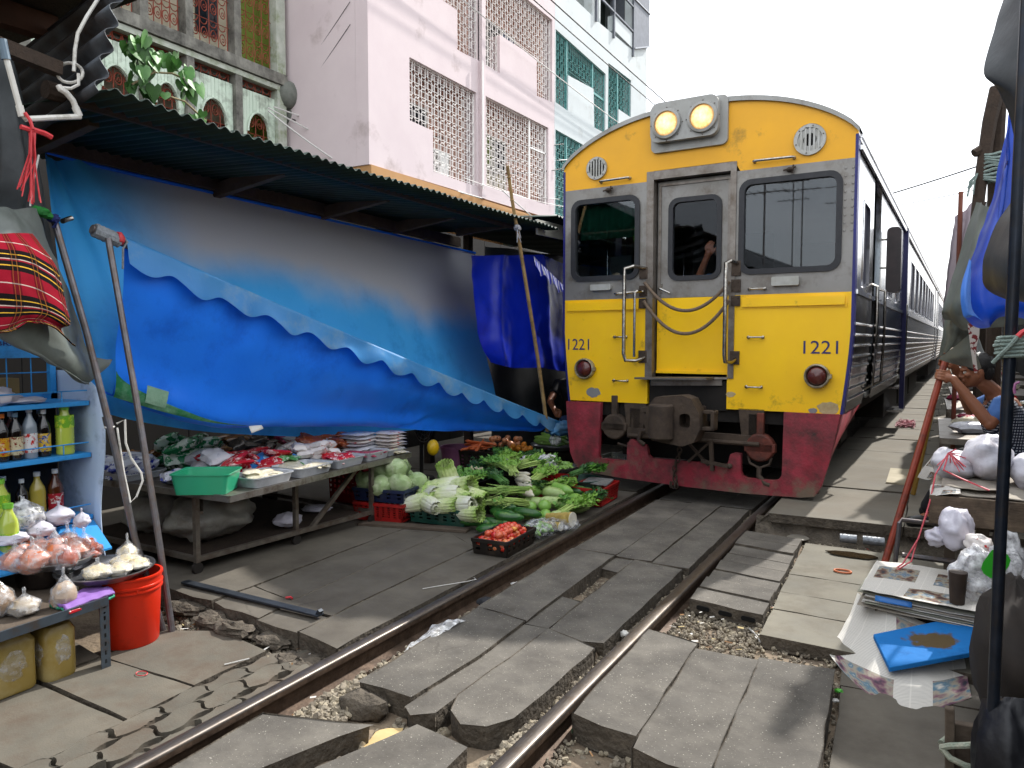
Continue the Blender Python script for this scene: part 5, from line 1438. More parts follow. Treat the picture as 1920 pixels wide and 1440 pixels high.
nt,p_,N_,K_=nodes_of(m_pl);p_.inputs['Roughness'].default_value=0.95;p_.inputs['Sheen Weight'].default_value=0.0;p_.inputs['Specular IOR Level'].default_value=0.1
uvn=N_('ShaderNodeUVMap');sp_=N_('ShaderNodeSeparateXYZ');K_(uvn.outputs['UV'],sp_.inputs[0])
def stripes(axis,per,stops):
 mm=N_('ShaderNodeMath');mm.operation='MODULO';mm.inputs[1].default_value=per;K_(sp_.outputs[axis],mm.inputs[0])
 dv=N_('ShaderNodeMath');dv.operation='DIVIDE';dv.inputs[1].default_value=per;K_(mm.outputs['Value'],dv.inputs[0])
 cr_=N_('ShaderNodeValToRGB');cr_.color_ramp.interpolation='CONSTANT'
 el=cr_.color_ramp.elements
 el[0].position=stops[0][0];el[0].color=col4(stops[0][1]);el[1].position=stops[1][0];el[1].color=col4(stops[1][1])
 for q,c in stops[2:]:
  e=el.new(q);e.color=col4(c)
 K_(dv.outputs['Value'],cr_.inputs['Fac']);return cr_.outputs['Color']
R_d,K_d,Y_d,W_d='#7a0a1e','#0e080a','#b98f2c','#a8988f'
wc=stripes('Y',0.30,[(0,R_d),(0.22,W_d),(0.245,R_d),(0.44,K_d),(0.54,Y_d),(0.565,K_d),(0.66,W_d),(0.68,R_d),(0.72,K_d),(0.82,Y_d),(0.845,K_d),(0.95,R_d)])
vc=stripes('X',0.16,[(0,'#000000'),(0.47,'#c8763a'),(0.50,'#000000'),(0.66,'#c8763a'),(0.69,'#000000')])
mxx=N_('ShaderNodeMixRGB');mxx.blend_type='LIGHTEN';mxx.inputs['Fac'].default_value=0.6;K_(wc,mxx.inputs['Color1']);K_(vc,mxx.inputs['Color2'])
dk=stripes('X',0.16,[(0,'#ffffff'),(0.40,'#8a8a8a'),(0.78,'#ffffff')])
mx3=N_('ShaderNodeMixRGB');mx3.blend_type='MULTIPLY';mx3.inputs['Fac'].default_value=0.7;K_(mxx.outputs['Color'],mx3.inputs['Color1']);K_(dk,mx3.inputs['Color2'])
K_(mx3.outputs['Color'],p_.inputs['Base Color'])
bb=cloth(Pn,60,60,0.008,6.0,4.0,lambda a,c:0.010*sin(a*10+c*4)*c)
pl=bb.build('blanket',m_pl,angle=180,solid=0.006)
uvl=pl.data.uv_layers.new(name='UVMap')
for lp_ in pl.data.loops:
 i=lp_.vertex_index;a,c=(i//61)/60,(i%61)/60
 uvl.data[lp_.index].uv=(a*0.62,c*0.95-0.08*a)
tag(pl,'red and black plaid blanket with yellow stripes draped at the left edge','blanket')
b=MB();b.tube([(-1.78,1.915,2.26),(-1.80,1.90,2.15),(-1.82,1.89,2.03)],0.004,5);tag(b.build('cord',m_wire_w),'thin white cord hanging above the green knotted cloth at left',
'cord')
b=MB();b.blob((-1.93,1.99,2.03),(0.03,0.045,0.024),10,7,amp=0.4,fr=3);b.blob((-1.94,2.03,2.02),(0.02,0.03,0.018),8,6,amp=0.4);tag(b.build('cloth_knot',mat('green cloth',
'#1c7a2c','#155e22',scale=20,rough=0.8)),'green cloth knot tying the grey tarp to the pole','cloth')
b=MB();b.blob((-1.955,2.065,2.012),(0.024,0.034,0.022),10,7,amp=0.4,fr=4)
for i in range(5):b.tube([(-1.95,2.06,2.01),(-1.94+rnd(-.01,.01),2.07,1.99),(-1.95,2.06+rnd(-.02,.02),1.965)],0.003,4)
tag(b.build('cloth_knot',mat('navy cloth','#1a2a6e','#141f52',scale=20,rough=0.8)),'navy blue cloth knot beside the green one on the pole','cloth')
# ---- poles
def pole(pts,r,m,label,group=None,name='pole',cat='pole'):
 t=thing(name,label,cat,pts[0],group=group)
 b=MB();b.tube(pts,r,10);b.build('shaft',m,t)
 return t
p1=pole([(-1.635,2.375,-0.10),(-1.75,2.30,0.42),(-1.82,2.25,0.90),(-1.90,2.18,1.45),(-2.0,2.09,2.03)],0.0165,m_steel,'grey steel prop leaning from the rubble up to the green and navy knots')
b=MB();b.tube([(-1.845,2.245,0.98),(-1.855,2.238,1.04)],0.022,10);b.build('collar',m_steel,p1)
b=MB();b.tube([(-1.965,2.115,2.005),(-1.985,2.15,2.02),(-1.99,2.175,2.03)],0.013,8);b.build('peg',MATS.get('handrail steel'),p1)
b=MB();b.tube([(-1.83,2.275,1.0),(-1.80,2.30,1.02),(-1.80,2.30,0.9),(-1.79,2.32,0.82),(-1.77,2.36,0.74),(-1.76,2.36,0.70),(-1.77,2.33,0.62),(-1.76,2.29,0.60),(-1.79,
2.28,0.75),(-1.82,2.27,0.98)],0.0055,6)
b.tube([(-1.845+0.022*cos(w),2.245+0.022*sin(w),0.985)for w in[2*pi*i/10 for i in range(11)]],0.005,5)
tag(b.build('cord',m_pvc),'white looped cord knotted round the steel prop','cord')
pole([(-1.585,2.385,-0.10),(-1.72,2.40,0.5),(-1.85,2.40,1.1),(-2.02,2.38,1.955)],0.0165,m_steel,'brown steel prop holding the near end of the awning roll pole')
bp=thing('bamboo_pole','tall thin bamboo pole standing in front of the deep blue tarp','pole',(-1.62,6.72,0.5))
pts=[(-1.62,6.72,0.50),(-1.62,6.62,0.85),(-1.62,6.50,1.25),(-1.615,6.30,1.80),(-1.61,6.08,2.40),(-1.60,5.95,2.70),(-1.58,5.83,2.98)]
b=MB();b.tube([Vector(p)for p in pts],[0.02,0.0195,0.019,0.018,0.017,0.0155,0.014],10)
b.build('cane',m_bamboo,bp)
for k in range(9):
 t=(k+0.5)/9*6;i=min(int(t),5);p=Vector(pts[i]).lerp(Vector(pts[i+1]),t-i);d=(Vector(pts[i+1])-Vector(pts[i])).normalized()
 b=MB();b.tube([p-d*0.006,p,p+d*0.006],[0.018,0.0215,0.018],10);b.build('node',m_bamboo,bp)
b=MB();b.blob((-1.60,6.05,2.46),(0.035,0.04,0.03),8,6,amp=0.4,fr=3)
for i in range(5):b.tube([(-1.60,6.05,2.46),(-1.58,6.05+rnd(-.05,.05),2.42),(-1.58,6.05+rnd(-.06,.05),2.34+rnd(-.02,.05))],0.004,4)
tag(b.build('rag',mat('pale rag','#a9aab0','#8a8b92',scale=20,rough=0.8)),'pale rag tied round the bamboo pole near the canopy edge','cloth')
# ---- climbing plant growing over the canopy edge
pt=thing('vine','leafy vine with heart shaped leaves growing above the canopy edge','plant',(-2.2,2.8,2.78))
m_leaf=mat('vine leaf','#2f5a22','#46752f',scale=12,rough=0.5,objvar=0.35,spec=0.5)
b=MB();b.tube([(-2.2,2.66,2.86),(-2.2,2.80,2.97),(-2.2,2.92,3.0),(-2.2,3.05,2.99)],0.006,6);b.tube([(-2.2,2.80,2.97),(-2.2,2.78,3.08),(-2.2,2.74,3.16)],0.005,6);b.tube([(-2.2,
2.90,2.86),(-2.2,3.0,2.86),(-2.2,3.15,2.78)],0.006,6)
b.build('stem',mat('vine stem','#8b7d5c',rough=0.8),pt)
lm=MB()
lpts=[(0,0),(0.022,0.022),(0.045,0.012),(0.048,-0.02),(0.032,-0.055),(0,-0.10),(-0.032,-0.055),(-0.048,-0.02),(-0.045,0.012),(-0.022,0.022)]
lm.add([(0,0.012*0,-0.02)]+[(x,0.25*abs(x),z)for x,z in lpts],[(0,i+1,(i+1)%10+1)for i in range(10)])
lmesh=lm.mesh('leaf',None,m_leaf)
for(y,z,n,sp)in((2.70,3.10,13,0.05),(2.76,3.03,9,0.05),(2.92,3.08,9,0.04),(2.98,3.02,10,0.05),(3.04,2.96,8,0.04),(2.72,2.91,8,0.05),(2.80,2.88,7,0.04),(3.08,2.79,
6,0.04)):
 for _ in range(n):
  o=bpy.data.objects.new('leaf',lmesh);COL.objects.link(o);o.parent=pt
  o.location=Vector((-2.2+rnd(-0.05,0.06),y+rnd(-sp,sp),z+rnd(-sp,sp)))-Vector((-2.2,2.8,2.78))
  o.rotation_euler=(rnd(-0.6,0.5),rnd(-0.5,0.5),pi/2+rnd(-0.9,0.9));s=rnd(0.55,0.95);o.scale=(s,s,s)
  # ================================================================ goods on the left
def film(name,a=0.80,tint=(0.95,0.96,0.98),white=0.25):
 """clear plastic film: mostly see-through with a milky part and gloss"""
 m=bpy.data.materials.new(name);m.use_nodes=True
 nt=m.node_tree;N=nt.nodes.new;K=nt.links.new
 p=nt.nodes['Principled BSDF'];o=[n for n in nt.nodes if n.type=='OUTPUT_MATERIAL'][0]
 p.inputs['Base Color'].default_value=(tint[0]*0.8,tint[1]*0.8,tint[2]*0.8,1);p.inputs['Roughness'].default_value=0.12;p.inputs['Specular IOR Level'].default_value=0.8
 t=N('ShaderNodeBsdfTransparent');t.inputs['Color'].default_value=(*tint,1)
 mx=N('ShaderNodeMixShader');tc=N('ShaderNodeTexCoord');n=N('ShaderNodeTexNoise');n.inputs['Scale'].default_value=28;n.inputs['Detail'].default_value=5
 K(tc.outputs['Object'],n.inputs['Vector'])
 r=N('ShaderNodeMapRange');r.inputs['From Min'].default_value=0.42;r.inputs['From Max'].default_value=0.66;r.inputs['To Min'].default_value=max(0,(1-a)*0.5);r.inputs['To Max'].default_value=min(1,
(1-a)+white)
 K(n.outputs['Fac'],r.inputs['Value']);K(r.outputs['Result'],mx.inputs['Fac']);K(t.outputs['BSDF'],mx.inputs[1]);K(p.outputs['BSDF'],mx.inputs[2])
 b=N('ShaderNodeBump');b.inputs['Strength'].default_value=0.7;b.inputs['Distance'].default_value=0.01;K(n.outputs['Fac'],b.inputs['Height']);K(b.outputs['Normal'],
p.inputs['Normal'])
 K(mx.outputs['Shader'],o.inputs['Surface'])
 MATS[name]=m
 return m
m_film=film('clear film',0.82)
m_film2=film('milky film',0.45,(0.9,0.9,0.92),0.45)
m_wplas=mat('white carrier plastic','#c9c6cf','#b7b4c0',scale=7,rough=0.35,bump=0.3,bscale=30,sub=0.0)
m_rack=mat('sky blue paint','#2a86c8','#3291d2',scale=5,rough=0.45,dirt='#1f5f93',damt=0.25,dscale=6)
m_rackp=mat('pale blue panel','#9fb6d0','#b5c4d8',scale=3,rough=0.5,dirt='#6f7f95',damt=0.3,dscale=5)
def part(name,b,m,par,**k):return b.build(name,m,par,**k)
# ---- steel market table
m_tbl=mat('worn steel','#6b645c','#857e74',scale=10,rough=0.45,metal=0.6,dirt='#4c3a2c',damt=0.5,dscale=7)
tb_=thing('market_table','low steel market table on thin legs loaded with packets and trays','table',(-2.5,3.9,0))
b=MB();b.plate([(-1.82,2.95),(-1.93,4.83),(-3.6,4.83),(-3.6,2.87)],[],lambda x,y,d:(x,y,0.47+d),0,0.03);part('table_top',b,m_tbl,tb_,bevel=0.004)
b=MB();b.beam((-1.815,2.945,0.487),(-1.925,4.84,0.487),0.012,0.04);b.beam((-1.815,2.945,0.487),(-3.6,2.86,0.487),0.012,0.04);part('rim',b,mat('bright steel edge',
'#8f8c88','#a5a29c',scale=12,rough=0.35,metal=0.8,dirt='#5a4636',damt=0.4,dscale=9),tb_)
for(x,y)in((-2.10,2.93),(-1.99,4.42),(-2.06,3.70),(-3.4,2.95),(-3.4,4.5)):
 b=MB();b.beam((x,y,0.07),(x,y,0.47),0.03,0.03,up=(0,1,0));lg=part('leg',b,m_tbl,tb_)
 b=MB();b.tube([(x-0.012,y,0.035),(x+0.012,y,0.035)],0.035,12);part('caster',b,m_black,lg)
b=MB();b.beam((-2.10,2.93,0.09),(-1.99,4.45,0.09),0.03,0.03);b.beam((-2.10,2.93,0.09),(-3.4,2.95,0.09),0.03,0.03);b.beam((-1.99,4.42,0.10),(-3.4,4.5,0.10),0.03,
0.03);part('lower_rail',b,m_tbl,tb_)
b=MB();b.beam((-2.04,3.82,0.09),(-2.02,4.30,0.46),0.028,0.028);part('brace',b,m_tbl,tb_)
b=MB();b.beam((-2.10,2.95,0.37),(-2.35,3.15,0.46),0.05,0.02);part('brace',b,m_tbl,tb_)
b=MB();b.box((-3.4,2.95,0.075),(-2.1,4.4,0.085));part('lower_shelf',b,m_timber,tb_)
# trays on the table
m_tray=mat('pale grey tray','#b9bcc0','#adb0b5',scale=8,rough=0.35,dirt='#8b8d90',damt=0.2)
def tray(cx,cy,w,d,h,rz,m,label,group,name='tray'):
 t=thing(name,label,'tray',(cx,cy,0.5),rz,group,world=False)
 b=MB();o_=rr(-w/2,-d/2,w/2,d/2,0.03,3);n=len(o_)
 prof_=[(0.88,0.003),(1.0,h),(1.04,h+0.004),(1.04,h-0.004),(0.965,h-0.006),(0.85,0.008)]
 for s_,z in prof_:b.v+=[(x*s_,y*s_,z)for x,y in o_]
 for i in range(len(prof_)-1):
  for j in range(n):b.f.append((i*n+j,i*n+(j+1)%n,(i+1)*n+(j+1)%n,(i+1)*n+j));b.m.append(0)
 b.f.append(tuple((len(prof_)-1)*n+j for j in range(n)));b.m.append(0);b.f.append(tuple(reversed(range(n))));b.m.append(0)
 b.build('tray_body',m,t);return t
tray(-1.985,3.33,0.26,0.34,0.065,0.06,m_tray,'grey tray of pale tofu packs beside the green basin','trays along the table edge')
tray(-2.005,3.72,0.26,0.34,0.065,0.06,m_tray,'grey tray of flat cream packs, second from the green basin','trays along the table edge')
tray(-2.03,4.10,0.26,0.32,0.065,0.06,m_tray,'grey tray of red printed packs, third from the green basin','trays along the table edge')
tray(-2.055,4.44,0.26,0.28,0.065,0.06,m_tray,'grey tray of dark pink meat, nearest the far end of the table','trays along the table edge')
tray(-2.95,3.05,0.42,0.30,0.05,0.0,m_tray,'wide grey tray of blue striped bags at the left end of the table','trays along the table edge')
tray(-2.10,4.68,0.3,0.24,0.05,0.06,m_tray,'small tray under the white packet pile','trays along the table edge')
bs=tray(-2.07,2.99,0.34,0.27,0.125,0.55,mat('green basin plastic','#2d9a72','#35a67c',scale=3,rough=0.3),'empty mint green plastic basin at the table corner',None,
'basin');bs['category']='basin'
# ---- packets (pillow bags with flat print)
def print_mat(name,base,a,b_,sc=30,rough=0.25,thr=0.55):
 m=mat(name,base,a,scale=sc,rough=rough,lo=thr,hi=thr+0.03,dirt=b_,damt=0.25,dscale=sc*0.8)
 return m
PM={'bluewhite':print_mat('white bag blue stripes','#c9ccd6','#23339a','#9aa0bb',16),'greenwhite':print_mat('green striped bag','#c5d2c6','#1d6f44','#2c8455',14,
thr=0.5),'redpink':print_mat('red printed pack','#b51f2a','#d8b9b4','#7d1219',24),'whitered':print_mat('white pack red print','#cfc8c4','#b62a2c','#d8d2c8',20,thr=0.6),
'sausage':print_mat('sausage pack','#96482a','#b9714a','#5e2814',20),'cream':print_mat('cream pack','#cfc6ab','#dcd5c2','#a89c78',18),'brown':print_mat('brown pack',
'#6b4424','#8c6235','#3d2412',18),'pink':print_mat('pink pack','#a83a58','#c56d80','#701f38',18),'white':print_mat('plain white bag','#c7c7cd','#b5b6c0','#d8d8dc',
16),'dark':print_mat('dark pack','#2a2320','#4a3b30','#171210',18),'orange':print_mat('pale orange pack','#d0a184','#c45b3c','#d9c3b0',30),'blue':print_mat('blue pack',
'#2e6fb4','#9fc0dc','#1e4f8c',18),'green':print_mat('green veg pack','#3f7d3f','#8db58a','#d0d6c8',40)}
def pillow(w,d,h,seed=0.0,crimp=True,nu=10,nv=8):
 b=MB()
 for sgn in(1,-1):
  def fn(a,c):
   x,y=a*2-1,c*2-1
   k=max(0,(1-x**4))**0.6*max(0,(1-y**4))**0.6
   e=1+(0.07*abs(x)**3 if crimp else 0)
   wob=1+0.25*noise.noise(Vector((x*1.7+seed,y*1.7,sgn*2.0)))
   return(x*w/2,y*d/2*e*(1+0.04*sin(x*9+seed)),h*0.5+sgn*h*0.5*k*wob+0.004*sin(y*30)*(abs(x)>0.9))
  n0=len(b.f);b.grid(fn,nu,nv)
  if sgn>0:
   b.f[n0:]=[tuple(reversed(f))for f in b.f[n0:]]
 return b
PIL={}
def packet(kind,x,y,z,w,d,h,rot,label,group,name='packet',cat='packet'):
 key=(kind,round(w,2),round(d,2),round(h,2))
 if key not in PIL:PIL[key]=pillow(w,d,h,seed=len(PIL)*1.3).mesh(name,None,PM[kind],weld=True)
 o=bpy.data.objects.new(name,PIL[key]);COL.objects.link(o)
 o.location=(x,y,z);o.rotation_euler=rot
 return tag(o,label,cat,group)
def heap(kind,n,xa,xb,ya,yb,z,w,d,h,label,group,lift=0.05,tilt=0.35,name='packet',cat='packet'):
 if lift>0.035:n=int(n*1.5);lift*=1.5;tilt*=1.3;h*=1.2
 for i in range(n):
  packet(kind,rnd(xa,xb),rnd(ya,yb),z+lift*rnd(0,1),w,d,h,(rnd(-tilt,tilt),rnd(-tilt,tilt),rnd(-1.2,1.2)),label,group,name,cat)
heap('bluewhite',9,-3.10,-2.80,2.95,3.15,0.51,0.16,0.20,0.06,'plump white bag with dark blue stripes at the left end of the table','blue striped bags on the table',
0.06)
heap('greenwhite',8,-2.95,-2.65,3.25,3.5,0.51,0.17,0.24,0.06,'green and white striped bag stacked behind the props','green striped bags on the table',0.12)
heap('bluewhite',12,-2.58,-2.30,3.02,3.22,0.50,0.10,0.10,0.05,'small white bag with blue twists left of the green basin','small blue and white bags',0.03)
heap('orange',12,-2.34,-2.17,3.02,3.20,0.50,0.07,0.08,0.05,'small white and orange bag beside the green basin','small orange and white bags',0.04)
heap('white',6,-2.68,-2.40,3.3,3.55,0.51,0.16,0.16,0.07,'plain white rounded bag in the middle of the table','plain white bags on the table',0.06)
heap('redpink',12,-2.55,-2.2,3.35,3.75,0.51,0.12,0.20,0.035,'red printed packet lying flat behind the green basin','red packets behind the basin',0.07)
heap('blue',4,-2.40,-2.25,3.6,3.8,0.53,0.12,0.17,0.03,'light blue packet among the red ones','light blue packets on the table',0.04)
heap('brown',10,-3.2,-2.75,3.55,3.95,0.51,0.14,0.22,0.05,'brown glossy packet at the dark back of the table','brown packets at the back',0.09)
heap('dark',10,-3.0,-2.6,3.7,4.15,0.51,0.13,0.20,0.045,'dark wrapped packet at the back of the table','dark packets at the back',0.08)
heap('pink',6,-2.95,-2.6,4.2,4.55,0.51,0.14,0.26,0.06,'deep pink packet at the back right of the table','pink packets at the back',0.06)
heap('whitered',8,-2.62,-2.40,4.0,4.4,0.51,0.13,0.22,0.045,'white packet with red print in the back row','white packets with red print',0.08)
heap('sausage',9,-2.5,-2.28,4.05,4.6,0.51,0.12,0.20,0.05,'clear packet of orange brown sausages in the back row','sausage packets',0.09)
heap('green',4,-2.28,-2.16,3.62,3.80,0.53,0.12,0.14,0.02,'small tray of green vegetables wrapped in film','wrapped green vegetable trays',0.05,0.15)
heap('cream',7,-2.06,-1.92,3.22,3.46,0.535,0.15,0.11,0.03,'pale cream pack in the tray next to the basin','cream packs in the first tray',0.03,0.15)
heap('cream',6,-2.08,-1.94,3.6,3.85,0.53,0.20,0.12,0.025,'flat cream pack in the second tray','cream packs in the second tray',0.02,0.12)
heap('whitered',8,-2.26,-2.12,3.9,4.15,0.52,0.13,0.10,0.05,'rolled white packet with red ends behind the third tray','rolled white and red packets',0.07,0.3)
heap('redpink',10,-2.10,-1.96,4.0,4.22,0.535,0.11,0.11,0.03,'small red pack inside the third tray','red packs in the third tray',0.03,0.25)
heap('pink',5,-2.12,-1.99,4.34,4.54,0.53,0.14,0.12,0.025,'dark pink meat pack in the last grey tray','meat packs in the last tray',0.015,0.08)
for i in range(6):
 packet('white' if i%3 else 'whitered',-2.22+rnd(-.01,.01),4.55+rnd(-.01,.01),0.52+i*0.028,0.20,0.28,0.03,(rnd(-.05,.05),rnd(-.05,.05),0.1+rnd(-.06,.06)),'white flour packet in the left pile at the far table end',
'white packets in the left pile')
 packet('whitered',-2.10+rnd(-.01,.01),4.78+rnd(-.01,.01),0.52+i*0.026,0.19,0.24,0.03,(rnd(-.05,.05),rnd(-.05,.05),0.1+rnd(-.06,.06)),'red and white packet in the right pile at the far table end',
'red and white packets in the right pile')
heap('cream',4,-2.0,-1.95,4.66,4.80,0.50,0.12,0.14,0.02,'clear flat pack lying at the far table corner','clear packs at the table corner',0.02,0.1)
heap('brown',5,-3.3,-3.0,3.1,3.35,0.5,0.16,0.2,0.05,'yellow brown packet in the dark behind the props','yellow brown packets',0.05)
# big sacks under the table
def crumple(c,r,seed,seg=28,ring=20,amp=0.22,fr=2.2,M=None,neck=None,ck=1.0):
 def fn(p,d):
  k=1+0.10*ck*noise.noise(d*6+Vector((seed,0,0)))+0.05*ck*noise.ridged_multi_fractal(d*3.2+Vector((0,seed,0)),1,2,3,1,2)-0.05
  p=p*k
  if neck:
   t=max(0,d.z-neck[0])/(1-neck[0])
   if t>0:
    q=Vector((p.x*(1-0.86*min(1,t*1.8)),p.y*(1-0.86*min(1,t*1.8)),p.z+neck[1]*t));p=q
    if t>0.75:p.x*=1+3.2*(t-0.75)*4;p.y*=1+3.2*(t-0.75)*4
  return p
 b=MB();b.blob(c,r,seg,ring,amp=amp,fr=fr,seed=seed,M=M,fn=fn)
 return b
m_sack=mat('cloudy plastic sack','#8f8d86','#a7a59c',scale=5,rough=0.35,bump=0.5,bscale=22,dirt='#6c655c',damt=0.4,dscale=4)
tag(crumple((-2.50,3.35,0.24),(0.26,0.34,0.15),2.0,M=Matrix.Rotation(radians(25),4,'Z')).build('sack',m_sack,angle=180),'large cloudy plastic sack lying under the steel table',
'sack')
tag(crumple((-3.0,3.30,0.22),(0.20,0.22,0.15),5.0).build('sack',m_sack,angle=180),'smaller cloudy plastic sack at the back under the table behind the props','sack')
tag(crumple((-2.22,3.78,0.14),(0.09,0.11,0.05),8.0).build('plastic_bag',m_wplas,angle=180),'pale violet bag on the lower shelf by the middle table leg','bag')
tag(crumple((-2.4,4.25,0.11),(0.12,0.10,0.02),9.0).build('plastic_bag',m_wplas,angle=180),'flat white bag on the shelf at the right end under the table','bag')
# ---- crates
def crate(cx,cy,z,w,d,h,rz,m,label,group=None,slots=(7,3),cat='crate',rim=0.02):
 t=thing('crate',label,cat,(cx,cy,z),rz,group,world=False)
 tp=0.93
 def side(L,fx,name):
  nx,nz=slots
  nx=max(3,int(nx*L/max(w,d)))
  holes=[]
  for i in range(nx):
   for j in range(nz):
    a= -L/2+L*(i+0.5)/nx;c=h*(0.22+0.62*(j+0.5)/nz);q=min(L/nx*0.24,0.016);e=h*0.62/nz*0.27
    holes.append([(a-q,c-e),(a+q,c-e),(a+q,c+e),(a-q,c+e)])
  b=MB();b.plate([(-L/2*tp,0),(L/2*tp,0),(L/2,h),(-L/2,h)],holes,fx,0,0.006);b.build('side_wall',m,t,smooth=False)
 sl=lambda c:(1-tp)*(1-c/h)
 side(w,lambda a,c,e:(a,-d/2*(1-sl(c))+e,c),'s');side(w,lambda a,c,e:(a,d/2*(1-sl(c))-e,c),'s')
 side(d,lambda a,c,e:(-w/2*(1-sl(c))+e,a,c),'s');side(d,lambda a,c,e:(w/2*(1-sl(c))-e,a,c),'s')
 b=MB();b.box((-w/2*tp,-d/2*tp,0.0),(w/2*tp,d/2*tp,0.008));b.build('crate_floor',m,t)
 b=MB();o_=rr(-w/2-0.008,-d/2-0.008,w/2+0.008,d/2+0.008,0.02,3);i_=rr(-w/2+0.008,-d/2+0.008,w/2-0.008,d/2-0.008,0.012,3)
 b.plate(o_,[i_],lambda x,y,e:(x,y,h-rim+e),0,rim+0.003);b.build('rim',m,t)
 return t
m_crg=mat('dark green crate','#12382f','#174438',scale=9,rough=0.45,dirt='#3c4038',damt=0.35,dscale=8)
m_crb=mat('navy crate','#131e3a','#18264a',scale=9,rough=0.45,dirt='#33343c',damt=0.35,dscale=8)
m_crr=mat('red crate','#8e1514','#a31a17',scale=9,rough=0.45,dirt='#471712',damt=0.35,dscale=8)
m_crk=mat('black crate','#17130f','#221b15',scale=9,rough=0.5,dirt='#3a3128',damt=0.35,dscale=8)
crate(-0.745,4.33,0.004,0.27,0.44,0.105,0.05,m_crk,'black plastic crate full of small tomatoes beside the rail',slots=(6,2))
crate(-1.50,4.76,0.02,0.50,0.38,0.125,0.08,m_crg,'dark green crate heaped with napa cabbages',slots=(7,3))
crate(-1.98,4.66,0.02,0.44,0.46,0.14,0.15,m_crr,'red mesh crate under the navy one',slots=(10,5))
crate(-1.99,4.68,0.165,0.46,0.46,0.10,0.15,m_crb,'navy crate full of round cabbages on the red crate',slots=(5,2))
crate(-0.80,6.02,0.004,0.30,0.46,0.15,0.05,m_crr,'bright red crate with a white foam tray next to the rail',slots=(10,4))
crate(-1.22,6.05,0.004,0.34,0.34,0.17,0.05,m_crr,'red crate behind the leafy basket',slots=(8,4))
crate(-1.45,5.35,0.004,0.5,0.5,0.12,0.1,m_crk,'black crate under the bunches of greens',slots=(6,3))
crate(-1.15,7.70,0.004,0.5,0.4,0.14,0.0,mat('grey lattice crate','#a7a89b',rough=0.5),'pale grey lattice crate seen under the train front',slots=(8,3))
crate(-2.6,4.95,0.02,0.4,0.3,0.35,0.0,m_crr,'red crate of chillies in the shade behind the table',slots=(8,5))
pk_=MB();pk_.beam((-2.05,4.36,0.012),(-1.2,4.58,0.012),0.10,0.022);tag(pk_.build('plank',m_timber2,bevel=0.003),'dark plank lying under the front of the crates',
'plank')
ftray=MB();ftray.plate(rr(-0.12,-0.07,0.12,0.07,0.02,3),[],lambda x,y,e:(-0.80+x,6.10+y*1.2,0.16+e+0.15*y),0,0.012)
tag(ftray.build('foam_tray',mat('silver foil','#8d8f90','#b0b1b0',scale=30,rough=0.3,metal=0.5,bump=0.6,bscale=60)),'crumpled silvery tray on the bright red crate',
'tray')
# ---- tomatoes
TOMC=[('#b3231a','#c93a25'),('#c4472f','#cf6a4a'),('#c2562f','#d08455'),('#a81c1c','#bb2f24'),('#cc7d2a','#d6953f')]
TME=[]
for i,(c,c2)in enumerate(TOMC):
 m=mat('tomato %d'%i,c,c2,scale=18,rough=0.22,spec=0.6,sub=0.08)
 b=MB();b.blob((0,0,0),(0.0215,0.0215,0.026),12,8,amp=0.06);TME.append(b.mesh('tomato',None,m))
def fruit(me,name,loc,rot,sc,label,cat,group):
 o=bpy.data.objects.new(name,me);COL.objects.link(o);put(o,loc,rot,sc);return tag(o,label,cat,group)
random.seed(21)
for L_ in range(3):
 nx,ny=(5,9)if L_<2 else(3,7)
 for i in range(nx):
  for j in range(ny):
   x= -0.745+(i-(nx-1)/2)*0.047+rnd(-.008,.008);y=4.33+(j-(ny-1)/2)*0.046+rnd(-.008,.008)
   z=0.060+L_*0.033+rnd(-.004,.008)-0.015*(abs(i-(nx-1)/2)>1.6)*(L_>0)
   if L_==0 and 0<i<nx-1 and 0<j<ny-1:continue
   k=random.choice([0,0,1,1,1,2,3,3,2,4 if random.random()<0.5 else 0])
   fruit(TME[k],'tomato',(x,y,z),(rnd(0,3),rnd(0,3),rnd(0,3)),rnd(0.88,1.15),'small tomato heaped in the black crate beside the rail','tomato','tomatoes in the black crate')
   # ---- round cabbages
m_cab=mat('cabbage leaf','#8fa870','#b3c496',scale=7,rough=0.5,bump=0.5,bscale=30,dirt='#cdd6b4',damt=0.35,dscale=12)
def cabbage_mesh(seed):
 b=MB();b.blob((0,0,0),(0.085,0.085,0.075),20,14,amp=0.10,fr=2.0,seed=seed)
 for k in range(6):
  w=k*1.05+seed;M=Euler((rnd(0.2,0.8),rnd(-0.3,0.3),w)).to_matrix().to_4x4()
  def leaf(a,c):
   th=(a-0.5)*2.1;ph=0.15+1.45*c
   r=0.088+0.004*k*0.4+0.010*c*c+0.004*sin(a*22+k)*c+0.003*(abs(a-0.5)<0.06)
   return M@Vector((r*sin(ph)*cos(th),r*sin(ph)*sin(th),-r*0.9*cos(ph)))
  b.grid(leaf,14,10)
 return b.mesh('cabbage',None,m_cab,angle=180)
CM=[cabbage_mesh(s*2.1)for s in range(3)]
cabs=[(-2.14,4.56,0.30),(-1.98,4.52,0.29),(-1.84,4.60,0.30),(-2.10,4.72,0.31),(-1.93,4.70,0.32),(-1.82,4.78,0.29),(-2.0,4.86,0.30),(-2.15,4.86,0.30),(-2.04,4.62,
0.40),(-1.90,4.62,0.41),(-1.98,4.75,0.42),(-2.06,4.80,0.47)]
for i,c in enumerate(cabs):
 fruit(CM[i%3],'cabbage',c,(rnd(-.6,.6),rnd(-.6,.6),rnd(0,6)),rnd(0.85,1.05),'round pale green cabbage in the navy crate, '+('front left corner','front middle',
'front right corner','left side behind the corner one','centre of the bottom layer','right side','back middle','back left corner','upper layer at front left','upper layer at front right',
'upper layer at the back right','topmost of the heap')[i],'cabbage','round cabbages')
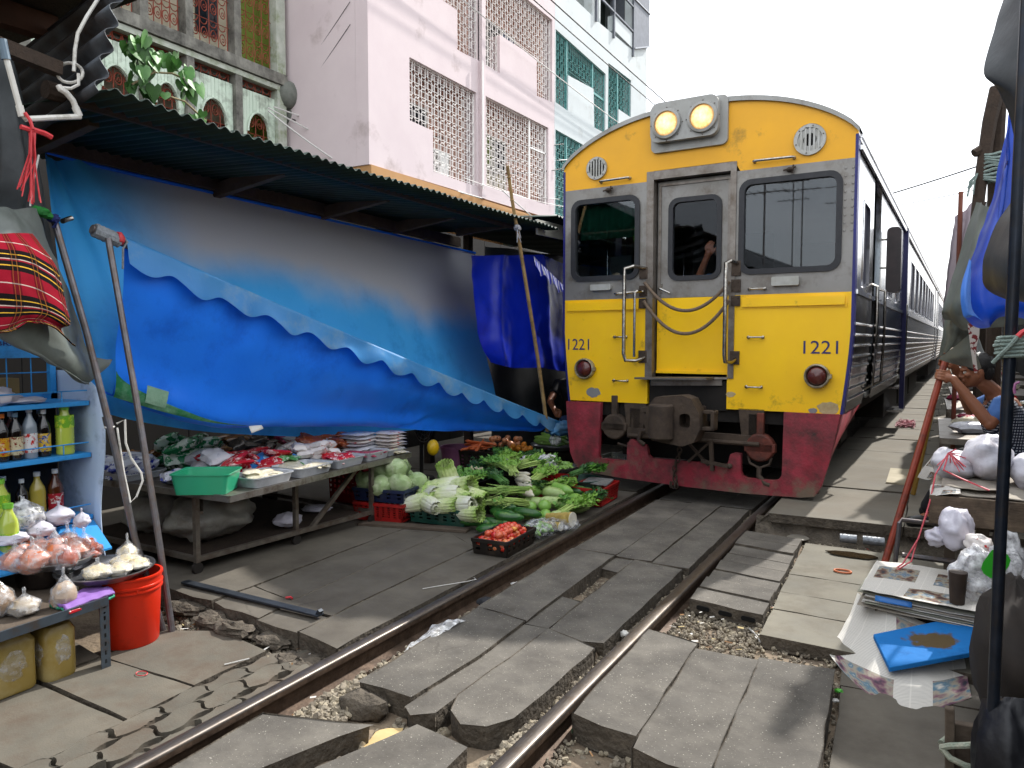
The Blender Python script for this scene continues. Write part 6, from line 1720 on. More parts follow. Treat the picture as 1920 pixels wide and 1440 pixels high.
 # ---- napa cabbages
def napa_mesh(seed):
 b=MB()
 b.grid(lambda a,c:(0.27*a-0.135,(0.045+0.012*sin(pi*a))*(sin(pi*min(1,a*1.15+0.08))**0.5)*cos(2*pi*c),(0.045+0.012*sin(pi*a))*(sin(pi*min(1,a*1.15+0.08))**0.5)*sin(2*pi*c)),
12,14,0)
 for k in range(7):
  w0=k*0.9+seed
  def leaf(a,c):
   t=a;w=w0+(c-0.5)*(1.1+0.7*t)
   r=(0.040+0.022*sin(pi*min(1,t*0.9+0.12)))+0.003*k*0.5+t**3*0.02+(0.008*sin(c*26+k)+0.006*sin(t*30+k*2))*t*t-0.006*(abs(c-0.5)>0.3)
   return(0.285*t-0.14,r*cos(w),r*sin(w))
  b.grid(leaf,16,14,0)
 return b.mesh('napa_cabbage',None,m_napa,angle=180)
m_napa=mat('napa leaf','#b9c489',rough=0.45,bump=0.5,bscale=45)
nt,p_,N_,K_=nodes_of(m_napa)
tc_=N_('ShaderNodeTexCoord');sp_=N_('ShaderNodeSeparateXYZ');K_(tc_.outputs['Object'],sp_.inputs[0])
nn_=N_('ShaderNodeTexNoise');nn_.inputs['Scale'].default_value=26;nn_.inputs['Detail'].default_value=4;K_(tc_.outputs['Object'],nn_.inputs['Vector'])
ma=N_('ShaderNodeMath');ma.operation='MULTIPLY_ADD';ma.inputs[1].default_value=0.22;K_(nn_.outputs['Fac'],ma.inputs[0]);K_(sp_.outputs['X'],ma.inputs[2])
cr_=N_('ShaderNodeValToRGB');e=cr_.color_ramp.elements
e[0].position=0.0;e[0].color=col4('#d5d6c4');e[1].position=0.16;e[1].color=col4('#c3cf95');q=e.new(0.27);q.color=col4('#8fae52')
K_(ma.outputs['Value'],cr_.inputs['Fac']);K_(cr_.outputs['Color'],p_.inputs['Base Color'])
NM=[napa_mesh(s*1.7)for s in range(3)]
nap=[(-1.66,4.60,.17,.3),(-1.56,4.58,.17,-.5),(-1.44,4.60,.165,.1),(-1.33,4.66,.17,-.2),(-1.64,4.70,.22,2.6),(-1.52,4.70,.23,.2),(-1.40,4.74,.22,-.3),(-1.58,4.82,
.26,.4),(-1.46,4.84,.27,-.1),(-1.68,4.86,.22,2.2),(-1.36,4.86,.21,.1),(-1.60,4.92,.31,1.4),(-1.30,4.78,.20,-.6),(-1.22,4.62,.12,2.9)]
for i,(x,y,z,a)in enumerate(nap):
 fruit(NM[i%3],'napa_cabbage',(x,y,z),(rnd(0,6),rnd(-.25,.25)+(-.9 if i==11 else 0),a+pi*(i%2)),rnd(0.85,1.05),'pale napa cabbage on the green crate, '+('front left end',
'front row second from left','front row middle','front row right','second row with its root to the left','second row middle','second row right','upper row left of middle',
'upper row middle','back left one','back right one','standing upright on top','right end leaning on the stalks','fallen at the right of the crate')[i],'cabbage',
'napa cabbages')
 # ---- bunches of greens
def bunch(cx,cy,z,L_,n,rz,pitch,m_st,m_lf,leafy,label,group,spread=0.06,r=0.0035,cut=True,cat='greens',flat=0.55):
 t=thing('greens_bunch',label,cat,(cx,cy,z),rz,group,world=False)
 b=MB();lf=MB()
 for i in range(n):
  y0,z0_=rnd(-spread,spread)*0.55,rnd(0,spread)*flat
  y1,z1_=y0*2.2+rnd(-spread,spread)*0.6,z0_*1.2+rnd(-0.01,0.03)
  l=L_*rnd(0.78,1.05);x0=rnd(-0.02,0.02)
  pts=[Vector((x0-L_/2,y0,z0_)),Vector((x0-L_/2+l*0.4,y0*0.8,z0_+0.012+pitch*0.2)),Vector((x0-L_/2+l*0.75,(y0+y1)/2,z0_+0.014+pitch*0.5)),Vector((x0-L_/2+l,y1,z1_+pitch*0.6))]
  b.tube(pts,[r*1.25,r,r*0.8,r*0.4],5,cap=True)
  for k in range(leafy):
   q=rnd(0.42,1.0);s_=min(2,int(q*3));p=pts[s_].lerp(pts[s_+1],q*3-s_)
   w,h2=rnd(0.010,0.020),rnd(0.025,0.05);d=Vector((rnd(0.2,1),rnd(-1,1),rnd(-0.3,0.8))).normalized();s2=d.cross(Vector((rnd(-1,1),rnd(-1,1),1))).normalized()
   up=d.cross(s2)
   lf.add([p,p+d*h2*0.5+s2*w+up*0.004,p+d*h2,p+d*h2*0.5-s2*w+up*0.004],[(0,1,2),(0,2,3)])
 o=b.build('stalk',m_st,t,angle=180);o['kind']='stuff'
 if leafy:
  o=lf.build('leaf',m_lf,t,smooth=False);o['kind']='stuff'
 return t
m_st1=mat('pale green stalk','#93ae54','#b0c578',scale=12,rough=0.4);m_st2=mat('celery stalk','#6f9440','#9ab562',scale=12,rough=0.4);m_st3=mat('scallion green',
'#3d6a2c','#52803a',scale=12,rough=0.45);m_whiteroot=mat('root white','#c9c3a8','#b9b08c',scale=20,rough=0.5)
m_lf1=mat('fresh leaf','#4a7c2c','#62923a',scale=20,rough=0.5);m_lf2=mat('dark leaf','#22461d','#315a28',scale=20,rough=0.5);m_lf3=mat('bright leaf','#658f32','#80aa44',
scale=20,rough=0.5)
bl=[(-1.74,5.30,.20,.42,60,2.2,m_st1,m_lf1,5,'bright feathery greens with thin stalks behind the napa cabbages'),(-1.58,5.22,.22,.42,60,1.9,m_st2,m_lf1,6,'long leafy bunch spilling right of the feathery greens'),
(-1.45,5.40,.22,.40,55,2.5,m_st3,m_lf2,4,'dark green chive bunch lying across the heap'),(-1.30,5.12,.16,.38,48,-2.3,m_st2,m_lf1,0,'celery coloured stalk bunch with cut ends towards the camera'),
(-1.16,5.18,.17,.36,48,-2.1,m_st2,m_lf1,0,'thick stalk bunch with round cut ends beside the gourds'),(-1.22,4.92,.12,.30,44,-2.5,m_st1,m_lf1,1,'short stalk bunch with pale cut ends next to the napa cabbages'),
(-1.08,5.00,.12,.28,40,-2.2,m_st1,m_lf1,1,'small stalk bunch lying over the cucumbers'),(-1.85,5.75,.22,.46,60,2.0,m_st3,m_lf2,4,'spring onion bunch with white roots at the back'),
(-1.70,5.95,.26,.40,50,1.6,m_st1,m_lf3,9,'bright parsley bunch in front of the carrots'),(-1.45,6.0,.26,.38,50,1.2,m_st1,m_lf3,9,'second parsley bunch nearer the train'),
(-1.75,6.35,.25,.40,44,0.6,m_st3,m_lf2,5,'dark leafy greens just below the oranges'),(-1.05,5.55,.16,.30,40,-1.9,m_st2,m_lf2,5,'dark leafed stalks right of the white radishes'),
(-0.76,5.50,.05,.34,34,0.5,m_st2,m_lf3,10,'loose leafy greens lying flat by the rail'),(-0.72,5.70,.06,.30,30,0.9,m_st3,m_lf2,8,'dark leafy sprigs by the bright red crate'),
(-0.90,5.38,.05,.26,26,0.2,m_st2,m_lf1,8,'leafy sprigs between the gourds and the bamboo shoots'),(-0.98,6.15,.19,.26,30,1.0,m_st3,m_lf2,12,'basil like leaves filling the round basket'),
(-0.92,6.22,.20,.22,26,-0.6,m_st3,m_lf1,12,'mixed leaves on top of the round basket')]
bl+=[(-1.42,5.62,.27,.40,60,2.2,m_st1,m_lf3,7,'light leafy bunch heaped over the chives'),(-1.18,5.72,.20,.34,50,1.6,m_st1,m_lf3,9,'bright leafy bunch behind the round gourds'),
(-1.58,5.68,.28,.42,60,2.6,m_st2,m_lf1,6,'thick green bunch in the middle of the heap'),(-1.30,5.90,.27,.36,50,0.8,m_st1,m_lf1,8,'leafy bunch beside the cloudy bag of roots'),
(-1.90,6.20,.27,.40,50,1.9,m_st3,m_lf1,6,'tall green bunch left of the parsley'),(-1.02,5.72,.14,.28,40,0.4,m_st1,m_lf3,9,'pale leafy bunch behind the long gourds'),
(-0.70,5.32,.05,.26,30,1.3,m_st1,m_lf3,9,'fresh sprigs lying right against the rail'),(-1.62,5.02,.24,.34,50,2.4,m_st1,m_lf1,7,'feathery leaves just behind the upright napa cabbage')]
for(x,y,z,l,n,rz,ms,ml,k,lb)in bl:bunch(x,y,z,l,n,rz,0.03 if k<8 else 0.06,ms,ml,k,lb,'bunches of greens',spread=0.075,r=0.0045 if k==0 else 0.0032)
# spring onion bulbs
rt=MB()
for i in range(26):
 rt.blob((-1.72+rnd(-.05,.05),5.52+rnd(-.05,.05),0.27+rnd(-.02,.03)),(0.009,0.012,0.016),6,5)
o=rt.build('onion_bulbs',m_whiteroot);tag(o,'cluster of tiny white spring onion bulbs on the greens','onion bulbs',None,'stuff')
# ---- long vegetables
def longveg(L_,r0,r1,bend,seg=12,amp=0.06,ridge=0,tip=0.25):
 b=MB();pts=[];rs=[]
 for i in range(seg+1):
  t=i/seg
  pts.append(Vector((L_*(t-0.5),bend*sin(pi*t),0)))
  rs.append(max(0.004,(r0+(r1-r0)*t)*min(1,(sin(pi*min(0.5,t/max(tip,.01)*0.5+0.06))),sin(pi*min(0.5,(1-t)/max(tip,.01)*0.5+0.06)))*(1+amp*noise.noise(Vector((t*4,
L_*9,0))))))
 n=14;base=0
 b.tube(pts,rs,n)
 if ridge:
  for i in range(seg+1):
   for j in range(n):
    if j%2:p=Vector(b.v[i*n+j]);b.v[i*n+j]=tuple(pts[i]+(p-pts[i])*(1-ridge))
 return b
m_cuc=mat('cucumber skin','#1f4a1f','#33632a',scale=16,rough=0.3,dirt='#6f8a45',damt=0.25,dscale=20,stretch=(0.4,2,2))
m_goud=mat('pale gourd skin','#86a05a','#9db272',scale=9,rough=0.35,dirt='#b3c090',damt=0.3,dscale=15);m_gou2=mat('green gourd skin','#6f9a45','#83ab52',scale=9,
rough=0.3)
m_rad=mat('white radish','#d0ccbc','#c4bda6',scale=9,rough=0.4,dirt='#a89c7c',damt=0.25,dscale=12);m_car=mat('carrot','#c2562a','#cf6a35',scale=14,rough=0.45,stretch=(5,
1,1));m_luf=mat('ridged gourd','#6d963f','#86ab55',scale=18,rough=0.4,stretch=(0.4,3,3))
def lv(me,name,x,y,z,rz,ry,label,cat,group,sc=1.0):return fruit(me,name,(x,y,z),(rnd(0,6),ry,rz),sc,label,cat,group)
cme=longveg(0.24,0.036,0.034,0.012).mesh('cucumber',None,m_cuc)
for i,(x,y,z,a)in enumerate(((-1.02,4.62,.045,.35),(-1.06,4.76,.05,.2),(-1.08,4.88,.10,-.1),(-0.98,4.80,.10,.3),(-1.13,4.96,.13,.1),(-0.93,5.0,.09,.2),(-1.18,4.66,
.05,.5))):
 lv(cme,'cucumber',x,y,z,a,rnd(-.1,.1),'fat dark green cucumber, '+('lowest one just behind the tomato crate','second one up behind the tomatoes','third one up, left of the gourds',
'upper right one touching the gourds','topmost one under the stalks','right hand one by the clear bag','leftmost one beside the green crate')[i],'cucumber','dark cucumbers')
sme=longveg(0.17,0.018,0.017,0.008).mesh('cucumber',None,m_gou2)
for i in range(9):
 lv(sme,'cucumber',-0.68+rnd(-.06,.05),4.72+rnd(-.10,.10),.035+rnd(0,.045),-0.9+rnd(-.3,.3),rnd(-.1,.1),'slim pale cucumber in the clear bag beside the tomatoes',
'cucumber','slim cucumbers in the clear bag',1.1)
cb_=crumple((-0.68,4.72,0.06),(0.11,0.17,0.065),31.0);tag(cb_.build('plastic_bag',m_film,angle=180),'clear plastic bag round the slim cucumbers by the tomato crate',
'bag')
gme=longveg(0.22,0.05,0.042,0.01,tip=0.35).mesh('gourd',None,m_goud);gme2=longveg(0.26,0.045,0.05,0.015,tip=0.35).mesh('gourd',None,m_gou2);rme=MB();rme.blob((0,
0,0),(0.052,0.052,0.048),14,10,amp=0.08);rme=rme.mesh('gourd',None,m_gou2)
for i,(me,x,y,z,a)in enumerate([(gme,-1.02,5.30,.10,.6),(gme,-0.90,5.36,.11,.5),(gme2,-0.84,5.62,.11,-.3),(gme,-0.96,5.50,.15,.2),(gme,-0.78,5.66,.08,.2),(gme2,
-1.10,5.38,.16,1.2),(gme,-0.74,5.20,.05,.9),(gme2,-0.80,5.42,.07,.4),(gme,-0.72,5.55,.06,1.2),(gme2,-0.94,5.62,.17,-.2)]):
 lv(me,'gourd',x,y,z,a,rnd(-.1,.1),'long pale green gourd among the round ones near the rail','gourd','long gourds')
for(x,y,z)in((-0.98,5.16,.10),(-0.89,5.22,.105),(-0.96,5.06,.06),(-0.88,5.08,.055),(-0.84,5.14,.05)):
 fruit(rme,'gourd',(x,y,z),(0,0,rnd(0,6)),rnd(.8,1.05),'round light green gourd in the middle of the vegetable heap','gourd','round gourds')
for(x,y,z,a)in((-0.84,5.88,.12,-.3),(-0.92,5.80,.12,.1)):
 lv(cme,'cucumber',x,y,z,a,0,'dark cucumber behind the long gourds','cucumber','dark cucumbers behind the gourds')
rdm=longveg(0.26,0.026,0.020,0.012,tip=0.3).mesh('radish',None,m_rad)
for i in range(9):
 lv(rdm,'radish',-1.34+0.03*i+rnd(-.01,.01),5.66-0.045*i+rnd(-.02,.02),.26-.012*i,2.55+rnd(-.15,.15),.1,'white radish stacked beside the celery stalks','radish',
'white radishes')
crm=longveg(0.19,0.020,0.008,0.006,tip=0.2).mesh('carrot',None,m_car)
for i in range(14):
 lv(crm,'carrot',-2.42+rnd(-.14,.12),6.75+rnd(-.12,.12),.26+rnd(0,.07),.6+rnd(-.5,.5),rnd(-.2,.2)-(1.1 if i==13 else 0),'carrot in the heap at the back of the vegetables',
'carrot','carrots')
onm=MB();onm.blob((0,0,0),(0.036,0.036,0.034),12,9,amp=0.05);onm=onm.mesh('onion',None,mat('brown onion','#b06a45','#c48a62',scale=10,rough=0.35,stretch=(4,4,.5)))
for i in range(14):fruit(onm,'onion',(-2.25+rnd(-.15,.15),6.95+rnd(-.15,.15),.29+rnd(0,.08)),(0,0,rnd(0,6)),rnd(.85,1.1),'pale brown onion heaped beside the carrots',
'onion','onions')
orm=MB();orm.blob((0,0,0),(0.034,0.034,0.032),12,9);orm=orm.mesh('orange',None,mat('orange peel','#cf7a1e','#d98a2b',scale=30,rough=0.4,bump=0.2,bscale=150))
for i in range(12):fruit(orm,'orange',(-1.98+rnd(-.08,.08),6.80+rnd(-.12,.12),.27+rnd(0,.05)),(0,0,rnd(0,6)),rnd(.8,1.0),'small orange at the right end of the carrot and onion heap',
'orange','small oranges')
# base boxes that carry the heap
crate(-2.25,6.85,0.004,0.72,0.55,0.25,0.0,m_crk,'black crate under the carrots and onions',slots=(8,4))
crate(-1.75,6.05,0.004,0.6,0.6,0.20,0.0,m_crk,'black crate under the parsley',slots=(8,4))
crate(-1.85,5.45,0.004,0.42,0.5,0.18,0.05,m_crk,'black crate under the feathery greens',slots=(6,3))
def pan(cx,cy,z,r,h,m,label,cat='pan',group=None,name='pan'):
 t=thing(name,label,cat,(cx,cy,z),0,group,world=False)
 b=MB();b.lathe([(0.001,0.0),(r*0.86,0.0),(r*0.97,h*0.8),(r,h),(r*1.05,h+0.003),(r*1.05,h-0.004),(r*0.98,h*0.75),(r*0.84,0.006),(0.001,0.006)],n=32);b.build('pan_body',
m,t);return t
m_alu=mat('aluminium','#9a9ba0','#adaeb3',scale=8,rough=0.3,metal=0.9,dirt='#6e6a66',damt=0.3,dscale=9)
pan(-1.86,7.40,0.22,0.27,0.05,m_alu,'round aluminium pan of ridged green gourds');pan(-1.86,7.40,0.004,0.24,0.20,m_crk,'dark round tub under the gourd pan','tub',
name='tub')
lum=longveg(0.36,0.034,0.03,0.02,ridge=0.16,tip=0.3).mesh('ridged_gourd',None,m_luf)
for i in range(11):lv(lum,'ridged_gourd',-1.88+rnd(-.07,.07),7.38+0.04*(i%6)-.12,.30+.035*(i//5),-.25+rnd(-.12,.12),0,'long ridged green gourd stacked on the round pan',
'gourd','ridged gourds')
pan(-1.42,6.40,0.17,0.24,0.04,m_alu,'flat aluminium pan of little cucumbers','pan');pan(-1.42,6.40,0.004,0.20,0.165,m_crk,'dark tub under the pan of little cucumbers',
'tub',name='tub')
lme2=longveg(0.085,0.015,0.014,0.006,seg=6).mesh('gherkin',None,m_gou2)
for i in range(85):
 a,r=rnd(0,6.28),0.21*sqrt(random.random());lv(lme2,'gherkin',-1.42+r*cos(a),6.40+r*sin(a),.215+(0.21-r)*.35*random.random(),rnd(0,6),rnd(-.3,.3),'stubby green gherkin piled on the flat pan',
'gherkin','gherkins on the pan')
pan(-0.98,6.14,0.10,0.19,0.07,mat('dark green basket','#173a33','#1d4a40',scale=9,rough=0.45),'dark green round basket of leaves beside the train','basket',name='basket');pan(-0.98,
6.14,0.004,0.15,0.10,m_crk,'dark tub under the basket of leaves','tub',name='tub')
pan(-2.72,6.75,0.004,0.20,0.26,mat('mauve basket','#7c4a66','#8f5876',scale=9,rough=0.5),'mauve plastic basket left of the carrots','basket',name='basket')
# plastic bags within the heap
for(c,r,s,lb)in(((-1.25,5.98,.30),(.10,.09,.09),41,'cloudy bag of pale roots above the white radishes'),((-1.50,6.15,.28),(.12,.10,.06),43,'clear bag with silver packs in the vegetable heap'),
((-1.65,5.85,.30),(.09,.06,.04),44,'brown mushrooms in a clear bag behind the spring onions')):
 tag(crumple(c,r,s).build('plastic_bag',m_film2,angle=180),lb,'bag')
 # bamboo shoots in a bag
bsm=mat('bamboo shoot','#a38a45','#b59d58',scale=14,rough=0.4,dirt='#7c6a33',damt=0.35,dscale=12);bsw=mat('cut shoot face','#d3cfc0','#c6c0ac',scale=20,rough=0.5)
def shoot(p,q,r0,r1,label):
 t=thing('bamboo_shoot',label,'bamboo shoot',p,group='bamboo shoots')
 p=Vector(p);q=Vector(q);b=MB();pts=[];rs=[]
 for i in range(13):
  tt=i/12;pts.append(p.lerp(q,tt));rs.append((r0+(r1-r0)*tt)*(1.0-0.07*(i%3==1)))
 b.tube(pts,rs,16);b.build('shoot_body',bsm,t)
 d=(q-p).normalized();b=MB();b.tube([q,q+d*0.006],r1*0.97,18);b.build('cut_face',bsw,t)
shoot((-0.77,5.03,.07),(-0.545,5.0,.085),0.030,0.055,'yellow bamboo shoot with its big white cut end towards the rail')
shoot((-0.76,4.93,.035),(-0.60,4.91,.04),0.026,0.034,'smaller yellow bamboo shoot under the other one')
tag(crumple((-0.63,5.0,0.035),(0.13,0.15,0.05),51.0).build('plastic_bag',m_film,angle=180),'clear crumpled bag under the bamboo shoots','bag')
yb=MB();yb.blob((-1.96,5.20,0.50),(0.05,0.06,0.07),12,8);tag(yb.build('squash',mat('yellow skin','#c9a514','#b8930f',scale=9,rough=0.4)),'bright yellow squash half hidden behind the cabbages',
'squash')
fn_=thing('fan','dark electric fan standing in the shade under the awning','fan',(-2.75,6.1,0.0))
b=MB();b.tube([(-2.75,6.1,0.0),(-2.75,6.1,0.45)],0.02,8);b.lathe([(0.001,0),(0.14,0),(0.13,0.03),(0.001,0.04)],(-2.75,6.1,0));b.build('stand',m_black,fn_)
b=MB()
for r_ in(0.05,0.09,0.13,0.16):b.tube([(-2.71,6.1+r_*cos(w),0.55+r_*sin(w))for w in[2*pi*i/20 for i in range(21)]],0.003,4,cap=False)
for k in range(12):b.tube([(-2.71,6.1,0.55),(-2.71,6.1+0.16*cos(k*pi/6),0.55+0.16*sin(k*pi/6))],0.002,4)
b.build('guard',m_steel,fn_)
b=MB();b.tube([(-2.75,6.1,0.55),(-2.73,6.1,0.55)],0.12,16);b.build('blade',m_crk,fn_)
# ================================================================ blue rack stall at far left
st=thing('stall_table','low slotted steel angle stall table with jugs underneath at far left','table',(-1.9,1.6,-0.07))
b=MB();b.box((-2.6,0.9,0.215),(-1.485,1.985,0.235));part('table_top',b,m_timber2,st)
m_ang=mat('slotted angle','#56606a','#47505a',scale=9,rough=0.45,metal=0.6,dirt='#5c4a38',damt=0.3,dscale=9)
b=MB();b.beam((-1.48,0.9,0.215),(-1.48,1.985,0.235),0.012,0.04);part('edge_rail',b,m_ang,st)
b=MB();b.plate([(-0.022,-0.07),(0.022,-0.07),(0.022,0.235),(-0.022,0.235)],[rr(-0.005,z,0.005,z+0.022,0.004,2)for z in(-0.05,-0.01,0.03,0.07,0.11,0.15)]+[circ(0,
0.185,0.006,8),circ(0,0.212,0.006,8)],lambda a,z,d:(-1.48+d,1.965+a,z),0,0.004)
b.box((-1.53,1.984,-0.07),(-1.478,1.988,0.235));part('leg',b,m_ang,st)
b=MB();b.beam((-2.5,1.96,-0.07),(-2.5,1.96,0.22),0.04,0.04,up=(0,1,0));part('leg',b,m_ang,st)
# the sky blue display rack
rk=thing('display_rack','sky blue wire fronted display rack with three shelves of bottles','rack',(-2.25,1.7,0.24))
XF,XB= -2.10,-2.42
for z,nm in((1.105,'shelf'),(0.83,'shelf'),(0.50,'shelf')):
 b=MB();b.box((XB,0.9,z-0.025),(XF,2.30,z));part('shelf',b,m_rack,rk,bevel=0.003)
 b=MB();b.tube([(XF-0.005,0.9,z+0.055),(XF-0.005,2.29,z+0.055)],0.0035,5)
 for y in(1.45,1.8,2.16):b.tube([(XF-0.005,y,z),(XF-0.005,y,z+0.055)],0.003,5)
 part('guard_wire',b,m_rack,rk)
def pnl(a,c):
 z=0.26+1.0*a
 xf= -2.02-0.03*sin(a*7)-(0.20*max(0,(a-0.86)/0.14)**2)
 return(XB+(xf-XB)*c,2.31,z)
b=MB();b.grid(pnl,30,6);part('side_panel',b,m_rackp,rk,solid=0.008)
b=MB();b.box((XB-0.02,0.9,0.26),(XB,2.30,1.09));part('back_panel',b,mat('dark rack back','#16191d','#1e2227',scale=5,rough=0.8),rk)
b=MB();b.box((XB-0.02,0.9,1.36),(XB+0.01,2.24,1.70));part('header_board',b,m_rack,rk)
b=MB()
for(p,q)in(((0.9,1.345),(2.30,1.345)),((0.9,1.12),(2.30,1.12)),((2.285,1.10),(2.285,1.36))):b.beam((XB,*p),(XB,*q),0.03,0.035,up=(1,0,0))
part('frame',b,m_rack,rk)
b=MB()
for y in(1.75,1.92,2.06,2.18):b.tube([(XB,y,1.10),(XB,y,1.34)],0.003,5)
b.tube([(XB,0.9,1.25),(XB,2.28,1.25)],0.003,5);part('wire_mesh',b,m_rack,rk)
FX=frame((XB+0.012,2.05,1.485),(0,1,0),(1,0,0))
print_text('UIR','lettering',m_navy,0.12,FX,rk,0.001,1.0);print_text('RT BRAND','lettering',m_navy,0.035,frame((XB+0.012,2.06,1.405),(0,1,0),(1,0,0)),rk,0.001,1.6)
b=MB();b.add([(XF,0.9,0.47),(XF,2.30,0.47),(XF+0.22,2.26,0.36),(XF+0.22,0.9,0.36),(XF,0.9,0.46),(XF,2.30,0.46),(XF+0.22,2.26,0.35),(XF+0.22,0.9,0.35)],[(0,3,2,1),
(4,5,6,7),(0,1,5,4),(1,2,6,5),(2,3,7,6),(3,0,4,7)]);part('sloping_board',b,m_rack,rk)
bx=MB();bx.box((XB-0.22,2.02,1.12),(XB-0.08,2.16,1.22));tag(bx.build('carton',mat('brown carton','#7d6840',rough=0.8)),'brown carton seen through the rack mesh',
'box')
sp=MB();sp.box((-2.9,2.33,-0.07),(-2.45,2.42,0.42));tag(sp.build('concrete_post',mat('mottled stone','#8a8272','#6f6858',scale=7,rough=0.95,bump=0.5,bscale=30),
bevel=0.02),'squat mottled stone post right of the blue rack','post')
def liquid(name,c,rough=0.12):
 return mat(name,c,rough=rough,spec=0.6,coat=0.5)
def bottle(y,z,h,r,body,cap,lab,label,x=-2.17,group='bottles on the blue rack',neck=0.35,lab_z=(0.12,0.5),ribs=False):
 t=thing('bottle',label,'bottle',(x,y,z),rnd(0,6),group,world=False)
 b=MB();pr=[(0.001,0),(r*0.95,0.002),(r,0.012)]
 if ribs:
  for i in range(7):pr+=[(r,h*(0.08+0.065*i)),(r*0.955,h*(0.105+0.065*i))]
 pr+=[(r,h*0.58),(r*0.9,h*0.68),(r*neck*1.1,h*0.84),(r*neck,h*0.9),(r*neck,h*0.94)]
 b.lathe(pr,n=20);b.build('bottle_body',body,t)
 b=MB();b.lathe([(r*neck*1.2,h*0.91),(r*neck*1.2,h),(0.001,h)],n=16);b.build('cap',cap,t)
 if lab:
  b=MB();b.lathe([(r*1.015,h*lab_z[0]),(r*1.015,h*lab_z[1])],n=20);b.build('paper_label',lab,t)
 return t
lb1=print_mat('yellow label','#b98a1e','#a3241c','#d8cfae',60);lb2=print_mat('cream label','#bfb595','#7c2a20','#3a2a1c',60);lb3=print_mat('white label red ring',
'#c9c9c9','#b02a2a','#d5d5d5',40);lb4=print_mat('blue yellow label','#c3a032','#274a8c','#d0c9b4',50);lb5=print_mat('green label','#6aa02c','#a8c23a','#d1d12a',
30);lb6=print_mat('red square label','#a0222e','#c9bcb4','#7a1620',50)
m_bk=liquid('black sauce','#120c0a');m_clr=liquid('clear vinegar','#7f8a94');m_orng=liquid('chilli sauce','#7a2413');m_limj=liquid('lime drink','#a9b84a');m_soy=liquid('fish sauce',
'#4a2310');m_ylw=liquid('mustard sauce','#a8963f')
m_capw=mat('pale cap','#c4c8cc',rough=0.35);m_capo=mat('orange cap','#c4651a',rough=0.35);m_capn=mat('grey blue cap','#5f7c93',rough=0.35);m_capg=mat('green cap',
'#6fb03a',rough=0.35)
bottle(1.905,.83,.235,.030,m_bk,m_capo,lb1,'orange capped sauce bottle nearest the left edge on the middle shelf');bottle(1.965,.83,.235,.033,m_bk,m_capn,lb2,'black sauce bottle with a cream label on the middle shelf')
bottle(2.032,.83,.255,.034,m_clr,m_capw,lb3,'clear bottle with a red ringed white label on the middle shelf');bottle(2.10,.83,.24,.031,m_bk,m_capw,lb4,'black bottle with a blue and yellow label on the middle shelf')
bottle(2.20,.83,.255,.044,m_limj,m_capg,lb5,'ribbed lime green drink bottle at the right end of the middle shelf',neck=0.45,lab_z=(0.55,0.80),ribs=True,x=-2.16)
bottle(2.0,.83,.23,.03,m_soy,m_capw,None,'plain brown bottle in the back row of the middle shelf',x=-2.28)
bottle(2.14,.83,.23,.03,m_bk,m_capn,None,'plain black bottle in the back row of the middle shelf',x=-2.28)
bottle(1.955,.50,.24,.032,m_bk,m_capw,None,'dark bottle without label on the bottom shelf',x=-2.28);bottle(2.02,.50,.22,.03,m_bk,m_capw,lb2,'dark bottle with a small yellow label on the bottom shelf',
x=-2.24)
bottle(2.095,.50,.245,.038,m_ylw,m_capw,None,'yellow mustard bottle on the bottom shelf',x=-2.24);bottle(2.175,.50,.25,.036,m_soy,m_capw,lb6,'brown bottle with a red square label on the bottom shelf',
x=-2.22)
bottle(1.88,.50,.25,.042,m_limj,m_capg,lb5,'lime green drink bottle at the left edge on the bottom shelf',neck=0.45,lab_z=(.45,.7),x=-2.16);bottle(1.85,.40,.25,
.042,m_limj,m_capg,lb5,'second lime green bottle standing lower at the left edge',neck=0.45,lab_z=(.2,.45),x=-2.03)
# red basket and white bags on the top shelf
rbk=thing('basket','red mesh basket on the top shelf at the left edge','basket',(-2.2,1.66,1.11))
b=MB();b.lathe([(0.001,0.06),(0.10,0.06),(0.145,0.22),(0.155,0.225),(0.155,0.21),(0.14,0.20)],(-2.18,1.70,1.13),28);part('basket_body',b,mat('red basket','#b8382c',
'#c44a3a',scale=40,rough=0.4,bump=0.8,bscale=90),rbk)
tag(crumple((-2.20,1.86,1.145),(0.10,0.13,0.05),61,neck=None).build('plastic_bag',m_wplas,angle=180),'white crumpled bag beside the red basket on the top shelf',
'bag')
tag(crumple((-2.18,2.02,1.122),(0.07,0.10,0.018),62).build('plastic_bag',m_wplas,angle=180),'flat white packet on the top shelf','bag')
for(c,r,s,lb)in(((-2.10,1.95,.56),(.085,.095,.075),63,'big tied white bag on the bottom shelf'),((-2.06,2.10,.535),(.06,.07,.045),64,'small white bag right of the big tied one'),
((-2.04,2.00,.49),(.05,.06,.035),65,'blue and white swirled bag on the sloping board'),((-2.02,1.85,.48),(.06,.08,.03),66,'pink tinged flat bag on the sloping board'),
((-2.0,2.18,.50),(.04,.04,.035),67,'knotted little white bag at the board end')):
 tag(crumple(c,r,s,neck=(0.55,0.03)).build('plastic_bag',m_wplas if s!=63 else m_film2,angle=180),lb,'bag')
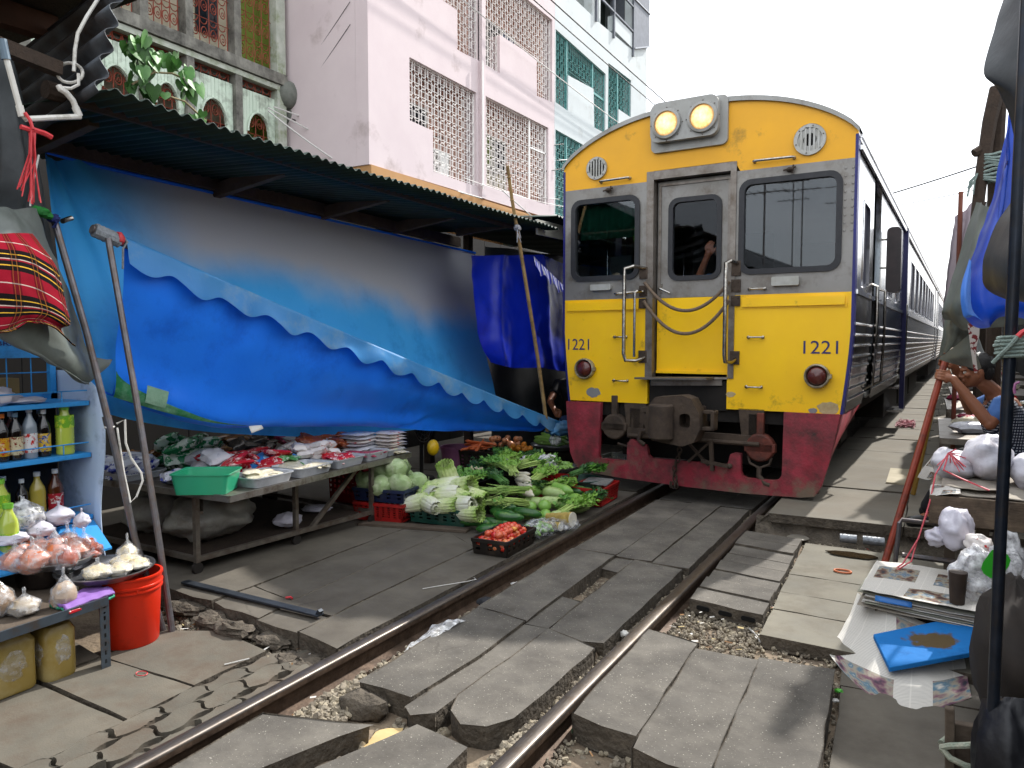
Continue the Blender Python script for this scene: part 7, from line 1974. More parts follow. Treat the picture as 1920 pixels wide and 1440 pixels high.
 # trays with curry bags
def rtray(c,r,m,label):
 t=thing('tray',label,'tray',c,group='round metal trays');b=MB()
 b.lathe([(0.001,0.0),(r*0.84,0.0),(r*0.93,0.016),(r,0.030),(r*1.03,0.031),(r*1.03,0.026),(r*0.94,0.010),(r*0.85,-0.006),(0.001,-0.006)],c,40);b.build('tray_body',
m,t)
rtray((-1.96,2.00,0.345),0.205,m_alu,'upper round aluminium tray of orange curry bags');rtray((-1.73,2.13,0.285),0.215,m_alu,'lower round aluminium tray resting on the red bucket')
sup=MB();sup.lathe([(0.001,0),(0.12,0),(0.13,0.09),(0.001,0.09)],(-1.98,1.98,0.245),20);tag(sup.build('bowl',m_bk),'dark bowl propping up the upper tray','bowl')
cur=mat('red curry paste','#8d3216','#a9491f',scale=20,rough=0.35,dirt='#5e1c0c',damt=0.4,dscale=25);cur2=mat('orange curry','#b05a35','#c07a55',scale=18,rough=0.35,
dirt='#8a3a1c',damt=0.35,dscale=22);tof=mat('bean sprouts','#c6b48e','#d3c6a6',scale=25,rough=0.4,bump=0.6,bscale=50)
def food_bag(c,r,h,m,seed,label,group):
 t=thing('food_bag',label,'food bag',c,group=group)
 b=MB();b.blob((c[0],c[1],c[2]+h*0.45),(r,r,h*0.55),16,10,amp=0.28,fr=2.0,seed=seed);b.build('contents',m,t)
 b=crumple((c[0],c[1],c[2]+h*0.47),(r*1.08,r*1.08,h*0.62),seed,18,14,0.25,neck=(0.45,h*0.55));b.build('film',m_film,t,angle=180)
pos=[(-1.85,1.86,.062,.085),(-1.92,1.82,.058,.08),(-1.84,1.96,.058,.085),(-1.93,1.93,.06,.09),(-2.01,1.88,.06,.085),(-1.86,2.06,.055,.09),(-1.96,2.02,.06,.085),
(-2.05,1.97,.058,.09),(-1.99,2.10,.056,.085),(-2.06,2.06,.055,.08),(-1.79,1.98,.045,.07),(-1.90,2.13,.05,.075)]
for i,(x,y,r,h)in enumerate(pos):food_bag((x,y,0.352),r*1.15,h*1.15,cur2 if i<8 else cur,i*3.3,'bag of '+('orange' if i<8 else 'dark red')+' curry on the upper tray, '+('front one of the near rim',
'left front one','near rim right of the front one','second row left','leftmost one','near rim at the right','middle of the tray','left behind the leftmost','back middle',
'back left','rim nearest the bucket','back right')[i],'curry bags on the upper tray')
food_bag((-1.83,2.12,.352),.05,.045,cur,71,'flat round bag of dark red curry at the tray rim, nearer one',None);food_bag((-1.92,2.17,.352),.055,.045,cur,72,'flat round bag of dark red curry at the tray back',
None)
for i,(x,y,z,r,h)in enumerate(((-1.66,2.05,.295,.07,.06),(-1.62,2.13,.295,.06,.055),(-1.70,2.22,.295,.07,.06),(-1.63,2.23,.295,.055,.05),(-1.75,2.26,.30,.05,.09))):
 food_bag((x,y,z),r,h,tof,80+i*2.7,'pale bean curd bag on the lower tray, '+('nearest the camera','at the right rim','in the middle','at the far right','tall knotted one at the back')[i],
'pale food bags on the lower tray')
food_bag((-1.62,1.70,.24),.06,.07,mat('grey dried fish','#8a7a66','#a39680',scale=20,rough=0.5),91,'bag of pale brown powder tied with yellow at the stall edge',
None);food_bag((-1.57,1.84,.24),.05,.11,mat('pale brown powder','#a58d74',rough=0.6),93,'leaning bag of tan powder on the stall edge',None)
food_bag((-1.72,1.64,.24),.07,.12,mat('peanuts','#8a6a44','#6e5232',scale=40,rough=0.6,bump=0.8,bscale=60),95,'bag of brown nuts at the left edge of the stall',
None)
for k,(c,lb,dz)in enumerate((('#2f8f6e','folded teal cloth bag under the purple one on the stall corner',0),('#7f5aa0','folded purple cloth bag on the stall corner',
.018))):
 b=MB();b.grid(lambda a,c_:(-1.485-0.13*c_-0.03*a,1.80+0.24*a,0.245+dz+0.010*noise.noise(Vector((a*5,c_*4,k*7)))-0.012*(c_<0.1)),24,14)
 tag(b.build('cloth_bag',mat('cloth bag %d'%k,c,rough=0.7),solid=0.012,angle=180),lb,'cloth bag')
rdp=MB();rdp.cbox((-1.478,1.84,0.238),(0.012,0.07,0.014),0.1);tag(rdp.build('packet',PM['redpink'],bevel=0.003),'small red packet sticking out under the teal cloth bag',
'packet')
# jugs under the stall
jug_m=mat('yellow oil','#9c8546','#8f783c',scale=2,rough=0.25,spec=0.5,dirt='#b8a878',damt=0.5,dscale=4)
def jug(y0,y1,x0,x1,h,label):
 t=thing('oil_jug',label,'jug',((x0+x1)/2,(y0+y1)/2,-0.07),group='oil jugs under the stall')
 b=MB();o_=rr(y0,x0,y1,x1,0.035,4)
 for z,s in((0,.94),(.015,1),(h*.5,.985),(h-.04,1),(h-.01,.8),(h,.45)):
  cy,cx=(y0+y1)/2,(x0+x1)/2;b.v+=[(cx+(x-cx)*s,cy+(y-cy)*s,-0.07+z)for y,x in o_]
 n=len(o_)
 for i in range(5):
  for j in range(n):b.f.append((i*n+j,i*n+(j+1)%n,(i+1)*n+(j+1)%n,(i+1)*n+j));b.m.append(0)
 b.f.append(tuple(5*n+j for j in range(n)));b.m.append(0)
 b.build('jug_body',jug_m,t)
 b=crumple(((x0+x1)/2,(y0+y1)/2,-0.07+h*.5),((x1-x0)*.56,(y1-y0)*.58,h*.54),y0*7,24,16,0.06);b.build('film_wrap',m_film,t,angle=180)
jug(1.74,1.88,-1.70,-1.54,.245,'yellow oil jug wrapped in film beside the stall leg');jug(1.52,1.72,-1.76,-1.56,.25,'larger yellow oil jug left of the other one')
tag(crumple((-1.72,1.42,0.04),(0.12,0.10,0.11),97).build('plastic_bag',mat('blue grey bag','#4f7a96','#8aa5b5',scale=9,rough=0.3,bump=0.5,bscale=30),angle=180),
'blue grey plastic bundle at the lower left edge','bag')
# red bucket
bk=thing('bucket','bright orange red plastic bucket standing beside the stall','bucket',(-1.665,2.21,-0.07))
m_bkt=mat('orange red plastic','#c4240a','#cd2c10',scale=3,rough=0.35,dirt='#8c1c0a',damt=0.2)
b=MB();b.lathe([(0.001,0.0),(0.122,0.0),(0.127,0.01),(0.142,0.265),(0.142,0.27),(0.150,0.272),(0.150,0.280),(0.144,0.283),(0.144,0.292),(0.152,0.294),(0.152,0.302),
(0.146,0.305),(0.147,0.335),(0.153,0.337),(0.153,0.347),(0.140,0.347),(0.135,0.33),(0.115,0.01),(0.001,0.008)],(-1.665,2.21,-0.07),48);part('bucket_body',b,m_bkt,
bk,angle=25)
b=MB();b.cbox((-1.53,2.18,0.215),(0.012,0.05,0.02),0.1);part('handle_lug',b,m_bkt,bk,bevel=0.003)
# ================================================================ right hand stalls
m_pole=mat('dark painted pole','#161c26','#212935',scale=20,rough=0.35,metal=0.4,dirt='#2c2723',damt=0.35,dscale=12)
m_tarp_k2=tarp_mat('black grey tarpaulin','#2b2f33','#353a3e',dirt='#1d2023',damt=0.4,transl=0.05,rough=0.5)
m_tarp_br=tarp_mat('royal blue tarpaulin','#103a9c','#1443ac',dirt='#0d2f80',damt=0.3,transl=0.2,rough=0.4)
m_tarp_lb=tarp_mat('light blue tarp facing','#3f74c8','#4a80d2',dirt='#355fa6',damt=0.2,transl=0.25,rough=0.4)
m_tarp_g3=tarp_mat('olive grey tarpaulin','#565c57','#646a64',dirt='#3d423e',damt=0.35,transl=0.10,rough=0.55)
m_rope_g=mat('grey green rope','#6d7d78','#83918a',scale=60,rough=0.85,bump=0.7,bscale=140)
m_rope_w=mat('pale rope','#a9a594','#8f9a8a',scale=40,rough=0.85,bump=0.7,bscale=140)
m_redpole=mat('red brown pole','#7c2c18','#8f3a22',scale=9,rough=0.45,dirt='#4a2216',damt=0.35,dscale=8)
tp_=thing('pole','dark blue black steel pole standing upright near the right edge','pole',(1.95,2.6,-0.08))
b=MB();b.tube([(1.952,2.6,-0.10),(1.955,2.6,0.9),(1.963,2.6,1.66),(1.972,2.6,2.9)],0.0165,12);b.build('shaft',m_pole,tp_)
b=MB()
for k in range(6):
 z=1.375+k*0.011;x0=1.925+rnd(-.006,.006)
 b.tube([(2.06,2.60,z+rnd(-.004,.004)),(1.99,2.575,z+0.003),(x0+0.012,2.575,z),(x0,2.59,z-0.002),(x0+0.012,2.615,z-0.006),(1.99,2.62,z-0.004),(2.06,2.63,z)],0.0055,
6)
b.tube([(1.918,2.58,1.355),(1.94,2.568,1.385),(1.96,2.563,1.41),(1.975,2.566,1.432)],0.006,6)
tag(b.build('rope',m_rope_g),'grey green rope wound round the dark pole at the right edge','rope')
b=MB();b.tube([(1.975,2.566,1.432),(1.985,2.567,1.444),(2.0,2.57,1.452)],0.008,6);tag(b.build('rope_end',m_red_rib),'red wrapped rope end above the grey green coil',
'rope')
b=MB();b.tube([(1.978,2.5,1.305),(1.968,2.5,1.30),(1.966,2.5,1.285),(1.968,2.5,1.272)],0.004,6);tag(b.build('hook',mat('mauve plastic','#8f5a80',rough=0.4)),'mauve plastic hook beside the dark pole',
'hook')
RT={'K':[[(1.97,3.3,2.73),(2.01,3.1,2.64),(2.11,2.9,2.53)],[(1.92,3.2,2.52),(1.99,3.05,2.45),(2.11,2.9,2.37)],[(1.89,3.1,2.35),(1.98,3.0,2.28),(2.12,2.9,2.23)],[(1.93,3.1,2.28),(2.0,3.0,2.19),(2.12,2.9,2.15)],[(1.97,3.1,2.18),(2.03,3.0,2.1),(2.12,2.9,2.05)],[(2.0,3.15,2.07),(2.05,3.05,2.02),(2.13,2.95,1.96)]],
'K2':[[(2.05,3.4,2.04),(2.09,3.2,1.99),(2.15,3.1,1.97)],[(1.95,3.4,1.85),(2.04,3.1,1.8),(2.15,3.0,1.78)],[(1.92,3.4,1.71),(2.0,3.1,1.68),(2.15,3.0,1.66)],[(1.94,3.45,1.62),(2.02,3.15,1.58),(2.16,3.05,1.56)],[(2.03,3.5,1.57),(2.08,3.3,1.55),(2.17,3.1,1.53)]],
'B':[[(2.07,4.6,2.64),(2.09,4.5,2.59),(2.1,4.4,2.55),(2.8,4.5,2.6)],[(2.01,4.5,2.22),(2.05,4.3,2.17),(2.11,4.3,2.15),(2.8,4.5,2.2)],[(1.92,4.3,1.86),(1.99,4.1,1.84),(2.12,4.2,1.84),(2.8,4.5,1.8)],[(1.86,4.2,1.66),(1.95,4.0,1.65),(2.14,4.1,1.63),(2.8,4.5,1.5)],[(1.88,4.2,1.55),(1.98,4.0,1.52),(2.14,4.1,1.55),(2.8,4.5,1.3)],[(1.93,4.3,1.51),(2.0,4.15,1.47),(2.12,4.2,1.52),(2.8,4.5,1.2)]],  # outer column is unseen, widened so the blue tarp shades the ground
'BH':[[(1.9,4.04,1.8),(1.903,4.03,1.79),(1.91,4.03,1.79)],[(1.87,3.98,1.65),(1.89,3.96,1.65),(1.91,3.98,1.64)],[(1.88,3.96,1.54),(1.9,3.94,1.55),(1.92,3.96,1.56)],[(1.9,3.97,1.52),(1.93,3.95,1.53),(1.96,3.98,1.51)]],
'GG':[[(1.98,5.6,2.3),(2.01,5.4,2.26),(2.1,5.2,2.22),(2.7,5.4,2.5)],[(1.9,5.5,1.99),(1.96,5.2,1.95),(2.11,5.2,1.94),(2.7,5.4,2.2)],[(1.85,5.4,1.78),(1.91,5.1,1.73),(2.05,5.1,1.72),(2.7,5.4,1.9)],[(1.81,5.3,1.6),(1.87,5.1,1.6),(2.03,5.1,1.57),(2.7,5.4,1.7)],[(1.83,5.5,1.55),(1.91,5.3,1.51),(2.04,5.2,1.48),(2.7,5.4,1.6)]],  # outer column is unseen, widened to cast shade on the lower right ground
'GL':[[(1.84,5.6,1.69),(1.91,5.4,1.66),(1.98,5.4,1.61)],[(1.82,5.6,1.52),(1.9,5.35,1.51),(2.0,5.5,1.48)],[(1.81,5.7,1.38),(1.89,5.5,1.42),(1.99,5.6,1.4)],[(1.8,5.8,1.31),(1.86,5.6,1.35),(1.96,5.7,1.38)]],
'GT':[[(1.8,5.75,1.3),(1.88,5.5,1.38),(1.97,5.3,1.47)],[(1.85,5.6,1.28),(1.9,5.4,1.32),(1.99,5.25,1.38)],[(1.92,5.5,1.26),(1.96,5.35,1.29),(2.0,5.2,1.32)],[(2.01,5.4,1.24),(2.02,5.3,1.25),(2.02,5.2,1.26)]],
'ST':[[(1.94,5.08,1.52),(1.97,5.08,1.52),(2.0,5.08,1.5)],[(1.95,5.08,1.45),(1.97,5.08,1.44),(2.0,5.08,1.45)],[(1.96,5.08,1.37),(1.97,5.08,1.37),(1.99,5.08,1.39)],[(1.97,5.08,1.31),(1.98,5.08,1.31),(1.99,5.08,1.32)],[(1.98,5.08,1.24),(1.99,5.08,1.23),(2.0,5.08,1.24)]]}
tag(cloth(RT['K'],30,40,0.010,4,1.0).build('tarpaulin',m_tarp_k2,angle=180),'black grey tarp drooping from the top right corner','tarp')
tag(cloth(RT['K2'],30,30,0.012,4,2.0).build('tarpaulin',m_tarp_k2,angle=180),'black bulging tarp fold behind the dark pole','tarp')
bt=thing('tarpaulin','royal blue tarp bundle hanging at the right with a light blue facing','tarp',(2.0,4.2,1.5))
cloth(RT['B'],40,60,0.014,4,3.0,lambda a,c:0.012*sin(a*14+c*3)).build('sheet',m_tarp_br,bt,angle=180)
cloth(RT['BH'],12,30,0.004,5,4.0).build('facing',m_tarp_lb,bt,angle=180)
gt_=thing('tarpaulin','olive grey tarp gathered to a point at the red brown pole top','tarp',(1.9,5.4,1.3))
for k,nm in(('GG','upper_sheet'),('GL','fold'),('GT','corner_flap')):
 cloth(RT[k],34,34,0.008,4,6.0+len(k),(lambda a,c:0.015*sin(a*12))if k!='GT' else None).build(nm,m_tarp_g3,gt_,angle=180)
m_scf=mat('patterned scarf','#b9b0a4','#6e1c1c',scale=34,rough=0.8,lo=0.52,hi=0.55)
tag(cloth(RT['ST'],10,30,0.006,8,8.0).build('scarf',m_scf,angle=180),'maroon and white patterned strip hanging below the blue tarp','scarf')
# rough timber posts with rope lashings
tw=thing('timber_post','dark rough timber post lashed with rope beyond the blue tarp','post',(2.1,6.2,0.1))
b=MB();b.tube([(2.16,6.2,0.1),(2.14,6.2,1.5),(2.11,6.15,2.5),(2.12,6.1,3.1)],[0.05,0.05,0.045,0.04],9);b.tube([(1.99,6.0,2.05),(2.02,6.02,2.5),(2.06,6.03,2.9),(2.10,
6.05,3.12)],[0.035,0.04,0.045,0.05],8);b.tube([(2.02,6.02,2.72),(1.975,6.0,2.69)],0.03,8)
b.build('log',m_timber,tw)
b=MB()
for k in range(9):
 z=2.50+k*0.022;b.tube([(2.05+0.06*cos(w)+0.02,6.03+0.05*sin(w),z+0.01*sin(w*2+k))for w in[2*pi*i/10 for i in range(11)]],0.010,5)
for k in range(8):b.tube([(2.0,5.98,2.55),(1.97+rnd(-.02,.02),5.97,2.50),(1.96+rnd(-.03,.02),5.97,2.42+rnd(-.05,.05))],0.005,4)
b.build('rope_lashing',m_rope_g,tw)
b=MB();b.tube([(1.985,9.0,0.1),(1.98,9.0,2.95)],0.022,8);tag(b.build('pole',mat('brown red bamboo','#6a3a2c','#7d4836',scale=8,rough=0.7)),'thin reddish pole standing further along the right stalls',
'pole')
b=cloth([[(1.93,9.2,2.6),(1.99,9.0,2.75),(2.15,8.9,2.85)],[(1.88,9.2,2.2),(1.96,9.0,2.25),(2.15,8.9,2.3)],[(1.86,9.2,1.8),(1.95,9.0,1.8),(2.15,8.9,1.85)],[(1.88,
9.2,1.45),(1.96,9.0,1.42),(2.15,8.9,1.42)]],30,30,0.02,4,12.0,lambda a,c:0.03*sin(a*14+c*3))
tag(b.build('tarpaulin',tarp_mat('pale mauve cloth','#9a8f98','#a89ea6',dirt='#5f5860',damt=0.3,transl=0.15),angle=180),'pale mauve cloth folded against the thin reddish pole',
'tarp')
# ---- plank table with sacks
ptb=thing('plank_table','rough plank table under the white sacks beside the dark pole','table',(2.2,5.0,-0.07))
b=MB();b.box((1.775,4.58,0.43),(3.0,4.64,0.585));b.build('front_board',mat('weathered plank','#574a3d','#6b5c4c',scale=7,rough=0.9,bump=0.5,bscale=40,dirt='#3a3028',
damt=0.5,dscale=6,stretch=(.4,2,2)),ptb,bevel=0.004)
for i in range(4):
 b=MB();b.box((1.785,4.645+i*0.24,0.555),(3.0,4.645+i*0.24+0.235,0.583));b.build('top_board',MATS['weathered plank'],ptb,bevel=0.003)
for(x,y)in((2.03,4.70),(2.9,4.7),(1.9,5.5),(2.9,5.5)):
 b=MB();b.beam((x,y,-0.07),(x,y,0.55),0.06,0.06,up=(0,1,0));b.build('leg',m_timber2,ptb)
m_card=mat('grey cardboard','#8f877c','#a0988b',scale=6,rough=0.9,bump=0.3,bscale=40)
m_news=mat('newsprint','#b4b0a8','#c2beb6',scale=3,rough=0.85)
def newsprint(m,sc,cols):
 """grey text lines and a few coloured picture blocks on newspaper"""
 nt,p,N,K=nodes_of(m)
 uv=N('ShaderNodeUVMap');br=N('ShaderNodeTexBrick');br.inputs['Scale'].default_value=sc;br.inputs['Mortar Size'].default_value=0.022;br.inputs['Brick Width'].default_value=0.9;br.inputs['Row Height'].default_value=0.05;br.offset=0.0;br.inputs['Mortar Smooth'].default_value=0.3
 br.inputs['Color1'].default_value=col4('#86837f');br.inputs['Color2'].default_value=col4('#98958f');br.inputs['Mortar'].default_value=col4('#c6c2ba')
 K(uv.outputs['UV'],br.inputs['Vector'])
 ch=N('ShaderNodeTexBrick');ch.inputs['Scale'].default_value=sc*0.33;ch.inputs['Mortar Size'].default_value=0.14;ch.inputs['Brick Width'].default_value=0.9;ch.inputs['Row Height'].default_value=0.75;ch.offset=0.35
 ch.inputs['Color1'].default_value=(1,1,1,1);ch.inputs['Color2'].default_value=(0,0,0,1);ch.inputs['Mortar'].default_value=(0,0,0,1)
 K(uv.outputs['UV'],ch.inputs['Vector'])
 gt=N('ShaderNodeMath');gt.operation='GREATER_THAN';gt.inputs[1].default_value=0.74;K(ch.outputs['Color'],gt.inputs[0])
 nz=N('ShaderNodeTexNoise');nz.inputs['Scale'].default_value=sc*2.2;nz.inputs['Detail'].default_value=3;K(uv.outputs['UV'],nz.inputs['Vector'])
 cr_=N('ShaderNodeValToRGB');e=cr_.color_ramp.elements
 e[0].position=0.30;e[0].color=col4(cols[0]);e[1].position=0.72;e[1].color=col4(cols[-1])
 for i,c in enumerate(cols[1:-1]):
  q=e.new(0.30+0.42*(i+1)/(len(cols)-1));q.color=col4(c)
 K(nz.outputs['Fac'],cr_.inputs['Fac'])
 mx=N('ShaderNodeMixRGB');K(br.outputs['Color'],mx.inputs['Color1']);K(cr_.outputs['Color'],mx.inputs['Color2']);K(gt.outputs['Value'],mx.inputs['Fac'])
 K(mx.outputs['Color'],p.inputs['Base Color'])
newsprint(m_news,5.0,['#23282e','#5f4034','#8a8474','#4a6378','#b5b0a6'])
m_news2=mat('newsprint page','#b4b0a8','#c2beb6',scale=3,rough=0.85);newsprint(m_news2,4.0,['#2a2a36','#6a4656','#8f8778','#47697c','#b5b0a6'])
def sheet(net,nu,nv,wr,fr,seed,m,name,label,cat,fold=None,thick=0.0,group=None):
 b=cloth(net,nu,nv,wr,fr,seed,fold);o=b.build(name,m,angle=180,solid=thick)
 uvl=o.data.uv_layers.new(name='UVMap')
 for lp_ in o.data.loops:
  i=lp_.vertex_index;uvl.data[lp_.index].uv=(i//(nv+1)/nu,(i%(nv+1))/nv)
 return tag(o,label,cat,group)
sheet([[(1.79,4.62,.592),(2.2,4.60,.592),(2.6,4.60,.592)],[(1.80,4.85,.605),(2.2,4.85,.61),(2.6,4.85,.60)],[(1.80,5.2,.60),(2.2,5.2,.61),(2.6,5.2,.60)]],24,20,.008,
5,3,m_card,'cardboard','grey cardboard sheet lying on the plank table','cardboard',None,.006)
sheet([[(1.83,4.70,.622),(2.0,4.64,.618),(2.13,4.66,.618)],[(1.84,4.9,.63),(2.0,4.9,.63),(2.14,4.9,.62)],[(1.86,5.1,.62),(2.0,5.1,.63),(2.14,5.1,.62)]],24,20,.010,
6,5,m_card,'cardboard','curled round edged cardboard on top of the grey sheet','cardboard',None,.005)
sheet([[(1.70,5.55,.52),(1.76,5.35,.54),(1.80,5.2,.57)],[(1.74,5.5,.60),(1.80,5.3,.62),(1.85,5.1,.63)],[(1.80,5.5,.68),(1.86,5.3,.68),(1.92,5.1,.68)]],20,16,.01,
6,7,m_news,'newspaper','newspaper sheet hanging off the far edge of the plank table','newspaper')
sheet([[(1.78,4.60,.56),(1.84,4.57,.59),(1.92,4.58,.60)],[(1.775,4.62,.60),(1.85,4.66,.61),(1.92,4.70,.61)],[(1.78,4.72,.61),(1.86,4.76,.615),(1.93,4.8,.61)]],16,
16,.014,9,8,m_news,'newspaper','crumpled newspaper scraps at the corner of the plank table','newspaper')
for(c,r,s,lb)in(((1.90,4.98,.70),(.12,.16,.085),101,'white sack tied with red string on the plank table'),((2.06,5.0,.76),(.13,.2,.13),103,'bigger white sack leaning on the dark pole side of the table'),
((2.25,4.95,.70),(.10,.2,.10),104,'grey white sack right of the dark pole'),((1.86,5.25,.68),(.08,.10,.08),105,'small pinkish white bag behind the tied sack')):
 tag(crumple(c,r,s,32,22,0.22,1.7,ck=0.4).build('sack',mat('white woven plastic','#bdbcc4','#cac9d0',scale=5,rough=0.5,bump=0.5,bscale=24,dirt='#97919a',damt=0.3,
dscale=6),angle=180),lb,'sack')
sr=MB()
sr.tube([(1.90,4.92,.80),(1.86,4.86,.78),(1.83,4.78,.73),(1.80,4.70,.68),(1.79,4.62,.62),(1.775,4.57,.54),(1.73,4.5,.36),(1.66,4.46,.22),(1.60,4.44,.17),(1.56,4.42,
.165)],0.0045,5)
sr.tube([(1.86,4.84,.77),(1.84,4.75,.70),(1.92,4.70,.67),(2.0,4.65,.645),(2.05,4.62,.63)],0.005,5);sr.tube([(1.77,4.56,.5),(1.72,4.5,.33),(1.70,4.46,.24),(1.62,
4.40,.185),(1.66,4.35,.19),(1.75,4.38,.19)],0.004,5)
for i in range(12):sr.tube([(1.87,4.84,.785),(1.87+rnd(-.08,.12),4.82+rnd(-.05,.04),.76+rnd(-.08,.03))],0.003,4)
tag(sr.build('string',mat('pink red string','#b8323c','#d0606a',scale=20,rough=0.5)),'pink red plastic string trailing from the tied sack to the newspapers','string')
for(c,r,s,lb,mm)in(((1.90,4.42,.45),(.08,.09,.10),111,'white carrier bag with blue marks hanging under the table front',m_wplas),((1.82,4.42,.40),(.06,.06,.05),
112,'small torn white bag under the table corner',m_wplas),((1.99,4.30,.40),(.06,.07,.06),113,'red and white printed bag between the white ones',PM['whitered']),
((1.97,4.12,.30),(.10,.10,.13),114,'big crumpled white bag in front of the table',m_film2),((2.10,4.1,.36),(.09,.10,.15),115,'clear bag with a bright green print right of the dark pole',
m_film2)):
 tag(crumple(c,r,s,28,20,0.35,2.0,ck=0.6).build('plastic_bag',mm,angle=180),lb,'bag')
gpn=MB();gpn.plate([(2.045+0.05*cos(w)*(1+.3*sin(2*w)),.40+0.07*sin(w))for w in[2*pi*i/16 for i in range(16)]],[],lambda a,c,d:(a,3.99+d,c),0,.002)
tag(gpn.build('wrapper',mat('bright green wrapper','#2b9a22',rough=0.4)),'bright green wrapper pressed on the clear bag','wrapper')
mug=MB();mug.lathe([(0.001,0),(.030,0),(.040,.16),(.001,.16)],(1.90,4.0,.18),14);tag(mug.build('can',mat('brown tin','#2c221b','#3a2d24',scale=12,rough=0.6)),'narrow brown tin standing on the newspaper stack',
'tin')
# ---- newspapers and low box
lb_=thing('low_box','low dark box carrying the newspaper stack','box',(1.76,4.3,-0.08))
b=MB();b.box((1.55,4.08,-0.08),(2.3,4.66,0.09));b.build('box_body',m_timber,lb_,bevel=0.006)
for i in range(7):
 z=0.095+i*0.011;j=rnd(-.02,.02)
 sheet([[(1.49+j,4.03+rnd(-.02,.02),z),(1.75,3.98,z),(2.05,3.94,z)],[(1.51+j,4.3,z+.004),(1.78,4.3,z+.006),(2.08,4.28,z+.004)],[(1.54+j,4.60,z),(1.8,4.60,z),(2.1,
4.6,z)]],16,10,.006,5,i*2.2,[m_card,m_news,mat('dirty grey sheet','#77786c','#8d8b7c',scale=9,rough=0.9,dirt='#3f7a4f',damt=.2),m_news2][i%4],'newspaper',('lowest',
'second lowest','third lowest','middle','third highest','second highest','uppermost')[i]+' grey paper layer of the stack under the open newspaper','newspaper',None,
.003,'paper layers of the stack')
sheet([[(1.485,4.02,.182),(1.62,3.98,.184),(1.80,3.95,.186),(2.0,3.92,.19)],[(1.50,4.22,.190),(1.66,4.20,.192),(1.82,4.18,.196),(2.03,4.14,.196)],[(1.53,4.55,.195),
(1.69,4.55,.198),(1.86,4.52,.20),(2.06,4.46,.20)]],30,26,.008,5,21,m_news,'newspaper','open newspaper with photos lying on top of the stack','newspaper')
cv=MB();cv.grid(lambda a,c:(1.555+0.16*a,4.005-0.012*c-0.02*a,.168-.025*c),6,3);tag(cv.build('folder',mat('blue card','#3a78c0',rough=0.5),solid=.002),'blue card edge poking out of the newspaper stack',
'card')
sheet([[(1.46,4.22,.10),(1.56,4.10,.09),(1.70,4.05,.085),(1.86,4.0,.05)],[(1.42,4.05,.0),(1.55,3.92,.01),(1.72,3.85,.0),(1.92,3.95,-.01)],[(1.375,3.86,-.075),(1.50,
3.68,-.07),(1.72,3.60,-.065),(1.94,3.80,-.065)],[(1.38,3.76,-.083),(1.53,3.48,-.082),(1.72,3.33,-.082),(1.95,3.60,-.080)]],44,40,.012,4,33,m_news2,'newspaper','large newspaper sheet draped from the box onto the ground',
'newspaper',lambda a,c:.012*sin(a*9+c*2)*(1-c))
bpk=thing('blue_plank','short bright blue painted plank with a worn bare patch on the newspaper','plank',(1.8,3.85,-0.05))
m_bpl=mat('bright blue paint','#1a66a8','#1f70b4',scale=4,rough=0.75,spec=0.2,dirt='#12508a',damt=.3,dscale=7,bump=.2,bscale=40)
b=MB();q=[(1.558,3.87,.02),(2.0,4.05,.15),(2.018,3.82,.06),(1.64,3.60,-.02)]
b.add([Vector(p)for p in q]+[Vector(p)-Vector((0,0,.022))for p in q],[(0,3,2,1),(4,5,6,7),(0,1,5,4),(1,2,6,5),(2,3,7,6),(3,0,4,7)]);b.build('board',m_bpl,bpk,bevel=.003,
smooth=False)
nt,p_,N_,K_=nodes_of(m_bpl)
tc_=N_('ShaderNodeTexCoord');mp_=N_('ShaderNodeMapping');mp_.inputs['Location'].default_value=(0.02,0.02,0);mp_.inputs['Rotation'].default_value=(0,0,radians(-42));mp_.inputs['Scale'].default_value=(6,
11,0.5);K_(tc_.outputs['Object'],mp_.inputs['Vector'])
ln_=N_('ShaderNodeVectorMath');ln_.operation='LENGTH';K_(mp_.outputs['Vector'],ln_.inputs[0]);nz_=N_('ShaderNodeTexNoise');nz_.inputs['Scale'].default_value=18;nz_.inputs['Detail'].default_value=6;K_(tc_.outputs['Object'],
nz_.inputs['Vector'])
ad_=N_('ShaderNodeMath');ad_.operation='MULTIPLY_ADD';ad_.inputs[1].default_value=1.3;K_(nz_.outputs['Fac'],ad_.inputs[0]);K_(ln_.outputs['Value'],ad_.inputs[2])
mr_=N_('ShaderNodeMapRange');mr_.inputs['From Min'].default_value=1.32;mr_.inputs['From Max'].default_value=1.12;K_(ad_.outputs['Value'],mr_.inputs['Value'])
src_=p_.inputs['Base Color'].links[0].from_socket;mxx=N_('ShaderNodeMixRGB');mxx.inputs['Color2'].default_value=col4('#54462f');K_(src_,mxx.inputs['Color1']);K_(mr_.outputs['Result'],
mxx.inputs['Fac']);K_(mxx.outputs['Color'],p_.inputs['Base Color'])
fr_=thing('step_frame','grey steel tube step frame behind the newspaper stack','frame',(1.7,4.9,-0.07))
b=MB();b.tube([(1.60,4.75,-.07),(1.63,4.78,.37),(1.64,4.8,.385),(2.1,4.85,.37)],.013,8);b.tube([(1.65,4.72,.20),(2.1,4.78,.18)],.016,8);b.tube([(2.1,4.85,.37),(2.08,
4.82,-.07)],.013,8);b.build('tube_frame',m_steel,fr_)
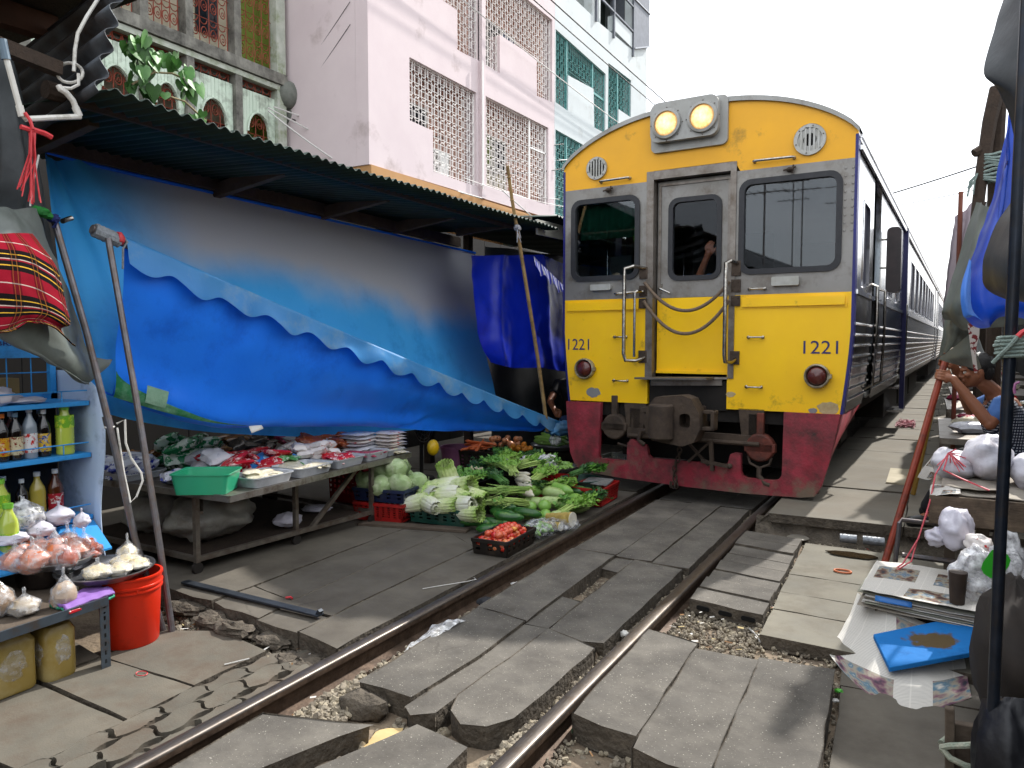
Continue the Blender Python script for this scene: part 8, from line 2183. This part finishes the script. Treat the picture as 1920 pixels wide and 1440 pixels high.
# wood post with ropes and black bag, bottom right
wp_=thing('short_post','short split wooden post wound with pale ropes at bottom right','post',(1.88,2.72,-0.09))
b=MB();b.beam((1.855,2.72,-.09),(1.845,2.72,.24),.028,.028,up=(0,1,0));b.beam((1.90,2.76,-.09),(1.885,2.76,.18),.07,.03,up=(0,1,0));b.build('split_post',m_timber2,
wp_,bevel=.004)
b=MB()
for k,(z,dz,s)in enumerate(((.13,.02,1),(.09,-.02,1),(.03,.05,1),(.0,.03,.9))):
 b.tube([(1.845-.02*s,2.70,z-dz),(1.85,2.685,z),(1.89,2.685,z+dz*.6),(1.93,2.70,z+dz),(1.945,2.74,z+dz),(1.90,2.80,z),(1.84,2.77,z-dz),(1.825,2.73,z-dz)],.010,7)
b.tube([(1.94,2.69,.06),(1.89,2.67,.03),(1.86,2.67,-.02),(1.83,2.67,-.075)],.011,7);b.build('rope',m_rope_w,wp_)
tag(crumple((2.0,2.62,.12),(.10,.14,.22),121,24,18,.2).build('bag',mat('black nylon','#0b0c11','#13141b',scale=7,rough=.5,bump=.3,bscale=25),angle=180),'black nylon bag slumped at the bottom right corner',
'bag')
tag(crumple((2.07,3.4,.2),(.14,.4,.28),122,24,18,.2).build('sack',mat('dark brown sack','#1c1714','#27201b',scale=7,rough=.9),angle=180),'dark sack in the shade behind the dark pole',
'sack')
b=MB();b.tube([(1.53,5.40,-.06),(1.69,5.71,.60),(1.855,6.02,1.31)],.0225,10)
rp_=tag(b.build('pole',m_redpole),'leaning red brown pole gripped by the man at the right stall','pole')
b=MB();b.tube([(1.66,7.2,.10),(1.80,7.1,.95)],.02,8);tag(b.build('pole',mat('mustard pole','#8a6a2a',rough=.6)),'shorter mustard pole leaning behind the red brown one',
'pole')
# stalls beyond, receding along the right side
random.seed(77)
tone=['#2f3436','#3b4a44','#1c3f8a','#5a5f5c','#3a3330','#28456f','#4d544a']
for i in range(10):
 y=7.2+i*3.1;dx=tan(radians(1.9))*(y-6.5)
 s_=thing('market_stall',('nearest low stall table beyond the seated man','second stall beyond the seated man','third stall along the right side','fourth stall along the right side',
'fifth stall along the right side','sixth stall along the right side','seventh stall along the right side','eighth stall along the right side','ninth stall along the right side',
'last stall far along the right side')[i],'stall',(2.3+dx,y,.1),group='stalls along the right side')
 b=MB();b.box((1.82+dx,y,.55),(3.2+dx,y+1.9,.60));b.build('table_top',m_tbl,s_)
 for(a,c)in((1.86,.05),(1.86,1.8),(3.1,.05)):
  b=MB();b.beam((a+dx,y+c,.1),(a+dx,y+c,.55),.04,.04,up=(0,1,0));b.build('leg',m_tbl,s_)
 b=MB();b.beam((2.15+dx,y+1,.1),(2.15+dx,y+1,2.7),.06,.06,up=(0,1,0));b.build('post',m_timber,s_)
 mt=tarp_mat('stall tarp %d'%i,tone[i%7],tone[(i+3)%7],transl=.08)
 w0=1.90+dx+rnd(0,.1)
 b=cloth([[(w0+.25,y+.1,2.7),(w0+.2,y+1,2.75),(w0+.25,y+2.9,2.7)],[(w0+.08,y+.1,2.1),(w0+.02,y+1,2.1),(w0+.1,y+2.9,2.0)],[(w0+.06,y+.1,1.6),(w0,y+1,1.5),(w0+.12,
y+2.9,1.55)],[(w0+.2,y+.1,1.15+rnd(0,.2)),(w0+.12,y+1,1.1),(w0+.25,y+2.9,1.2)]],40,24,.03,2.5,i*3.0,lambda a,c:.04*sin(a*22+c*2))
 b.build('rolled_tarp',mt,s_,angle=180)
 for k in range(5):
  packet(random.choice(['white','redpink','cream','pink','blue']),2.0+dx+rnd(0,.7),y+rnd(.2,1.7),.60,.2,.28,.1,(rnd(-.2,.2),rnd(-.2,.2),rnd(0,3)),'packet on one of the far right stall tables',
'packets on the right stalls')
ps=MB()
for i in range(60):ps.tube([(1.45+rnd(-.14,.14),12.9+rnd(-.3,.3),.11+rnd(0,.05)),(1.45+rnd(-.14,.14),12.9+rnd(-.3,.3),.12+rnd(0,.09)),(1.45+rnd(-.14,.14),12.9+rnd(-.3,
.3),.11)],.006,4)
tag(ps.build('string_heap',mat('pale pink string','#c8959c','#b9767f',scale=20,rough=.6)),'heap of pale pink string on the platform beyond the red brown pole','string')
ps=MB();ps.box((1.43,7.62,.097),(1.66,8.5,.115));tag(ps.build('board',mat('pale board','#9a9078','#aaa088',scale=4,rough=.8),bevel=.002),'pale flat board lying on the platform',
'board')
rw=MB()  # added board wall, blocks sky light and fills reflections on the right
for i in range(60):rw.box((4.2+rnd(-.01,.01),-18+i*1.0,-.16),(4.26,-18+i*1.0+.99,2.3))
tag(rw.build('added_right_wall',MATS['dark boards']),kind='structure')
rr_=thing('added_stall_roof','dark corrugated stall roof added to block sky along the right side','roof',(3.4,10,2.9))  # roof added over the stalls to block sky and show in reflections
b=MB();b.grid(lambda a,c:(2.75+1.8*c+.033*max(0,-14+58*a-6.5),-14+58*a,2.75+.3*c+.011*sin(2*pi*(58*a)/.3)),700,2);b.build('roof_sheet',m_corr_s,rr_)
for i in range(9):
 b=MB();b.beam((2.6,-13+i*2.2,-.1),(2.6,-13+i*2.2,2.8),.07,.07,up=(0,1,0));b.build('post',m_timber,rr_)
 # ---- the market behind the camera: it shows in the train windows
ml=thing('market_hall','long tiled market hall roof standing behind the camera','building',(-5,-14,0))
b=MB();b.box((-9,-30,0),(-3.2,-1.0,3.0));b.build('wall',mat('cream render','#9a927e','#8a826f',scale=2,rough=.9),ml)
b=MB();b.grid(lambda a,c:(-2.0-3.4*c,-30+29.5*a,2.9+1.75*c+.02*sin(a*400)),300,2);b.grid(lambda a,c:(-8.8+3.4*c,-30+29.5*a,2.9+1.75*c),4,2);b.build('roof',m_corr_s,
ml)
for i in range(12):
 b=MB();b.box((-3.19,-29+i*2.3,.9),(-3.12,-27.9+i*2.3,2.2));b.build('shutter',m_tarp_b if i%3==0 else m_timber2,ml)
for i,(x,y,h)in enumerate(((-4.2,-9,3.2),(-3.4,-13,3.6),(-4.6,-17,3.4),(-2.8,-6,2.6),(-3.8,-22,4.4))):
 z0_=2.9+(-2.0-x)*.51;an=thing('antenna',('short','tall','bent','thin','highest')[i]+' television antenna on the hall roof behind the camera','antenna',(x,y,z0_),
group='antennas on the hall roof')
 b=MB();b.tube([(x,y,z0_),(x,y,z0_+h)],.025,6);b.build('mast',m_steel,an)
 b=MB()
 for k in range(2):
  z=z0_-.1+h-k*.7;b.tube([(x-.6,y,z),(x+.6,y,z)],.015,5)
  for q in range(6):b.tube([(x-.5+q*.2,y-.35,z),(x-.5+q*.2,y+.35,z)],.01,4)
 b.build('elements',m_steel,an)
 # ---- scraps on the ground
def scrap(name,c,r,m,seed,label,cat,flat=.3):
 return tag(crumple(c,(r,r*.8,r*flat),seed,14,10,.5,2.2).build(name,m,angle=180),label,cat)
wht=mat('white plastic scrap','#c6c4c0','#b4b1aa',scale=20,rough=.5);
b=cloth([[(-.42,2.78,-.06),(-.40,2.95,-.02),(-.38,3.14,-.05)],[(-.36,2.80,-.03),(-.34,2.95,.005),(-.33,3.12,-.01)],[(-.31,2.82,-.04),(-.29,2.98,-.005),(-.28,3.16,
-.02)]],24,30,.03,9,4);tag(b.build('plastic_sheet',film('grey film',.3,(.85,.85,.85),.5),angle=180),'crumpled whitish plastic film against the left rail','plastic')
scrap('rag',(-.385,3.52,-.06),.07,mat('black rag','#1c1d20','#26272b',scale=20,rough=.8),3,'black rag lying beside the left rail','rag');scrap('cup',(-.385,3.85,
-.06),.032,wht,5,'white plastic cup piece by the left rail','cup',.7);scrap('cup',(.452,3.47,-.06),.025,wht,6,'white plastic cup piece by the right rail','cup',
.7)
scrap('wrapper',(.60,2.56,-.095),.018,mat('green foil','#128a55',rough=.3),8,'green foil wrapper at the foot of the right rail','wrapper',1.2);scrap('wrapper',(1.455,
3.40,-.085),.018,mat('lime straw','#4fb03a',rough=.4),9,'lime green scrap beside the newspaper on the ground','wrapper',.4);scrap('paper_scrap',(1.45,3.30,-.085),
.018,wht,10,'tiny pale paper scrap below the newspaper','paper',.3)
b=MB();b.plate([(-.05,2.07),(.055,2.05),(.075,2.12),(.02,2.22),(-.05,2.22),(-.075,2.18),(-.06,2.13)],[],lambda x,y,d:(x,y,-.085+d+.012*sin(x*30)),0,-.012);tag(b.build('wood_chip',
mat('torn plywood','#b59a68','#c2a878',scale=14,rough=.8),bevel=.002),'torn tan plywood piece between the front slabs','wood')
b=MB();b.blob((-.235,2.295,-.085),(.115,.075,.06),16,10,amp=.35,fr=1.8,seed=4);tag(b.build('rock',m_edge,angle=50),'broken concrete lump left of the middle slabs',
'rock')
b=MB();b.beam((-1.98,2.75,.022),(-.93,2.765,.014),.05,.012);b.beam((-.945,2.765,.014),(-.93,2.765,.04),.03,.02);tag(b.build('metal_bar',mat('dark flat bar','#2c3138',
'#3a4048',scale=14,rough=.5,metal=.5),bevel=.002),'dark flat metal bar lying across the left slabs','bar')
b=MB();b.tube([(-1.29,2.87,.010),(-1.27,2.885,.013),(-1.25,2.88,.010)],.006,6);tag(b.build('chilli',m_red_rib),'red chilli lying on the left slabs','chilli')
b=MB();b.tube([(-1.02,2.24,-.062),(-.965,2.335,-.058)],.0035,5);tag(b.build('straw',wht),'white straw lying on the wavy pavers','straw')
b=MB();b.tube([(.965,3.96,-.10),(1.01,3.88,-.09),(1.055,3.80,-.10)],.004,5);tag(b.build('straw',wht),'white stick lying near the hollow slab','stick')
b=MB();b.tube([(-.73,3.37,.006),(-.66,3.47,.008),(-.58,3.60,.006),(-.55,3.66,.007),(-.58,3.68,.006)],.0022,4);tag(b.build('wire',wht),'thin white wire on the slab by the left rail',
'wire')
b=MB();b.tube([(1.31+.05*cos(w),5.08+.035*sin(w),-.045)for w in[2*pi*i/16 for i in range(17)]],.006,6);tag(b.build('ring',mat('orange ring','#b8643a',rough=.6)),
'orange oval ring lying on the pale slabs','ring')
b=MB();b.tube([(-1.27+.03*cos(w),2.0+.02*sin(w),-.064)for w in[2*pi*i/12 for i in range(13)]],.0022,4);tag(b.build('rubber_band',m_red_rib),'red rubber band on the bottom left slab',
'rubber band')
b=MB();b.lathe([(.001,0),(.075,0),(.08,.006),(.07,.012),(.001,.012)],(.93,5.83,-.06),20);tag(b.build('lid',mat('dull tin lid','#6a655c','#7c766b',scale=9,rough=.6)),
'dull round tin lid below the platform kerb','lid')
for i,(x,y)in enumerate(((1.27,5.82),(1.42,5.84))):
 b=MB();b.tube([(x-.05,y,-.015),(x+.06+.03*i,y+.01,-.015)],.032,12);tag(b.build('can',mat('crushed can','#8b8f94','#6d7176',scale=12,rough=.4,metal=.5,bump=.6,bscale=40)),
('crushed grey can below the kerb, nearer the track','crushed grey can below the kerb, nearer the step frame')[i],'can')
pd=MB();pd.plate([(1.33+.16*cos(w)*(1+.25*noise.noise(Vector((cos(w)*2,sin(w)*2,1)))),5.50+.07*sin(w)*(1+.3*noise.noise(Vector((cos(w)*2,sin(w)*2,4)))))for w in[2*pi*i/28 for i in range(28)]],
[],lambda x,y,d:(x,y,-.041+d),0,-.004)
tag(pd.build('puddle',mat('muddy water','#2a2013',rough=.04,spec=.7)),'small brown puddle on the pale slabs','puddle')
lt=MB()
for i in range(150):
 reg=random.choice([(-.46,-.30,2.0,6.0),(-1.9,-.65,2.4,2.6),(.60,1.0,3.45,4.0),(1.02,1.07,3.8,5.6),(1.0,1.5,5.4,5.85),(.6,1.5,1.6,2.45)])
 x,y=rnd(reg[0],reg[1]),rnd(reg[2],reg[3]);w=rnd(0,6);l=rnd(.005,.02);u=Vector((cos(w),sin(w),rnd(-.2,.4)))*l;v=Vector((-sin(w),cos(w),rnd(-.3,.3)))*rnd(.002,.007);p=Vector((x,
y,-.085+rnd(0,.02)))
 lt.add([p-u-v,p+u-v,p+u+v,p-u+v],[(0,1,2,3)],random.choice([0,0,1,2,3]))
tag(lt.build('litter',[wht,mat('dry leaf','#7a5a36','#5d4026',scale=20,rough=.9),mat('red scrap','#8f2a26',rough=.6),mat('straw scrap','#a8976c',rough=.9)],smooth=False),
kind='stuff')
# dark tarp and counter added to darken the gap beyond the deep blue tarp
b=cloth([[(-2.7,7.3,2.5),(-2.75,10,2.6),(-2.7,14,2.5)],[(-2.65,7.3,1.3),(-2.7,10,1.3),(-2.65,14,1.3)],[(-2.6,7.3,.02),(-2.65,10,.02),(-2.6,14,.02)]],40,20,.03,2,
44,lambda a,c:.03*sin(a*30));tag(b.build('tarpaulin',m_tarp_k2,angle=180),'dark hanging tarp added to darken the gap behind the crouching vendor','tarp')
dk=thing('counter','dark stall counter added to darken the gap beyond the crouching vendor','counter',(-2.1,10.5,0));b=MB();b.box((-2.6,9.4,.82),(-1.65,13,.86));b.build('counter_top',
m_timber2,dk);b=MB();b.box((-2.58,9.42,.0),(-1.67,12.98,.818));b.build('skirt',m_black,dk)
# ================================================================ people
m_skin=mat('brown skin','#855339','#905c41',scale=9,rough=0.5,sub=0.10,bump=0.12,bscale=90)
m_hair=mat('black hair','#0b0908','#17120f',scale=50,rough=0.45,bump=0.6,bscale=160,stretch=(1,1,4))
m_eye=mat('eye white','#b9b2a8',rough=0.25);m_iris=mat('dark iris','#1a0f0a',rough=0.2)
m_shoe=mat('black shoe','#0d0d0f','#19191b',scale=9,rough=0.4)
def remeshed(b,name,m,parent,vox,smooth=2):
 o=b.build(name,m,parent,angle=180)
 r=o.modifiers.new('remesh','REMESH');r.mode='VOXEL';r.voxel_size=vox;r.use_smooth_shade=True
 s=o.modifiers.new('smooth','SMOOTH');s.iterations=smooth;s.factor=0.5
 return o
def limb(b,pts,rs,n=12):
 pts=[Vector(p)for p in pts]
 full,rad=[],[]
 for i in range(len(pts)-1):
  for k in range(4):
   t=k/4;full.append(pts[i].lerp(pts[i+1],t));rad.append(rs[i]+(rs[i+1]-rs[i])*t)
 full.append(pts[-1]);rad.append(rs[-1])
 b.tube(full,rad,n)
 for p,r in zip(pts,rs):b.blob(p,r,12,8)
def head(b,c,fwd,up=(0,0,1),s=1.0):
 """skull with brow, nose, lips, chin, ears; returns the frame"""
 x=Vector(fwd).normalized();z=Vector(up);y=z.cross(x).normalized();z=x.cross(y).normalized()
 M=Matrix((x,y,z)).transposed().to_4x4();M.translation=Vector(c)
 at=lambda a,e,h:M@Vector((a*s,e*s,h*s))
 def add(c_,r,fn=None):b.blob((0,0,0),[q*s for q in r],16,12,M=Matrix.Translation(at(*c_))@M.to_3x3().to_4x4())
 add((-.008,0,.030),(.094,.074,.088));add((.022,0,-.035),(.062,.058,.070));add((.045,0,-.085),(.030,.034,.022));add((.0,0,-.03),(.06,.066,.06))
 add((.080,0,.018),(.014,.052,.012));add((.094,0,-.012),(.014,.011,.030));add((.103,0,-.028),(.013,.014,.011));add((.090,.013,-.031),(.009,.009,.008));add((.090,
-.013,-.031),(.009,.009,.008))
 add((.085,0,-.053),(.011,.024,.006));add((.082,0,-.064),(.011,.021,.007));add((.062,.04,-.018),(.024,.020,.018));add((.062,-.04,-.018),(.024,.020,.018))
 for e in(1,-1):add((-.012,e*.076,-.008),(.018,.008,.030));add((-.008,e*.074,-.034),(.011,.007,.011))
 return M,at
def face_bits(M,at,par,s=1.0):
 for e in(1,-1):
  b=MB();b.blob(at(.075,e*.031,.0),.0125*s,12,8);ey=b.build('eye',m_eye,par)
  b=MB();b.blob(at(.0835,e*.031,-.001),.0058*s,8,6);b.build('iris',m_iris,ey)
  b=MB();b.tube([at(.082,e*.014,.016),at(.085,e*.03,.021),at(.074,e*.05,.017)],[.003*s,.0045*s,.002*s],6);b.build('eyebrow',m_hair,par)
 b=MB();b.tube([at(.094,-.020,-.0585),at(.0965,0,-.0575),at(.094,.020,-.0585)],[.0015*s,.0028*s,.0015*s],6);b.build('mouth',mat('lip line','#3f1f1a',rough=.5),par)
def hair(M,at,par,s=1.0):
 b=MB()
 def fn(p,d):return p
 b.blob((0,0,0),(.102*s,.083*s,.088*s),24,16,amp=.10,fr=5,seed=2,M=Matrix.Translation(at(-.020,0,.045))@M.to_3x3().to_4x4())
 b.blob((0,0,0),(.050*s,.074*s,.075*s),20,12,amp=.10,fr=5,seed=5,M=Matrix.Translation(at(-.060,0,.0))@M.to_3x3().to_4x4())
 for k in range(14):
  e=(k-6.5)/7;b.tube([at(.04,e*.06,.108),at(.075,e*.062,.088),at(.084,e*.060+rnd(-.006,.006),.052+rnd(-.008,.008))],[.012*s,.009*s,.003*s],5)
 b.build('hair',m_hair,par,angle=180)
def grip_hand(b,wrist,c,axis,r,side,s=1.0,spread=.021):
 """palm, four unequal curled fingers round a pole of radius r at c, and a thumb from the palm's side"""
 a=Vector(axis).normalized();w=Vector(wrist);c=Vector(c)
 d=(c-w);d=(d-a*d.dot(a)).normalized();e=a.cross(d).normalized()*side
 pc=c-d*(r+.020)-e*0.006
 limb(b,[w,w.lerp(pc,.55),pc],[.026*s,.030*s,.030*s])
 for k in(-1.5,-.5,.5,1.5):b.blob(pc+a*(k*spread*.9)+d*.004,.0165*s,10,8)
 for k,ln in zip((-1.5,-.5,.5,1.5),(.78,.95,1.0,.92)):
  pts,rs=[],[]
  for j in range(9):
   th= -0.55+(3.6*ln)*j/8
   R=r+.0105
   pts.append(c+a*(k*spread+.004*sin(j))+(-d*cos(th)+e*sin(th))*R*(1.12 if j in(2,5)else 1.0));rs.append((.0102-.0003*j)*s)
  b.tube(pts,rs,8);b.blob(pts[-1],rs[-1],8,6)
 th0=pc+a*(1.7*spread)-e*.012
 b.tube([th0,th0+a*.022-e*.016+d*.012,c+a*(2.3*spread)-e*(r+.010),c+a*(2.2*spread)+d*(r+.006)-e*.006],[.013*s,.0125*s,.011*s,.009*s],8);b.blob(c+a*(2.2*spread)+d*(r+.006)-e*.006,
.009*s,8,6)
 # ---- the man holding the red brown pole
pa,pb=Vector((1.53,5.40,-.06)),Vector((1.855,6.02,1.31));pax=(pb-pa).normalized()
g1=pa.lerp(pb,.955);g2=pa.lerp(pb,.90)
mn=thing('person','seated man in a checked shirt gripping the red brown pole with both hands','person',(2.25,6.2,.1))
b=MB()
limb(b,[(2.33,6.24,.50),(2.27,6.20,.72),(2.20,6.14,.93)],[.14,.125,.125]);limb(b,[(2.20,6.14,.95),(2.14,6.11,1.07),(2.08,6.08,1.13)],[.075,.055,.052])
sL,sR=Vector((2.19,5.96,.985)),Vector((2.16,6.33,.985));limb(b,[sL,(2.2,6.14,.96),sR],[.06,.09,.06])
eL,eR=Vector((2.115,5.86,.865)),Vector((2.02,6.33,.92));wL=g2+Vector((.075,-.03,-.015));wR=g1+Vector((.07,.05,-.02))
limb(b,[sL,sL.lerp(eL,.5),eL,eL.lerp(wL,.3),wL],[.056,.048,.041,.042,.027]);limb(b,[sR,sR.lerp(eR,.5),eR,eR.lerp(wR,.3),wR],[.056,.048,.041,.042,.027])
grip_hand(b,wL,g2,pax,.0225,1);grip_hand(b,wR,g1+pax*.035,pax,.0225,-1)
for(h,k,an,to)in(((2.30,6.14,.48),(1.95,6.05,.56),(1.78,6.02,.17),(1.69,5.98,.125)),((2.30,6.32,.48),(2.0,6.38,.56),(1.88,6.40,.17),(1.76,6.40,.125))):
 limb(b,[h,k,Vector(k).lerp(Vector(an),.35),an],[.085,.058,.055,.038]);limb(b,[an,to],[.036,.030])
Mh,ath=head(b,(2.035,6.07,1.205),(-.97,-.22,-.10),(-.12,0,1))
bd=remeshed(b,'body',m_skin,mn,.0052)
face_bits(Mh,ath,bd);hair(Mh,ath,bd)
m_chk=mat('checked shirt','#9aa4b8',rough=.85)
nt,p_,N_,K_=nodes_of(m_chk)
tc_=N_('ShaderNodeTexCoord');sp_=N_('ShaderNodeSeparateXYZ');K_(tc_.outputs['Object'],sp_.inputs[0])
def band(sock,per,w):
 a=N_('ShaderNodeMath');a.operation='PINGPONG';a.inputs[1].default_value=per/2;K_(sock,a.inputs[0]);c=N_('ShaderNodeMath');c.operation='LESS_THAN';c.inputs[1].default_value=w;K_(a.outputs['Value'],
c.inputs[0]);return c.outputs['Value']
sx=N_('ShaderNodeMath');sx.operation='ADD';K_(sp_.outputs['X'],sx.inputs[0]);K_(sp_.outputs['Y'],sx.inputs[1])
mxm=N_('ShaderNodeMath');mxm.operation='MAXIMUM';K_(band(sx.outputs['Value'],.022,.0052),mxm.inputs[0]);K_(band(sp_.outputs['Z'],.020,.0048),mxm.inputs[1])
mxx=N_('ShaderNodeMixRGB');mxx.inputs['Color1'].default_value=col4('#b4b8c2');mxx.inputs['Color2'].default_value=col4('#1c2438');K_(mxm.outputs['Value'],mxx.inputs['Fac']);K_(mxx.outputs['Color'],
p_.inputs['Base Color'])
b=MB();limb(b,[(2.33,6.24,.56),(2.27,6.20,.72),(2.20,6.14,.90)],[.158,.145,.14]);limb(b,[sL,(2.2,6.14,.93),sR],[.07,.112,.07])
sh=remeshed(b,'shirt',m_chk,bd,.010)
for q_,e_ in((sL,eL),(sR,eR)):
 b=MB();limb(b,[q_,q_.lerp(e_,.55)],[.070,.062]);remeshed(b,'sleeve',mat('blue shirt cloth','#3a5f9a','#4a70aa',scale=8,rough=.85),bd,.010)
b=MB();b.tube([(2.16,6.03,.66),(2.20,6.0,.645),(2.34,6.08,.63)],.015,6);b.build('strap',m_black,bd)
b=MB()
for(h,k,an)in(((2.30,6.14,.48),(1.95,6.05,.56),(1.78,6.02,.24)),((2.30,6.32,.48),(2.0,6.38,.56),(1.88,6.40,.24))):limb(b,[h,k,Vector(k).lerp(Vector(an),.35),an],
[.105,.075,.072,.058])
limb(b,[(2.33,6.24,.47),(2.32,6.22,.56)],[.16,.155]);remeshed(b,'trousers',mat('black trousers','#0e0e11','#15151a',scale=8,rough=.9),bd,.012)
for(an,to)in(((1.79,6.02,.145),(1.67,5.97,.128)),((1.89,6.40,.145),(1.75,6.40,.128))):
 b=MB();limb(b,[an,to],[.046,.040]);b.blob((Vector(an)+Vector((.03,0,-.015))),(.04,.038,.035));so=remeshed(b,'shoe',m_shoe,bd,.008)
stl=thing('stool','low wooden stool under the seated man','stool',(2.36,6.25,.1));b=MB();b.box((2.22,6.08,.36),(2.52,6.42,.40));b.build('seat',m_timber2,stl)
for(x,y)in((2.25,6.11),(2.49,6.11),(2.25,6.39),(2.49,6.39)):
 b=MB();b.beam((x,y,.1),(x,y,.36),.03,.03,up=(0,1,0));b.build('leg',m_timber2,stl)
 # ---- the vendor crouching beside the train on the left
vd_=thing('person','crouching vendor in a black top and blue jeans half hidden behind the train front','person',(-1.95,8.1,0))
b=MB();limb(b,[(-1.95,8.35,.42),(-1.98,8.18,.66),(-1.96,8.02,.88)],[.14,.125,.12]);limb(b,[(-1.96,8.0,.92),(-1.93,7.94,1.02),(-1.90,7.90,1.08)],[.07,.052,.05])
sA,sB=Vector((-2.10,7.96,.90)),Vector((-1.78,8.02,.90));limb(b,[sA,(-1.96,8.0,.90),sB],[.058,.085,.058])
eA,wA=Vector((-2.08,7.70,.72)),Vector((-1.93,7.52,.62));limb(b,[sA,sA.lerp(eA,.5),eA,wA],[.054,.047,.040,.026]);grip_hand(b,wA,(-1.86,7.47,.60),(0.1,.2,1),.02,1)
eB=Vector((-1.66,7.85,.62));limb(b,[sB,eB,(-1.75,7.66,.52)],[.054,.042,.028]);limb(b,[(-1.75,7.66,.52),(-1.78,7.58,.50)],[.03,.022])
for(h,k,an)in(((-2.03,8.34,.42),(-2.02,7.98,.46),(-2.02,8.15,.08)),((-1.86,8.34,.42),(-1.72,8.02,.48),(-1.74,8.2,.08))):limb(b,[h,k,an,Vector(an)+Vector((0,-.14,
-.03))],[.085,.06,.04,.03])
Mv,atv=head(b,(-1.885,7.88,1.165),(.05,-.95,-.3),(0,.2,1));bv=remeshed(b,'body',m_skin,vd_,.008)
face_bits(Mv,atv,bv);hair(Mv,atv,bv)
b=MB();limb(b,[(-1.95,8.33,.48),(-1.98,8.18,.66),(-1.96,8.02,.86)],[.155,.145,.14]);limb(b,[sA,(-1.96,8.0,.88),sB],[.07,.105,.07]);limb(b,[sA,sA.lerp(eA,.5)],[.07,
.06]);limb(b,[sB,sB.lerp(eB,.5)],[.07,.06]);remeshed(b,'shirt',mat('black top','#111114','#1a1a1e',scale=8,rough=.9),bv,.012)
b=MB()
for(h,k,an)in(((-2.03,8.34,.42),(-2.02,7.98,.46),(-2.02,8.15,.10)),((-1.86,8.34,.42),(-1.72,8.02,.48),(-1.74,8.2,.10))):limb(b,[h,k,an],[.10,.076,.056])
limb(b,[(-1.95,8.36,.40),(-1.95,8.33,.48)],[.155,.15]);remeshed(b,'jeans',mat('blue jeans','#2a3f63','#34507a',scale=14,rough=.9),bv,.012)
cst=MB();cst.box((-2.1,8.2,.0),(-1.8,8.5,.27));tag(cst.build('stool',m_timber,bevel=.01),'small dark stool under the crouching vendor','stool')
pkb=thing('tarp_bundle','crumpled blue tarp end bunched at the foot of the bamboo pole','tarp',(-1.62,7.1,.45))
crumple((-1.60,7.05,.50),(.10,.32,.07),131,28,18,.4,3.0).build('bundle',m_tarp_v,pkb,angle=180)
tag(crumple((-1.60,6.86,.40),(.06,.08,.06),132,18,12,.4).build('plastic_bag',m_film2,angle=180),'pale bag tied at the foot of the bamboo pole','bag')
# ---- driver in the cab (train space)
dr=bpy.data.objects.new('person',None);COL.objects.link(dr);tag(dr,'driver in a light blue shirt, one hand raised, behind the cab door window','person')
Mt=Matrix.Translation(TO)@Matrix.Rotation(TRZ,4,'Z');dr.location=Mt@Vector((.12,.66,.9));dr.rotation_euler=(0,0,TRZ);OFF[dr]=Vector((.12,1.0,.9))
b=MB();limb(b,[(.16,1.05,1.42),(.15,1.02,1.70),(.14,1.0,1.96)],[.14,.13,.13]);limb(b,[(.14,1.0,1.98),(.13,.97,2.10),(.12,.94,2.16)],[.07,.055,.052])
s1,s2=Vector((-.05,.98,2.0)),Vector((.33,1.02,2.0));limb(b,[s1,(.14,1.0,1.97),s2],[.06,.09,.06])
e1,w1=Vector((-.10,.70,1.93)),Vector((.03,.60,2.18));limb(b,[s1,s1.lerp(e1,.5),e1,w1],[.056,.048,.042,.028])
limb(b,[w1,w1+Vector((.02,.0,.05))],[.028,.034])
for k,(dx,l)in enumerate(((-.028,.07),(-.009,.085),(.011,.088),(.03,.072))):b.tube([w1+Vector((.02+dx,.0,.07)),w1+Vector((.025+dx*1.1,-.005,.07+l*.55)),w1+Vector((.035+dx*1.1,
.012,.07+l))],[.010,.0095,.008],8)
b.tube([w1+Vector((.04,.0,.03)),w1+Vector((.075,.0,.06)),w1+Vector((.085,.01,.095))],[.012,.011,.009],8)
e2=Vector((.42,.85,1.75));limb(b,[s2,e2,(.30,.62,1.72)],[.056,.042,.028]);limb(b,[(.30,.62,1.72),(.26,.56,1.74)],[.03,.024])
for x in(.06,.26):limb(b,[(x,1.05,1.40),(x,1.02,1.15),(x,1.06,.96),(x,.98,.93)],[.09,.06,.04,.035])
Md,atd=head(b,(.11,.90,2.27),(.12,-.98,-.1));bdv=remeshed(b,'body',m_skin,dr,.0075)
face_bits(Md,atd,bdv);hair(Md,atd,bdv)
b=MB();limb(b,[(.16,1.05,1.46),(.15,1.02,1.70),(.14,1.0,1.94)],[.155,.15,.145]);limb(b,[s1,(.14,1.0,1.96),s2],[.07,.108,.07]);limb(b,[s1,s1.lerp(e1,.6)],[.072,.066]);limb(b,
[s2,s2.lerp(e2,.6)],[.072,.066]);remeshed(b,'shirt',mat('light blue shirt','#4f86c4','#5c92cd',scale=6,rough=.85),bdv,.012)
b=MB();limb(b,[(.16,1.05,1.36),(.16,1.05,1.46)],[.155,.15])
for x in(.06,.26):limb(b,[(x,1.05,1.40),(x,1.02,1.15),(x,1.06,.98)],[.10,.075,.06])
remeshed(b,'trousers',mat('navy trousers','#141726',rough=.9),bdv,.014)
